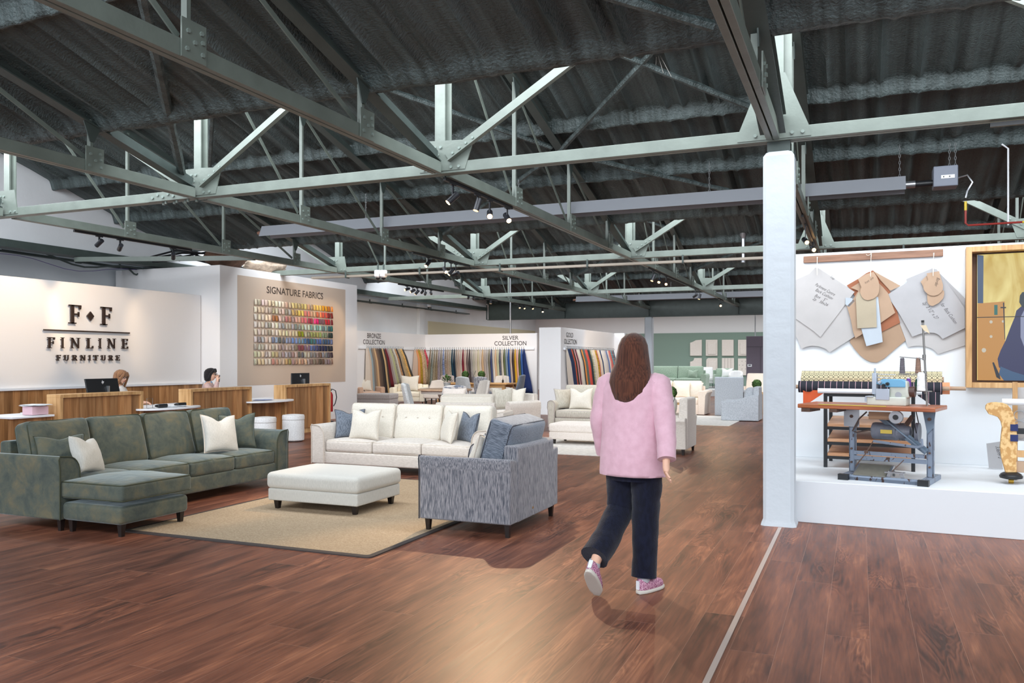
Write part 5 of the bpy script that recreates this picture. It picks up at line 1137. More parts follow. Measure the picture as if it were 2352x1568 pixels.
m=MB(); m.cyl((c.x-.02,vf+.03,.41),(c.x+.02,vf+.03,.41),.024,n=14); m.cyl((c.x,vf+.03,.43),(c.x,vf+.03,q[14].z-.06),.018); m.build('castor',plain('brass_castor',S(190,150,60),.3,metal=.8),t)
m=MB(); 
def rl(y,h,dd=.05,x0=xr-.02): z=dl(D(2340,560+y/2.614,vf)).z; return (x0,x0+.9,vf+.02,vf+.02+dd,z-h/2,z+h/2)
for y,h in ((1125,.05),(1262,.06),(1340,.1)):
    m=MB(); m.box(*rl(y,h)); m.build('cross_rail',M['black'] if y==1125 else M['oakend'] if y==1262 else ct,t,bevel=.003)
m=MB(); z=dl(D(2340,560+952/2.614,vf)).z; m.cyl((q[5].x,vf+.1,z),(q[5].x+1.1,vf+.1,z),.03,n=14); m.build('fabric_roll',M['white'],t)
web=plain('blue_webbing',S(40,50,96),.8)
for y in (1103,1165): p=dl(D(2080+652/2.614,560+y/2.614,vf)); m=MB(); m.box(p.x-.03,p.x+.03,vf-.006,vf+.066,p.z-.03,p.z+.03); m.build('webbing_end',web,t)
for i in range(3):
    for j,y in enumerate((1030,1090,1150)):
        p=dl(D(2340,560+y/2.614,vf+.25)); m=MB(); m.tube([(p.x+.01+i*.14+.045*math.cos(a),vf+.3,p.z+.045*math.sin(a)) for a in [k*PI/6 for k in range(13)]],.004,5); m.build('spring',M['silverm'],t)
m=MB(); m.box(xr+.0,xr+.9,vf+.34,vf+.36,.75,1.25); m.build('back_lining',cg,t)
for sx in (0,.85): m=MB(); m.box(xr+sx-.01,xr+sx+.03,vf+.3,vf+.34,.39,1.3); m.build('rear_leg',M['oakend'],t)
o=poly3(y2([(485,1198),(568,1186),(585,1352),(500,1345)]),1.70,.004,'card_pattern',cg2,'grey card sheet with writing leaning behind the bare armchair frame','card pattern',G)
hand('33699 0',(2080+540/2.614,560+1215/2.614),(2080+556/2.614,560+1290/2.614),1.4,1.698,o)
# steel rack with shelves and fabric rolls ---------------------------------------------
zz=lambda x,y:(1800+x/3.825,720+y/3.825)
t=thing('steel_rack','black steel rack with sloping wooden shelves behind the sewing machine','rack',P0,DA)
vr=1.15; vb=1.75
L0=dl(D(*zz(368,1320),vr)); L1=dl(D(*zz(1138,1355),vr)); xl,xr2=L0.x,L1.x; zt=dl(D(*zz(368,700),vr)).z
for x in (xl,xr2):
    for v in (vr,vb): m=MB(); m.box(x-.018,x+.018,v-.018,v+.018,.386,zt); m.build('upright',M['black'],t,bevel=.002)
shw=wood('shelf_ply',S(176,126,90),S(196,146,108),S(210,164,128),grain=(3,30,30))
for y in (985,1120,1245):
    z=dl(D(*zz(600,y),vr)).z; m=MB(); m.box(xl,xr2,vr-.015,vr+.015,z-.045,z-.015); m.box(xl,xr2,vb-.015,vb+.015,z-.0,z+.03); m.build('shelf_rail',M['black'],t)
    m=MB(); m.add([(xl+.02,vr-.015,z-.012),(xr2-.02,vr-.015,z-.012),(xr2-.02,vb+.02,z+.035),(xl+.02,vb+.02,z+.035),(xl+.02,vr-.015,z+.016),(xr2-.02,vr-.015,z+.016),(xr2-.02,vb+.02,z+.063),(xl+.02,vb+.02,z+.063)],[(0,3,2,1),(4,5,6,7),(0,1,5,4),(1,2,6,5),(2,3,7,6),(3,0,4,7)]); m.build('shelf_board',shw,t)
m=MB(); m.box(xl,xr2,vr-.015,vr+.015,zt-.03,zt); m.box(xl,xr2,vb-.015,vb+.015,zt-.03,zt); m.build('top_rail',M['black'],t)
rw0=dl(D(*zz(300,685),vr-.05)); rw1=dl(D(*zz(1215,690),vr-.05)); m=MB(); m.cyl((rw0.x,vr-.05,zt+.028),(rw1.x,vr-.05,zt+.028),.026,n=16); m.build('white_roller',M['white'],t)
def stripe_mat():
    m,nt,b=newmat('navy_stripe');L=nt.links; w=nd(nt,'ShaderNodeTexWave',wave_type='BANDS',bands_direction='X',i_Scale=5.2); L.new(coords(nt),w.inputs[0]); r=nd(nt,'ShaderNodeMapRange',i_From_Min=.982,i_From_Max=.99); L.new(w.outputs[1],r.inputs[0])
    mx=nd(nt,'ShaderNodeMix',data_type='RGBA'); L.new(r.outputs[0],mx.inputs[0]); mx.inputs[6].default_value=c4(S(34,36,46)); mx.inputs[7].default_value=c4(S(196,160,168)); L.new(mx.outputs[2],b.inputs['Base Color']); b.inputs['Roughness'].default_value=.85; return m
def deco_mat():
    m,nt,b=newmat('geometric_print');L=nt.links; v=nd(nt,'ShaderNodeTexVoronoi',i_Scale=20.0,i_Randomness=0.0); L.new(coords(nt,(1,1,1.4)),v.inputs[0]); s=nd(nt,'ShaderNodeMath',operation='SINE'); k=nd(nt,'ShaderNodeMath',operation='MULTIPLY'); k.inputs[1].default_value=22; L.new(v.outputs[0],k.inputs[0]); L.new(k.outputs[0],s.inputs[0]); r=nd(nt,'ShaderNodeMapRange',i_From_Min=-.55,i_From_Max=-.25); L.new(s.outputs[0],r.inputs[0])
    mx=nd(nt,'ShaderNodeMix',data_type='RGBA'); L.new(r.outputs[0],mx.inputs[0]); mx.inputs[6].default_value=c4(S(70,66,56)); mx.inputs[7].default_value=c4(S(216,204,166)); L.new(mx.outputs[2],b.inputs['Base Color']); b.inputs['Roughness'].default_value=.85; return m
def roll(x0,x1,vc,r,mat,label,z,core=True,cx=.05):
    t=thing('fabric_roll',label,'fabric roll',P0,DA,None); m=MB(); N=28
    ring=[(0,r*.98),(.005,r)]; m.cyl((x0,vc,z),(x1,vc,z),r,n=N); m.build('cloth_winding',mat,t,ang=50)
    m=MB(); m.cyl((x0-cx,vc,z),(x1+cx*1.6,vc,z),r*.34,n=14); m.build('cardboard_core',ct,t)
    return t
R1=dl(D(*zz(125,620),vr+.02)); R2=dl(D(*zz(1395,640),vr+.02)); rr=.062
roll(R1.x,R2.x,vr+.09,rr,stripe_mat(),'dark navy striped fabric roll lying in front on the black rack',zt+rr+.002,cx=.04)
R3=dl(D(*zz(150,540),vr+.3)); R4=dl(D(*zz(1395,560),vr+.3)); roll(R3.x,R4.x,vr+.42,.085,deco_mat(),'cream geometric-patterned fabric roll at the back of the black rack',zt+.145,cx=.01)
pe=plain('peach_cloth',S(230,150,110),.85); roll(R1.x+.25,R2.x+.07,vr+.225,.06,pe,'peach fabric roll between the striped and patterned rolls',zt+.062,cx=.09)
m=MB(); m.M=DM; m.grid(lambda u,v:(R1.x+.05+.22*u,vr+.04+.02*math.sin(u*7),zt+.03-(.16*(1-u)+.02)*v),8,5); o=m.build('fabric_offcut',plain('orange_cloth',S(206,90,50),.85)); tag(o,'orange cloth corner hanging below the left end of the striped roll','cloth')
m=MB(); m.M=DM; m.grid(lambda u,v:(R2.x-.22+.2*u,vr+.02+.02*math.sin(u*7),zt+.03-(.04+.15*u)*v),8,5); o=m.build('fabric_offcut',stripe_mat()); tag(o,'loose striped cloth end hanging at the right of the rolls','cloth')
# industrial sewing machine --------------------------------------------------------------
A_=PZ(1957,1085,.42);B_=PZ(2136,1099,.42); dx=(B_-A_); W_=dx.length; rz=math.atan2(dx.y,dx.x)
t=thing('sewing_machine','old industrial overlock sewing machine on a chipped blue-grey steel stand','sewing machine',(A_.x,A_.y,.385),rz)
def chipped():
    m,nt,b=newmat('chipped_blue_paint');L=nt.links; n=nd(nt,'ShaderNodeTexNoise',i_Scale=16.0,i_Detail=6.0,i_Distortion=.8); L.new(coords(nt,(1.6,1.6,.6)),n.inputs[0]); r=nd(nt,'ShaderNodeMapRange',i_From_Min=.60,i_From_Max=.63); L.new(n.outputs[0],r.inputs[0])
    mx=nd(nt,'ShaderNodeMix',data_type='RGBA'); L.new(r.outputs[0],mx.inputs[0]); mx.inputs[6].default_value=c4(S(132,144,162)); mx.inputs[7].default_value=c4(S(74,52,46)); L.new(mx.outputs[2],b.inputs['Base Color']); b.inputs['Roughness'].default_value=.5; return m
cp=chipped(); cp2=plain('blue_grey_paint',S(112,130,148),.5,noise_amt=.1); rust=plain('rusty_steel',S(96,72,60),.6,noise_amt=.3,nscale=20)
H=.70
def P(n,mt,m,parent=t,**k): return m.build(n,mt,parent,**k)
for x in (0,W_):
    m=MB(); m.box(x-.028,x+.028,.0,.012,.05,H-.06); m.box(x-.028,x-.018,.0,.06,.05,H-.06); m.box(x+.018,x+.028,0,.06,.05,H-.06); P('leg',cp,m)
    m=MB(); m.box(x-.04,x+.04,-.27,.30,.0,.045) ; P('foot',cp,m,bevel=.004)
    m=MB(); m.box(x-.07,x+.07,-.02,-.008,H-.22,H-.04) if x==0 else m.prism([(x-.06,H-.04),(x+.05,H-.04),(x+.03,H-.2),(x-.02,H-.26)],-.014,-.004,'y'); P('leg_bracket',M['silverm'] if x==0 else cp2,m)
    m=MB(); m.cbox((x,-.285,.024),(.09,.06,.06)); P('rubber_cap',M['black'],m)
    m=MB(); m.cyl((x,-.03,H-.12),(x,-.01,H-.12),.016,n=8); m.cyl((x,-.03,.14),(x,-.01,.14),.01,n=6); m.cyl((x,-.03,.27),(x,-.01,.27),.01,n=6); P('bolt',rust,m)
m=MB(); m.box(-.04,W_+.02,-.26,-.21,.0,.03); m.box(-.04,W_+.02,-.26,-.25,0,.05); P('base_bar',cp,m)
m=MB(); m.box(.02,W_-.02,-.005,.01,.165,.205); m.box(.02,W_-.02,-.012,.03,.215,.25); P('cross_rail',cp,m)
tw=wood('machine_table_wood',S(146,78,44),S(172,98,60),S(190,116,76),grain=(2,30,30),rough=.3)
m=MB(); m.box(-.42,W_+.10,-.32,.26,H-.04,H+.0); P('tabletop',tw,m,bevel=.008)
m=MB(); m.box(-.38,-.30,-.33,.0,H-.075,H-.04); m.box(-.12,-.05,-.33,0,H-.07,H-.04); P('table_clip',rust,m)
yl=plain('yellow_tape',S(206,180,80),.6); m=MB(); m.box(-.22,.38,-.322,-.30,H-.004,H+.003); P('measuring_tape',yl,m)
m=MB(); m.bar((W_*.36,-.03,H-.1),(W_-.02,-.03,.28),.012,.06); m.bar((W_*.36,-.06,H-.08),(W_-.02,-.06,.28),.05,.012); P('diagonal_brace',cp2,m)
m=MB(); m.box(.2,W_-.22,-.2,-.16,H-.13,H-.06); P('wooden_bearer',wood('bearer',S(120,88,62),S(146,110,80),S(160,124,94),grain=(2,30,30)),m)
m=MB(); m.cyl((W_-.24,-.24,H-.1),(W_-.24,-.19,H-.1),.058,n=24); P('pulley_wheel',M['silverm'],m); m=MB(); m.cyl((W_-.24,-.25,H-.1),(W_-.24,-.24,H-.1),.024,n=12); P('hub',M['black'],m)
# motor
m=MB(); mo=plain('motor_grey',S(112,116,128),.45,noise_amt=.2,nscale=14)
cx0=W_*.26; m.lathe([(.06,-.17),(.088,-.16),(.095,-.14),(.095,.02),(.1,.03),(.1,.05),(.09,.06),(.088,.12),(.06,.17),(.02,.18)],n=28); m.v=[Vector((cx0+.17+v.z,.02+v.y,.45+v.x*.85)) for v in m.v]; mot=P('motor',mo,m)
m=MB(); m.box(cx0+.1,cx0+.2,-.09,-.075,.435,.47); m.build('maker_plate',yl,mot); 
for a in range(5): m=MB(); m.tube([(cx0+.06+.0*a,.02,0)]*2,.001,3) if 0 else m.cyl((cx0+.25+a*.012,.02,.45),(cx0+.254+a*.012,.02,.45),.084,n=24); m.build('cooling_fin',mo,mot)
m=MB(); m.bar((cx0+.18,.0,.52),(cx0+.18,.0,H-.1),.03,.05); m.bar((cx0+.3,0,.51),(cx0+.36,0,H-.1),.025,.04); P('motor_mount',rust,m)
m=MB(); m.cyl((W_-.12,.02,.45),(W_-.09,.02,.45),.09,n=28); P('belt_wheel',mo,m)
m=MB(); m.tube([(W_-.1,-.07,.45),(W_-.12,-.12,H-.1),(W_-.14,-.1,H),(W_-.13,.05,H-.04),(W_-.1,.11,.45)],.005,5); P('drive_belt',M['black'],m)
m=MB(); m.tube([(cx0+.04,-.1,.36),(cx0+.2,-.1,.345),(cx0+.42,-.1,.325),(cx0+.46,-.1,.34),(cx0+.45,-.08,.4)],.014,6); P('clutch_lever',cp,m)
m=MB(); m.tube([(cx0,-.02,.46),(cx0-.12,-.05,.43),(cx0-.16,-.05,.44),(cx0-.1,-.05,.56),(cx0-.03,-.05,H-.07)],.008,6); m.tube([(cx0-.02,-.05,H-.1),(cx0+.05,-.06,H-.13),(cx0+.16,-.05,H-.12)],.008,6); P('cable',plain('brown_cable',S(84,70,64),.6),m)
m=MB(); m.tube([(cx0+.04,-.1,.36),(cx0-.02,-.14,.24),(cx0-.1,-.18,.12)],.005,6); m.cbox((cx0-.015,-.13,.26),(.03,.03,.03)); P('treadle_rod',rust,m)
m=MB(); m.tube([(W_-.2,-.1,.2),(W_-.28,-.2,.10)],.004,6); P('lifter_rod',rust,m)
m=MB(); m.add([(.08,-.26,.045),(.36,-.26,.045),(.36,.0,.12),(.08,.0,.12),(.08,-.26,.057),(.36,-.26,.057),(.36,0,.132),(.08,0,.132)],[(0,3,2,1),(4,5,6,7),(0,1,5,4),(1,2,6,5),(2,3,7,6),(3,0,4,7)]); P('treadle_plate',plain('treadle_grey',S(110,108,98),.5,noise_amt=.2),m)
m=MB(); 
for x in (.07,.37): m.bar((x,-.22,.03),(x,.0,.12),.02,.03); m.bar((x,0,.12),(x,.03,.03),.02,.02)
P('treadle_bracket',M['silverm'],m)
m=MB(); m.box(W_-.33,W_-.17,-.26,-.18,.09,.10); m.bar((W_-.31,-.22,.04),(W_-.29,-.22,.1),.02,.03); m.bar((W_-.18,-.22,.04),(W_-.2,-.22,.1),.02,.03); P('knee_pedal',M['silverm'],m)
# machine head
hd=thing('overlock_head','pale blue and grey overlock machine head on the wooden machine table','sewing machine',t.location+Matrix.Rotation(rz,3,'Z')@Vector((W_*.30,-.08,H)),rz)
off=plain('machine_enamel',S(196,200,190),.35,noise_amt=.08,nscale=12); blu=plain('machine_blue',S(110,170,206),.35); stl=plain('machine_steel',S(176,186,198),.28,metal=.5)
def Q(n,mt,m,**k): return m.build(n,mt,hd,**k)
m=MB(); m.rbox((.14,0,.04),(.34,.18,.08),.012,n=3); Q('bed',off,m)
m=MB(); m.rbox((.24,.02,.15),(.16,.16,.16),.02,n=4,fn=lambda w,tt:[w[0]*(1-.12*tt[2]),w[1],w[2]]); Q('body',off,m)
m=MB(); m.prism([(.05,.20),(.10,.245),(.27,.245),(.30,.225),(.30,.17),(.14,.17)],-.07,.05,'y'); Q('top_cover',blu,m,bevel=.006)
m=MB(); m.box(.05,.17,-.095,-.085,.05,.155); Q('loop_cover',stl,m,bevel=.004); m=MB(); m.box(-.04,.03,-.1,.04,.075,.085); m.box(-.05,.0,-.08,-.02,.03,.075); Q('work_plate',stl,m,bevel=.002)
m=MB(); m.box(.01,.05,-.06,-.0,.10,.30); m.cyl((.03,-.03,.3),(.03,-.03,.345),.008); m.cyl((.03,-.03,.02),(.03,-.03,.12),.005); Q('needle_bar',stl,m,bevel=.003)
m=MB(); m.bar((.06,-.07,.29),(.22,-.07,.285),.006); m.bar((.06,-.07,.26),(.2,-.07,.26),.006); Q('thread_guide',stl,m)
for x,z in ((.085,.215),(.115,.185),(.15,.2)): m=MB(); m.cyl((x,-.1,z),(x,-.07,z),.014,.017,n=12); m.cyl((x,-.115,z),(x,-.1,z),.006,n=8); Q('tension_dial',M['black'] if x!=.085 else stl,m)
m=MB(); m.cyl((.32,.0,.13),(.37,.0,.13),.045,.05,n=20); Q('handwheel',plain('bakelite',S(84,60,54),.4),m); m=MB(); m.cyl((.24,-.065,.1),(.24,-.06,.1),.028,n=16); Q('oil_window',M['silverm'],m)
# thread stand
ts=thing('thread_stand','steel thread stand with cones beside the overlock machine head','thread stand',t.location+Matrix.Rotation(rz,3,'Z')@Vector((W_-.02,-.02,H)),rz)
def T_(n,mt,m,**k): return m.build(n,mt,ts,**k)
gs=plain('stand_steel',S(134,132,130),.4,metal=.5)
m=MB(); m.cyl((0,0,0),(-.035,0,.74),.0095,n=8); m.cyl((-.035,0,.74),(-.036,0,.77),.011,n=8); T_('pole',gs,m); m=MB(); m.cyl((-.036,0,.765),(-.037,0,.785),.013,n=8); T_('cap',M['black'],m)
m=MB(); m.box(-.2,.04,-.02,.02,.13,.14); T_('arm',gs,m); m=MB(); m.box(-.24,.0,-.015,.015,.28,.287); T_('arm',gs,m); m=MB(); m.bar((-.23,0,.45),(-.02,0,.43),.035,.008); T_('arm',gs,m)
for z_,x_ in ((.11,-.01),(.27,-.018),(.42,-.025)): m=MB(); m.cyl((x_,0,z_),(x_,0,z_+.05),.016,n=8); T_('clamp',gs,m)
for x in (-.19,-.06): m=MB(); m.lathe([(.005,0),(.055,.004),(.055,.008),(.005,.006)],(x,0,.29),20); T_('spool_plate',gs,m)
m=MB(); m.grid(lambda u,v:(-.035+.05*(u-.4)+.03*v,-.014,.74-.08*v*(.6+.4*u)),5,5); T_('rag',plain('rag_cream',S(222,206,176),.9),m)
def cone(x,y,z,r0,r1,h,col,label):
    o=thing('thread_cone',label,'thread cone',ts.location+Matrix.Rotation(rz,3,'Z')@Vector((x,y,z)),rz,'cones of thread on the stand')
    m=MB(); m.lathe([(r0,0)]+[(r0+(r1-r0)*i/14+(.0012 if i%2 else 0),.003+h*i/14) for i in range(15)],n=18); m.build('thread',cloth('thread_'+label[:9].replace(' ','_'),S(*col),S(*[min(255,int(c*1.25)) for c in col]),(30,30,260),.4,.6),o)
    m=MB(); m.lathe([(r1*.8,h),(r1*.75,h+.014)],n=14); m.build('spool_tip',plain('spool_red',S(206,60,40),.4) if z>.3 else M['white'],o)
cone(-.21,0,.299,.024,.017,.135,(92,88,94),'charcoal patterned cone of thread, upper left on the stand'); cone(-.075,0,.299,.026,.018,.14,(120,96,84),'brown cone of thread, upper right on the stand')
cone(-.155,0,.141,.026,.017,.105,(110,64,140),'purple cone of thread, lower left on the stand'); cone(-.085,.03,.141,.026,.018,.1,(44,84,66),'dark green cone of thread, lower middle on the stand'); cone(-.04,-.055,.141,.036,.03,.155,(220,220,222),'large white cone of thread, lower right on the stand')
# ================================================================ PEOPLE
M['skin']=plain('skin',S(224,176,150),.5,noise_amt=.03)
def skin(name,nodes,edges,mat,parent,root=0,sub=2):
    me=bpy.data.meshes.new(name); me.from_pydata([Vector(p) for p,_ in nodes],edges,[]); me.materials.append(mat)
    o=bpy.data.objects.new(name,me); link(o,parent)
    md=o.modifiers.new('skin','SKIN'); 
    if not me.skin_vertices: 
        import bmesh
        b=bmesh.new(); b.from_mesh(me); b.verts.layers.skin.verify(); b.to_mesh(me); b.free()
    for i,(p,r) in enumerate(nodes):
        sv=me.skin_vertices[0].data[i]; sv.radius=(r,r) if not isinstance(r,tuple) else r; sv.use_root=(i==root)
    md.use_smooth_shade=True; s=o.modifiers.new('sub','SUBSURF'); s.levels=sub; s.render_levels=sub
    return o
def hand_nodes(nodes,edges,iw,w,d,side,curl=.35):
    """adds palm and five fingers from wrist index iw; w wrist pos, d direction, side = thumb side vector"""
    d=Vector(d).normalized(); s=Vector(side).normalized(); nrm=d.cross(s).normalized(); w=Vector(w)
    pc=len(nodes); nodes.append((w+d*.045,.026)); edges.append((iw,pc)); pd=len(nodes); nodes.append((w+d*.08,.025)); edges.append((pc,pd))
    for k,(o,L) in enumerate(((.028,.072),(.01,.08),(-.01,.075),(-.028,.06))):
        b=w+d*.09+s*o; prev=pd
        for j in range(3):
            a=curl*(j+.5); q=b+(d*math.cos(a)+nrm*math.sin(a))*L/3; i=len(nodes); nodes.append((q,.0085-.0008*j)); edges.append((prev,i)); prev=i; b=q
    a1=len(nodes); nodes.append((w+d*.05+s*.038,.011)); edges.append((pc,a1)); a2=len(nodes); nodes.append((w+d*.075+s*.048,.009)); edges.append((a1,a2))
def head(parent,c,yaw=0,pitch=0,mat=None,lips=(180,96,90)):
    """face looks along +y of its own frame"""
    mat=mat or M['skin']; Mx=Matrix.Translation(c)@Matrix.Rotation(yaw,4,'Z')@Matrix.Rotation(pitch,4,'X')
    def f(v):
        x,y,z=v
        if z<0: k=1-.30*min(1,(-z/.115))**1.5; x*=k; y=y*(1-.12*(-z/.115))+.012*(-z/.115)
        if y>.04:
            y+=.020*math.exp(-(x/.013)**2-((z+.012)/.026)**2)+.006*math.exp(-(x/.012)**2-((z-.02)/.03)**2)
            y-=.010*(math.exp(-((abs(x)-.032)/.016)**2-((z-.018)/.012)**2))
            y+=.006*math.exp(-(x/.022)**2-((z+.052)/.008)**2); y+=.006*math.exp(-(x/.02)**2-((z+.095)/.02)**2)
        return Vector((x,y,z))
    m=MB(); m.M=Mx; m.ball((0,0,0),.076,.094,.116,n=36,m=28,fn=f)
    for s in (-1,1): m.ball((s*.077,-.005,-.005),.010,.02,.032,n=8,m=8)
    h=m.build('head',mat,parent,ang=80)
    m=MB(); m.M=Mx
    for s in(-1,1): m.ball((s*.031,.082,.017),.0115,n=10,m=8)
    m.build('eyes',plain('eye_white',S(226,220,214),.2),h)
    m=MB(); m.M=Mx
    for s in(-1,1): m.ball((s*.031,.0915,.017),.0055,n=8,m=6)
    m.build('irises',plain('iris',S(60,40,30),.2),h)
    m=MB(); m.M=Mx; m.ball((0,.093,-.052),.022,.008,.008,n=12,m=8); m.build('mouth',plain('lips',S(*lips),.4),h)
    m=MB(); m.M=Mx
    for s in(-1,1): m.tube([(s*.018,.092,.036),(s*.032,.091,.041),(s*.046,.083,.037)],.003,5)
    m.build('eyebrows',plain('brow',S(60,42,34),.8),h)
    return h,Mx
def hairmat(n,a,b): return cloth(n,S(*a),S(*b),(130,130,5),.35,.65,.3,.1)
def loft(rings,n=28,jit=0,seed=0,caps=True,freq=14):
    """rings: (cx,cy,cz,rx,ry[,tiltx])"""
    m=MB(); vs=[]
    for k,r in enumerate(rings):
        cx,cy,cz,rx,ry=r[:5]; tl=r[5] if len(r)>5 else 0
        for i in range(n):
            a=2*PI*i/n; j=1+jit*noise.noise(Vector((math.cos(a)*freq/4+seed,math.sin(a)*freq/4,k*.25)))
            x=rx*math.cos(a)*j; y=ry*math.sin(a)*j
            vs.append((cx+x,cy+y,cz+y*tl))
    m.add(vs,[(k*n+i,k*n+(i+1)%n,(k+1)*n+(i+1)%n,(k+1)*n+i) for k in range(len(rings)-1) for i in range(n)])
    if caps: b=0; m.f+=[tuple(range(n-1,-1,-1)),tuple(range((len(rings)-1)*n,len(rings)*n))]
    return m
def limb(pts,n=18,jit=.05,seed=0,caps=False):
    """cloth tube round a limb with folds. pts: (pos, r)"""
    P=[Vector(p) for p,_ in pts]; Rr=[r for _,r in pts]; Q=[];q=[]
    for i in range(len(P)-1):
        for k in range(5):
            f=k/5; Q.append(P[i].lerp(P[i+1],f)); q.append(Rr[i]+(Rr[i+1]-Rr[i])*f)
    Q.append(P[-1]); q.append(Rr[-1]); m=MB(); vs=[]; pa=None
    for i,p in enumerate(Q):
        d=(Q[min(i+1,len(Q)-1)]-Q[max(i-1,0)]).normalized()
        if pa is None: a=d.cross(Vector((0,1,.01))).normalized()
        else: a=(pa-d*pa.dot(d)).normalized()
        pa=a;b=d.cross(a)
        for k in range(n):
            t=2*PI*k/n; j=1+jit*noise.noise(Vector((math.cos(t)*1.6+seed,math.sin(t)*1.6,i*.55)))*2
            vs.append(p+(a*math.cos(t)+b*math.sin(t))*q[i]*j)
    m.add(vs,[(i*n+k,i*n+(k+1)%n,(i+1)*n+(k+1)%n,(i+1)*n+k) for i in range(len(Q)-1) for k in range(n)])
    m.f+=[tuple(range(n-1,-1,-1)),tuple(range((len(Q)-1)*n,len(Q)*n))]
    return m
# --- woman walking away
fp=PZ(1490,1352,0)
t=thing('person','person walking away: pink jacket, navy trousers, long brown hair, glittery trainers','person',(fp.x-.09,fp.y-.05,0),R(-6))
N=[((0,0,.93),.11),((0,0,1.08),.10),((0,.0,1.22),.11),((0,0,1.35),.09),((0,.0,1.43),.045),((0,.015,1.52),.05),
 ((.09,0,.88),.085),((.075,.03,.50),.055),((.075,-.02,.11),.038),((.09,.02,.05),.03),
 ((-.09,0,.88),.085),((-.10,.03,.50),.055),((-.13,-.30,.26),.038),((-.14,-.36,.18),.03),
 ((.165,0,1.36),.05),((.235,-.06,1.12),.036),((.275,-.16,.90),.026),
 ((-.165,0,1.36),.05),((-.235,.0,1.11),.036),((-.235,.08,.89),.026)]
E_=[(0,1),(1,2),(2,3),(3,4),(4,5),(0,6),(6,7),(7,8),(8,9),(0,10),(10,11),(11,12),(12,13),(3,14),(14,15),(15,16),(3,17),(17,18),(18,19)]
hand_nodes(N,E_,16,(.275,-.16,.90),(.12,-.35,-.9),(-.3,.8,-.3),.3); hand_nodes(N,E_,19,(-.235,.08,.89),(0,.3,-1),(.3,.9,.2),.3)
skin('body',N,E_,M['skin'],t)
head(t,(0,.025,1.565),pitch=R(-4))
hb=hairmat('brown_hair',(58,34,27),(98,58,42))
m=loft([(-.01,-.11,1.225,.03,.015),(-.01,-.115,1.25,.075,.03),(0,-.11,1.30,.11,.045),(0,-.085,1.36,.135,.07),(.0,-.05,1.42,.134,.085),(0,-.02,1.48,.115,.1),(0,-.012,1.54,.102,.107),(0,-.005,1.60,.092,.108),(0,.0,1.645,.074,.09),(0,.003,1.672,.046,.058),(0,.005,1.684,.012,.015)],48,.07,3,freq=22); m.build('hair',hb,t,ang=80)
# jacket
pj=cloth('pink_jacket',S(212,168,182),S(224,182,196),(20,20,20),.3,.7,.4,.25)
m=loft([(0,.0,.752,.222,.150),(0,0,.77,.226,.155),(0,0,.86,.224,.152),(0,0,.96,.215,.146),(0,0,1.06,.205,.138),(0,0,1.16,.205,.138),(0,0,1.24,.208,.138),(0,-.005,1.32,.208,.128),(0,-.005,1.365,.20,.115),(0,0,1.395,.165,.095),(0,0,1.42,.115,.08),(0,.005,1.45,.072,.068),(0,.01,1.475,.06,.062)],48,.09,5,freq=11)
j=m.build('jacket',pj,t,ang=80)
m=limb([((.12,0,1.375),.055),((.175,0,1.345),.078),((.205,-.03,1.24),.072),((.235,-.06,1.12),.068),((.26,-.11,1.0),.062),((.28,-.165,.885),.058)],seed=1); m.build('sleeve',pj,j,ang=80)
m=limb([((-.12,0,1.375),.055),((-.175,0,1.345),.078),((-.205,0,1.24),.072),((-.235,0,1.11),.068),((-.24,.04,1.0),.062),((-.238,.085,.875),.058)],seed=9); m.build('sleeve',pj,j,ang=80)
nv=cloth('navy_trousers',S(12,15,32),S(19,23,43),(50,50,20),.4,.6,.2,.5)
m=loft([(0,0,.72,.165,.12),(0,0,.80,.175,.125),(0,0,.92,.165,.12),(0,0,.98,.15,.11)],30,.03,2); tr=m.build('trousers',nv,t,ang=80)
m=limb([((.085,0,.82),.105),((.082,.02,.65),.098),((.078,.03,.50),.09),((.078,.01,.3),.082),((.078,-.015,.095),.078)],seed=4); m.build('trouser_leg',nv,tr,ang=80)
m=limb([((-.085,0,.82),.105),((-.092,.02,.65),.096),((-.10,.025,.52),.09),((-.12,-.14,.37),.088),((-.145,-.30,.255),.092)],seed=7); m.build('trouser_leg',nv,tr,ang=80)
gl=cloth('glitter_pink',S(150,84,116),S(216,170,190),(160,160,160),.45,.55,0,.2)
def shoe(Mx):
    m=MB(); m.M=Mx
    m.rbox((0,.05,.045),(.088,.255,.075),.035,n=6,fn=lambda w,tt:[w[0]*max(.09,1-abs(tt[1])**3)**.5,w[1],w[2]-(.02*max(0,tt[1]) if tt[2]>0 else 0)+(.018 if tt[1]<-.3 and tt[2]>0 else 0)])
    s=m.build('shoe',gl,t,ang=80); m=MB(); m.M=Mx; m.rbox((0,.05,.012),(.096,.268,.024),.011,n=6,fn=lambda w,tt:[w[0]*max(.0625,1-abs(tt[1])**3.2)**.5*(1+.06*tt[1]),w[1],w[2]]); m.build('sole',plain('off_white_rubber',S(206,200,190),.6),s,ang=80)
    m=MB(); m.M=Mx; m.box(-.012,.012,-.083,-.076,.03,.085); m.build('heel_stripe',M['white'],s)
    m=MB(); m.M=Mx; m.lathe([(.036,.06),(.042,.085),(.037,.12)],(0,-.02,0),16); m.build('sock',plain('grey_sock',S(170,170,174),.9),s)
shoe(Matrix.Translation((.09,-.02,0))@Matrix.Rotation(R(-18),4,'Z'))
shoe(Matrix.Translation((-.14,-.345,.17))@Matrix.Rotation(R(4),4,'Z')@Matrix.Rotation(R(-48),4,'X')@Matrix.Translation((0,.0,-.05)))
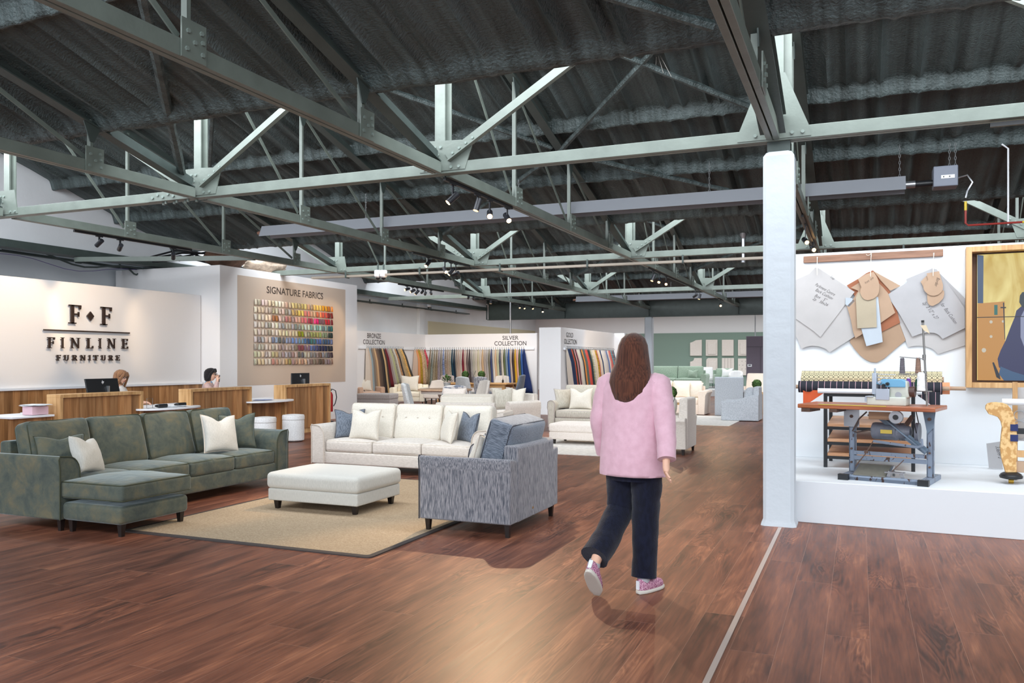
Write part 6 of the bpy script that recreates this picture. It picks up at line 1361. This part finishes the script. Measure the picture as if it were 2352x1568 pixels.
# --- seated staff
def office_chair(t_loc,yaw,label):
    t=thing('office_chair',label,'chair',t_loc,yaw); m=MB(); m.rbox((0,0,.44),(.46,.46,.07),.03,n=3); m.build('seat',M['black'],t); m=MB(); m.rbox((0,-.25,.72),(.42,.06,.4),.025,n=3); m.build('backrest',M['black'],t); m=MB(); m.bar((0,-.25,.42),(0,-.25,.6),.05,.02,up=(0,1,0)); m.build('back_bar',M['black'],t)
    m=MB(); m.cyl((0,0,.06),(0,0,.41),.025); m.build('gas_lift',M['silverm'],t)
    for i in range(5): a=i*2*PI/5; m=MB(); m.bar((0,0,.08),(.27*math.cos(a),.27*math.sin(a),.05),.03,.025); m.ball((.27*math.cos(a),.27*math.sin(a),.03),.03,n=10,m=8); m.build('castor_leg',M['black'],t)
def seated(loc,yaw,label,hrot,hpitch,top,tmat,hair,phone=False,glasses=False):
    office_chair((loc[0],loc[1],0),yaw,'black office chair under the '+('phoning woman' if phone else 'fringed woman')+' behind the counters')
    t=thing('person',label,'person',(loc[0],loc[1],0),yaw)
    dz=top-1.30
    def z(v): return v+dz*(v-.48)/.82
    hc=Vector((0,.05,top-.115))
    N=[((0,0,.56),.11),((0,0,z(.72)),.10),((0,.01,z(.88)),.11),((0,.01,z(1.0)),.085),((0,.02,z(1.07)),.042),((hc.x,hc.y-.02,hc.z-.05),.045),
     ((.1,.05,.54),.08),((.1,.42,.52),.06),((.1,.44,.1),.04),((.1,.54,.05),.03),((-.1,.05,.54),.08),((-.1,.42,.52),.06),((-.1,.44,.1),.04),((-.1,.54,.05),.03)]
    E_=[(0,1),(1,2),(2,3),(3,4),(4,5),(0,6),(6,7),(7,8),(8,9),(0,10),(10,11),(11,12),(12,13)]
    sh=z(1.0)
    if phone: R_=[((.16,0,sh),.045),((.26,.16,sh-.2),.034),((.13,.2,sh+.08),.024)]
    else: R_=[((.16,0,sh),.045),((.24,.1,sh-.24),.034),((.16,.36,.78),.024)]
    L_=[((-.16,0,sh),.045),((-.24,.1,sh-.24),.034),((-.14,.36,.78),.024)]
    b=len(N); N+=R_; E_+=[(3,b),(b,b+1),(b+1,b+2)]; c=len(N); N+=L_; E_+=[(3,c),(c,c+1),(c+1,c+2)]
    if phone: hand_nodes(N,E_,b+2,R_[2][0],(-.35,-.1,.9),(-.2,.9,.2),.5)
    else: hand_nodes(N,E_,b+2,R_[2][0],(-.1,1,-.1),(-1,.1,.0),.3)
    hand_nodes(N,E_,c+2,L_[2][0],(.1,1,-.1),(1,0,0),.3)
    skin('body',N,E_,M['skin'],t)
    h,Mx=head(t,hc,R(hrot),R(hpitch))
    m=loft([(0,0,.5,.17,.13),(0,0,.6,.18,.14),(0,0,z(.8),.18,.135),(0,.005,z(.92),.19,.125),(0,.01,z(1.0),.165,.1),(0,.015,z(1.035),.10,.07),(0,.02,z(1.05),.06,.055)],30,.04,1); g=m.build('top',tmat,t,ang=80)
    for L,s in ((R_,1),(L_,2)): m=limb([(L[0][0],.068),(L[1][0],.056),(Vector(L[1][0]).lerp(Vector(L[2][0]),.92),.042)],seed=s); m.build('sleeve',tmat,g,ang=80)
    m=loft([(0,.02,.48,.17,.12),(0,.02,.6,.175,.13),(0,.0,.66,.16,.11)],24,.02,1); m2=m.build('trousers',nv,t,ang=80)
    for s in(-1,1): m=limb([((s*.09,.05,.55),.09),((s*.1,.40,.53),.075),((s*.1,.44,.46),.07),((s*.1,.44,.1),.055)],seed=s); m.build('trouser_leg',nv,m2,ang=80)
    for s in(-1,1): m=MB(); m.rbox((s*.1,.5,.035),(.08,.24,.06),.025,n=3); m.build('shoe',M['black'],t)
    m=hair(Mx) ; 
    if glasses:
        m=MB(); m.M=Mx
        for s in(-1,1): m.tube([(s*.033+.023*math.cos(a),.104,.016+.018*math.sin(a)) for a in [k*PI/8 for k in range(16)]],.0035,5,closed=True); m.tube([(s*.055,.1,.02),(s*.08,.04,.02),(s*.082,-.01,.01)],.003,5)
        m.tube([(-.01,.106,.02),(.01,.106,.02)],.003,5); m.build('glasses',M['black'],h)
    if phone:
        o=MB(); q=Vector(R_[2][0])+Vector((-.045,-.0,.05)); o.rbox((0,0,0),(.012,.07,.14),.005,n=2); o=o.build('phone',M['black'],None); 
        wm=Matrix.Translation((loc[0],loc[1],0))@Matrix.Rotation(yaw,4,'Z')@Matrix.Translation(q)@Matrix.Rotation(R(-18),4,'Y')
        o.matrix_world=wm; tag(o,'black mobile phone held to the ear of the dark-haired woman','phone')
    return t,h,Mx
def hairA(Mx):
    m=loft([(0,-.02,-.24,.07,.03),(0,-.03,-.2,.095,.06),(0,-.03,-.1,.1,.085),(0,-.03,-.0,.098,.098),(0,-.022,.05,.095,.103),(0,-.01,.09,.08,.09),(0,0,.118,.05,.06),(0,0,.128,.012,.015)],32,.12,6); m.v=[Mx@v for v in m.v]; o=m; 
    for s in(-1,1):
        f=limb([((s*.03,.075,.10),.02),((s*.06,.085,.045),.022),((s*.083,.055,-.05),.022),((s*.09,.035,-.16),.02),((s*.085,.03,-.25),.008)],n=10,seed=s); b=len(o.v); o.v+=[Mx@v for v in f.v]; o.f+=[tuple(b+i for i in q) for q in f.f]
    f=loft([(0,.06,.035,.062,.04),(0,.05,.07,.07,.05),(0,.03,.11,.05,.05)],20,.1,2); b=len(o.v); o.v+=[Mx@v for v in f.v]; o.f+=[tuple(b+i for i in q) for q in f.f]
    return o
def hairB(Mx):
    m=loft([(0,-.04,-.13,.07,.04),(0,-.045,-.11,.1,.065),(0,-.04,-.05,.103,.085),(0,-.032,.0,.1,.095),(0,-.022,.05,.096,.103),(0,-.012,.09,.083,.092),(0,0,.122,.055,.066),(0,0,.136,.012,.015)],32,.13,8); m.v=[Mx@v for v in m.v]
    for s in(-1,1):
        f=limb([((s*.02,.07,.112),.024),((s*.062,.065,.07),.026),((s*.086,.02,.02),.02),((s*.09,-.01,-.08),.018)],n=10,seed=s); b=len(m.v); m.v+=[Mx@v for v in f.v]; m.f+=[tuple(b+i for i in q) for q in f.f]
    return m
p=PX(271,872,-11.75); zt_=PX(271,850,-11.75).z
t1,h1,mx1=seated((p.x,p.y),R(-62),'person with brown fringed hair and glasses sitting behind the nearest monitor',-22,-16,zt_,cloth('cream_top',S(220,212,206),S(232,226,220),(40,40,40)),hairA,glasses=True)
hairA(mx1).build('hair',hairmat('light_brown_hair',(108,72,48),(160,116,82)),t1,ang=80)
p=PX(478,872,-11.7); zt_=PX(478,847,-11.7).z
t2,h2,mx2=seated((p.x,p.y),R(-58),'person with black bob and glasses on the phone, blush cardigan over blue collar',-8,-4,zt_,cloth('blush_cardigan',S(190,156,150),S(208,176,168),(40,40,40)),hairB,phone=True,glasses=True)
hairB(mx2).build('hair',hairmat('black_hair',(20,18,20),(44,38,38)),t2,ang=80)
m=MB(); m.M=mx2; m.lathe([(.06,-.165),(.075,-.15),(.05,-.12)],(0,-.03,0),20); m.build('collar',plain('blue_collar',S(120,170,206),.8),t2)
# ================================================================ SERVICES UNDER THE ROOF
def spotlight(p,aim,label,on=True,power=60,size=38,lens=6,r=.036,L=.15,col=(1,.71,.43),ztr=None,blend=.5):
    p=Vector(p); d=(Vector(aim)-p).normalized(); ztr=ztr or max(p.z+.09,3.46)
    t=thing('track_spotlight',label,'spotlight',(p.x,p.y,p.z),0,'black track spotlights under the trusses'); 
    m=MB(); m.cyl(-d*L*.5,d*L*.5,r,n=20); m.build('body',M['spot'],t,ang=50)
    m=MB(); m.cyl(d*(L*.5-.002),d*(L*.5+.003),r*.86,n=20); m.build('lens',plain('lamp_lens_on',(1,.8,.5),.3,emit=(1,.60,.26),es=lens) if on else M['black'],t)
    m=MB(); m.bar((0,0,0),(0,0,ztr-p.z-.02),.012,.03); m.build('bracket',M['spot'],t); m=MB(); m.cbox((0,0,ztr-p.z-.01),(.03,.12,.025)); m.build('adapter',M['black'],t)
    if on and power:
        l=bpy.data.lights.new('spot','SPOT'); l.energy=power; l.color=col; l.spot_size=R(size); l.spot_blend=blend; l.shadow_soft_size=.03
        o=bpy.data.objects.new('spot',l); SC.collection.objects.link(o); o.parent=t; o.location=d*(L*.5+.02); o.rotation_euler=d.to_track_quat('-Z','Y').to_euler()
def track(p,q,label):
    m=MB(); m.bar(p,q,.034,.034); o=m.build('lighting_track',M['black'],smooth=False); tag(o,label,'lighting track','lighting tracks under the trusses')
zt=3.47
track((-4.15,7.98,zt),(-4.15,9.86,zt),'black lighting track right of centre, carrying the brightest spotlight')
track((-11.0,9.0,zt),(-11.0,11.4,zt),'black lighting track above the reception counters')
track((-7.52,13.2,zt),(-7.52,15.6,zt),'black lighting track over the cream sofa area, just before the second girder')
track((-10.95,18.5,zt),(-10.95,21,zt),'black lighting track near the left sample wall'); track((-4.15,17.4,zt),(-4.15,23.3,zt),'black lighting track over the rear aisle')
track((-.72,11.9,zt),(-.72,15.2,zt),'black lighting track behind the front white column'); track((-10.95,22.2,zt),(-10.95,24.8,zt),'black lighting track in front of the middle sample wall'); track((-10.95,26.2,zt),(-10.95,29.6,zt),'black lighting track behind the middle sample wall, near the girder'); track((-4.15,26.8,zt),(-4.15,27.8,zt),'short black lighting track at the far end of the rear aisle')
track((1.0,7.9,3.46),(3.2,7.9,3.46),'black lighting track below the front girder, right of the column')
SP=[((1040,455),-4.15,(-6.6,6.4,.4),170,'leftmost spotlight on the centre track, glowing downward left'),((1097,470),-4.15,(-4.9,8.0,0),60,'upright spotlight second on the centre track'),
((1125,492),-4.15,(-1.75,3.95,0),400,'brightest spotlight on the centre track, shining at the viewer'),((1165,500),-4.15,(-1.2,6.8,0),60,'rightmost spotlight on the centre track, glowing'),
((228,558),-11,(-13,9.6,2.2),110,'left spotlight above the reception, aimed at the raised letters'),((276,568),-11,(-13,11.0,2.3),120,'upright spotlight second above the reception counters'),((398,588),-11,(-13,12.9,1.9),70,'third spotlight above the reception, below the purple cables'),
((1850,553),-.72,(.3,9.9,1.8),18,'dark angled spotlight just right of the front column'),((1867,571),-.72,(1.2,8.6,.6),18,'glowing spotlight just right of the front column'),
((983,605),-7.52,(-8.4,11.2,.5),70,'small glowing spotlight left of the second track'),((1022,620),-7.52,(-4.6,12,.3),60,'glowing spotlight in the cluster below the second girder'),((1036,624),-7.52,(-9.5,13,0.3),60,'dark spotlight right of the glowing cluster'),((1047,628),-7.52,(-12.5,16.5,2),110,'rightmost spotlight of the cluster below the second girder'),
((935,664),-10.95,(-12.5,15.5,2.1),60,'first of six black spotlights near the sample walls'),((948,668),-10.95,(-12.5,17.3,2.1),60,'second of six black spotlights near the sample walls'),((958,671),-10.95,(-12.5,18.6,1.4),40,'third of six black spotlights near the sample walls'),((970,670),-10.95,(-15.3,24,1.6),110,'fourth of six black spotlights near the sample walls'),((977,674),-10.95,(-15.3,26,1.6),110,'fifth of six black spotlights near the sample walls'),((990,673),-10.95,(-14,27.9,1.6),90,'sixth of six black spotlights near the sample walls'),
((1076,683),-10.95,(-14.2,28,1.7),90,'leftmost spotlight of the four before the middle sample wall'),((1088,685),-10.95,(-13.2,28,1.7),90,'second spotlight of the four before the middle sample wall'),((1114,688),-10.95,(-12.2,28,1.7),90,'third spotlight of the four before the middle sample wall'),((1127,692),-10.95,(-11,24.5,.6),60,'rightmost spotlight of the four before the middle sample wall'),
((1193,703),-10.95,(-9.5,25,0),70,'left of three dark spotlights above the gap to the gold wall'),((1203,705),-10.95,(-8.4,25.5,.2),40,'middle of three dark spotlights near the gold wall'),((1222,706),-10.95,(-8,26,.3),60,'right of three dark spotlights near the gold wall'),((1246,713),-10.95,(-9.4,26.5,.3),80,'glowing spotlight above the gold wall lettering'),
((1500,638),-4.15,(-5,16.7,.5),120,'leftmost dark spotlight over the rear aisle'),((1515,644),-4.15,(-4.4,14.5,.3),120,'second dark spotlight over the rear aisle'),((1530,650),-4.15,(-3,13.5,.5),70,'third dark spotlight over the rear aisle'),((1597,679),-4.15,(-7.5,25,1.5),150,'fourth spotlight over the rear aisle, in a group of three'),((1607,681),-4.15,(-4.8,23,.5),120,'fifth spotlight over the rear aisle, in a group of three'),((1655,700),-4.15,(-2.8,21.5,.5),60,'glowing single spotlight far down the rear aisle')]
ON={'shining','glowing','brightest'}
for (px,py),X_,aim,pw_,lb in SP:
    p=PX(px,py,X_); spotlight(p,aim,lb,True,pw_,lens=10 if ('glow' in lb or 'bright' in lb) else 2,size=60 if pw_>200 else 48)
# radiant heaters
def heater(x0,x1,y,z,label,box=True,chains=()):
    t=thing('tube_heater',label,'heater',(0,y,z)); m=MB(); hm=plain('heater_reflector',S(132,135,141),.4)
    m.sweep((x0,0,0),(x1,0,0),[(-.17,-.11),(-.165,-.11),(-.08,.075),(.08,.075),(.165,-.11),(.17,-.11),(.085,.085),(-.085,.085)]); m.build('reflector',hm,t,smooth=False)
    m=MB(); m.tube([(x1-.01,-.07,-.03),(x0-.02,-.07,-.03),(x0-.1,-.05,-.03),(x0-.13,0,-.03),(x0-.1,.05,-.03),(x0-.02,.07,-.03),(x1-.01,.07,-.03)],.035,10); m.build('burner_tube',plain('burner_tube',S(150,112,96),.35,metal=.5),t)
    for cx,cz in chains:
        m=MB(); n=int((cz-.08)/.045)
        for i in range(n):
            zz_=.08+i*.045; a=(i%2)*PI/2; m.tube([(cx+.011*math.cos(b)*math.cos(a),.011*math.cos(b)*math.sin(a),zz_+.028+.028*math.sin(b)) for b in [k*PI/4 for k in range(8)]],.0035,4,closed=True)
        m.build('chain',M['chain'],t)
    if box:
        m=MB(); m.cyl((x1,0,-.02),(x1+.12,0,-.02),.05,n=16); m.build('collar',M['silverm'],t); m=MB(); m.cyl((x1+.12,0,-.02),(x1+.36,0,-.02),.042,n=16); m.build('draught_tube',M['black'],t)
        m=MB(); m.box(x1+.33,x1+.62,-.14,.14,-.1,.17); m.build('burner_box',plain('box_grey',S(120,126,140),.5),t,bevel=.01)
        m=MB(); m.box(x1+.42,x1+.58,-.148,-.14,.0,.045); m.build('label_plate',M['white'],t)
        m=MB(); m.cyl((x1+.45,-.152,.022),(x1+.45,-.148,.022),.009,n=10);m.cyl((x1+.52,-.152,.022),(x1+.52,-.148,.022),.009,n=10); m.build('indicator',M['black'],t)
        m=MB(); m.tube([(x1+.62,0,.02),(x1+.74,0,.05),(x1+.8,0,-.05),(x1+.74,0,-.16),(x1+.72,0,-.25)],.012,8); m.build('gas_hose',M['silverm'],t)
    return t
heater(-10.2,.57,12.4,3.90,'long tube heater hung on chains across the second bay, burner box at its right end',chains=[(.5,.56),(1.1,.5),(1.17,.5),(-2.05,.56),(-5.1,.56),(-8.0,.56)])
heater(-9.4,1.5,28.4,3.72,'far tube heater below the rear saw-tooth slope, above the plate girder',False,chains=[(-6,.5),(-2,.5)])
red=plain('red_gas_pipe',S(150,50,44),.4); yel=plain('yellow_tape_b',S(220,190,60),.5)
t=thing('gas_pipe','thin red gas pipe with yellow tape hanging beside the tube heater','pipe',(0,12.5,0)); m=MB(); m.tube([(1.30,0,3.62),(1.30,0,3.33),(1.33,0,3.30),(3.6,0,3.31)],.014,8); m.build('pipe_run',red,t); m=MB(); m.cyl((1.30,0,3.50),(1.30,0,3.62),.017,n=10); m.cyl((1.95,0,3.303),(2.03,0,3.303),.0155,n=10); m.build('tape_marking',yel,t)
t=thing('junction_box','dark junction box with white conduit drop above the red gas pipe','junction box',(1.72,12.75,4.42)); m=MB(); m.cbox((0,0,.03),(.14,.06,.1)); m.build('box_body',M['black'],t,bevel=.004); m=MB(); m.tube([(.03,-.03,-.03),(.1,-.05,-.1),(.1,-.05,-1.12)],.012,6); m.build('conduit',M['white'],t)
# flue
t=thing('flue_pipe','short silver flue pipe hanging below the slope left of the front column','flue',PY(1707,540,20.6)); m=MB(); m.lathe([(.1,.22),(.09,.0),(.05,-.06),(.045,-.1),(.045,-.62)],n=16); m.v=[v for v in m.v]; m.build('duct',M['silverm'],t); m=MB(); m.lathe([(.055,-.66),(.055,-.60)],n=16); m.build('collar',M['alu'],t)
# cable trays
def tray(p,q,label,hang=0.12,step=1.2,w=.1,mat=None,side=(0,0,1)):
    p=Vector(p);q=Vector(q); t=thing('cable_tray',label,'cable tray',(0,0,0),0,'cable trays and brackets'); mat=mat or M['alu']; m=MB(); m.sweep(p,q,[(-w/2,-.02),(w/2,-.02),(w/2,.025),(w/2-.004,.025),(w/2-.004,-.014),(-w/2+.004,-.014),(-w/2+.004,.025),(-w/2,.025)]); m.build('channel',mat,t,smooth=False)
    L=(q-p).length; n=max(1,int(L/step))
    for i in range(n):
        c=p+(q-p)*((i+.5)/n); m=MB(); m.bar(c+Vector((0,-.06,-.02)),c+Vector((0,-.06,hang)),.03,.03); m.bar(c+Vector((0,-.07,-.03)),c+Vector((0,.07,-.03)),.03,.015); m.build('bracket',M['steeld'],t)
a=PY(900,630,15.62); b=PY(1752,597,15.62); tray((-11.5,15.62,a.z),(3.5,15.62,(a.z+b.z)/2),'perforated cable tray below the second girder',step=1.7,mat=plain('warm_galv',S(150,140,128),.4,metal=.3))
a=PX(822,678,-15.3); b=PX(1085,714,-15.3); tray((-15.5,a.y,3.5),(-15.5,b.y,3.5),'dark cable tray along the upper left wall past the swatch wall',.1,2.0,.16,M['steeld'])
a=PX(0,575,-15.25); b=PX(330,622,-15.25); tray((-15.25,a.y,a.z),(-15.25,b.y,b.z),'dark cable tray on brackets above the reception wall',.1,2.0,.1,M['steeld'])
a=PX(185,597,-14.3); b=PX(430,570,-11.2); m=MB(); m.bar((-14.45,a.y,3.52),(-10.98,a.y+1.2,3.52),.07,.09); o=m.build('strut',M['steel']); tag(o,'green steel strut crossing above the reception cables','strut')
m=MB(); m.sweep(PX(0,540,-15.1),PX(360,582,-15.1),[(-.09,-.09),(.09,-.09),(.09,.09),(-.09,.09)]); o=m.build('wall_beam',M['steeld']); tag(o,'dark green beam along the upper left wall above the cables','beam')
tray((-14,33.5,3.75),(4,33.5,3.75),'thin cable tray across the rear hall, nearest the girder',.21,2.2,.08,M['steeld']); tray((-14,37.5,3.72),(4,37.5,3.72),'thin cable tray across the rear hall, nearest the sage wall',.24,2.2,.08,M['steeld'])
for i,(p,q,rr_,c,lb) in enumerate([((40,568),(420,598),.02,'steeld','thick black cable drooping above the reception wall'),((0,582),(440,600),.006,'pur','thin purple cable drooping above the reception wall'),((250,560),(330,620),.02,'steeld','dark cable slanting down behind the signature wall top')]):
    if c=='pur': M['pur']=plain('purple_cable',S(96,72,140),.5)
    a=PX(*p,-15.0);b=PX(*q,-14.8); m=MB(); m.tube([a.lerp(b,k/14)+Vector((0,0,-.28*math.sin(PI*k/14)+.05*math.sin(k))) for k in range(15)],rr_,6); o=m.build('cable',M[c]); tag(o,lb,'cable')
rr=random.Random(4); m=MB()
for i in range(9):
    y=14.2+rr.uniform(-.2,.5); m.tube([(-13.2-rr.uniform(0,1),y-1.2,3.62),(-13.4,y-.6,3.66+rr.uniform(0,.2)),(-13.2,y,3.60+rr.uniform(0,.3)),(-13.0,y+.5,3.6)],.022,6)
o=m.build('cable_bundle',M['black']); o['kind']='stuff'; tag(o,'tangle of black cables lying on the signature wall top','cables')
def lump(px0,px1,X_,z,h,col,label):
    a=PX(px0,600,X_);b=PX(px1,600,X_); mt=plain('insulation',S(*col),.95,noise_amt=.35,nscale=9,bump=1,bscale=22); m=MB()
    L=(b.y-a.y)/2
    m.ball((0,0,h*.5),.35,L,h*.52,n=36,m=20,fn=lambda v:v*(1+.28*noise.noise(v*5)+.14*noise.noise(v*14))); o=m.build('insulation_roll',mt,ang=80); o.location=(X_,(a.y+b.y)/2,z+.02); tag(o,label,'insulation')
lump(478,556,-12.95,3.53,.42,(92,66,52),'brown rolled insulation on top of the signature wall corner'); lump(566,645,-12.95,3.53,.34,(176,158,140),'pale fluffy insulation on top of the signature wall')
a=PX(541,598,-14.0); t=thing('alarm_box','small orange box standing above the brown insulation','box',(a.x,a.y,3.53)); m=MB(); m.cbox((0,0,.2),(.1,.26,.36)); m.build('case',plain('orange_box',S(226,90,40),.5),t,bevel=.01); m=MB(); m.cyl((0,0,.38),(0,0,.9),.012,n=6); m.build('conduit',M['black'],t); m=MB(); m.box(-.04,.04,-.1,.1,0,.03); m.build('foot',M['black'],t)
# cctv
for i,(px,py,Y_,lb) in enumerate([(868,628,15.62,'left white dome camera under the perforated cable tray'),(881,628,15.62,'right white dome camera under the perforated cable tray'),(985,700,24,'small white dome camera on the upper left wall')]):
    p=PY(px,py,Y_) if i<2 else PX(px,py,-15.35); t=thing('dome_camera',lb,'camera',p); m=MB(); m.lathe([(.07,.07),(.08,.05),(.08,-.06),(.05,-.09)],n=16); m.build('housing',M['white'],t); m=MB(); m.ball((0,0,-.09),.05,n=14,m=10); m.build('lens_dome',M['black'],t); m=MB(); m.bar((0,0,.05),(0,0,.2),.03); m.build('mount',M['steeld'],t)
m=MB(); p=PY(1171,765,28.2); m.cyl((p.x,28.25,2.4),(p.x,28.25,4.55),.035,n=12); o=m.build('standpipe',M['alu']); tag(o,'grey vertical pipe rising behind the middle sample wall','pipe')
m=MB()
tq=PY(1512,112,10.2)
for k in range(4):
    m.tube([tq+Vector((.02*k-.06,0,.02)),tq+Vector((.03*k-.05,-.02,-.12)),tq+Vector((.1*(k-1.3),-.03,-.2-.06*k))],.003,4)
o=m.build('dead_twigs',plain('dry_twig',S(170,166,160),.9)); tag(o,'dry wispy twigs caught on a roof brace near the column','twigs')
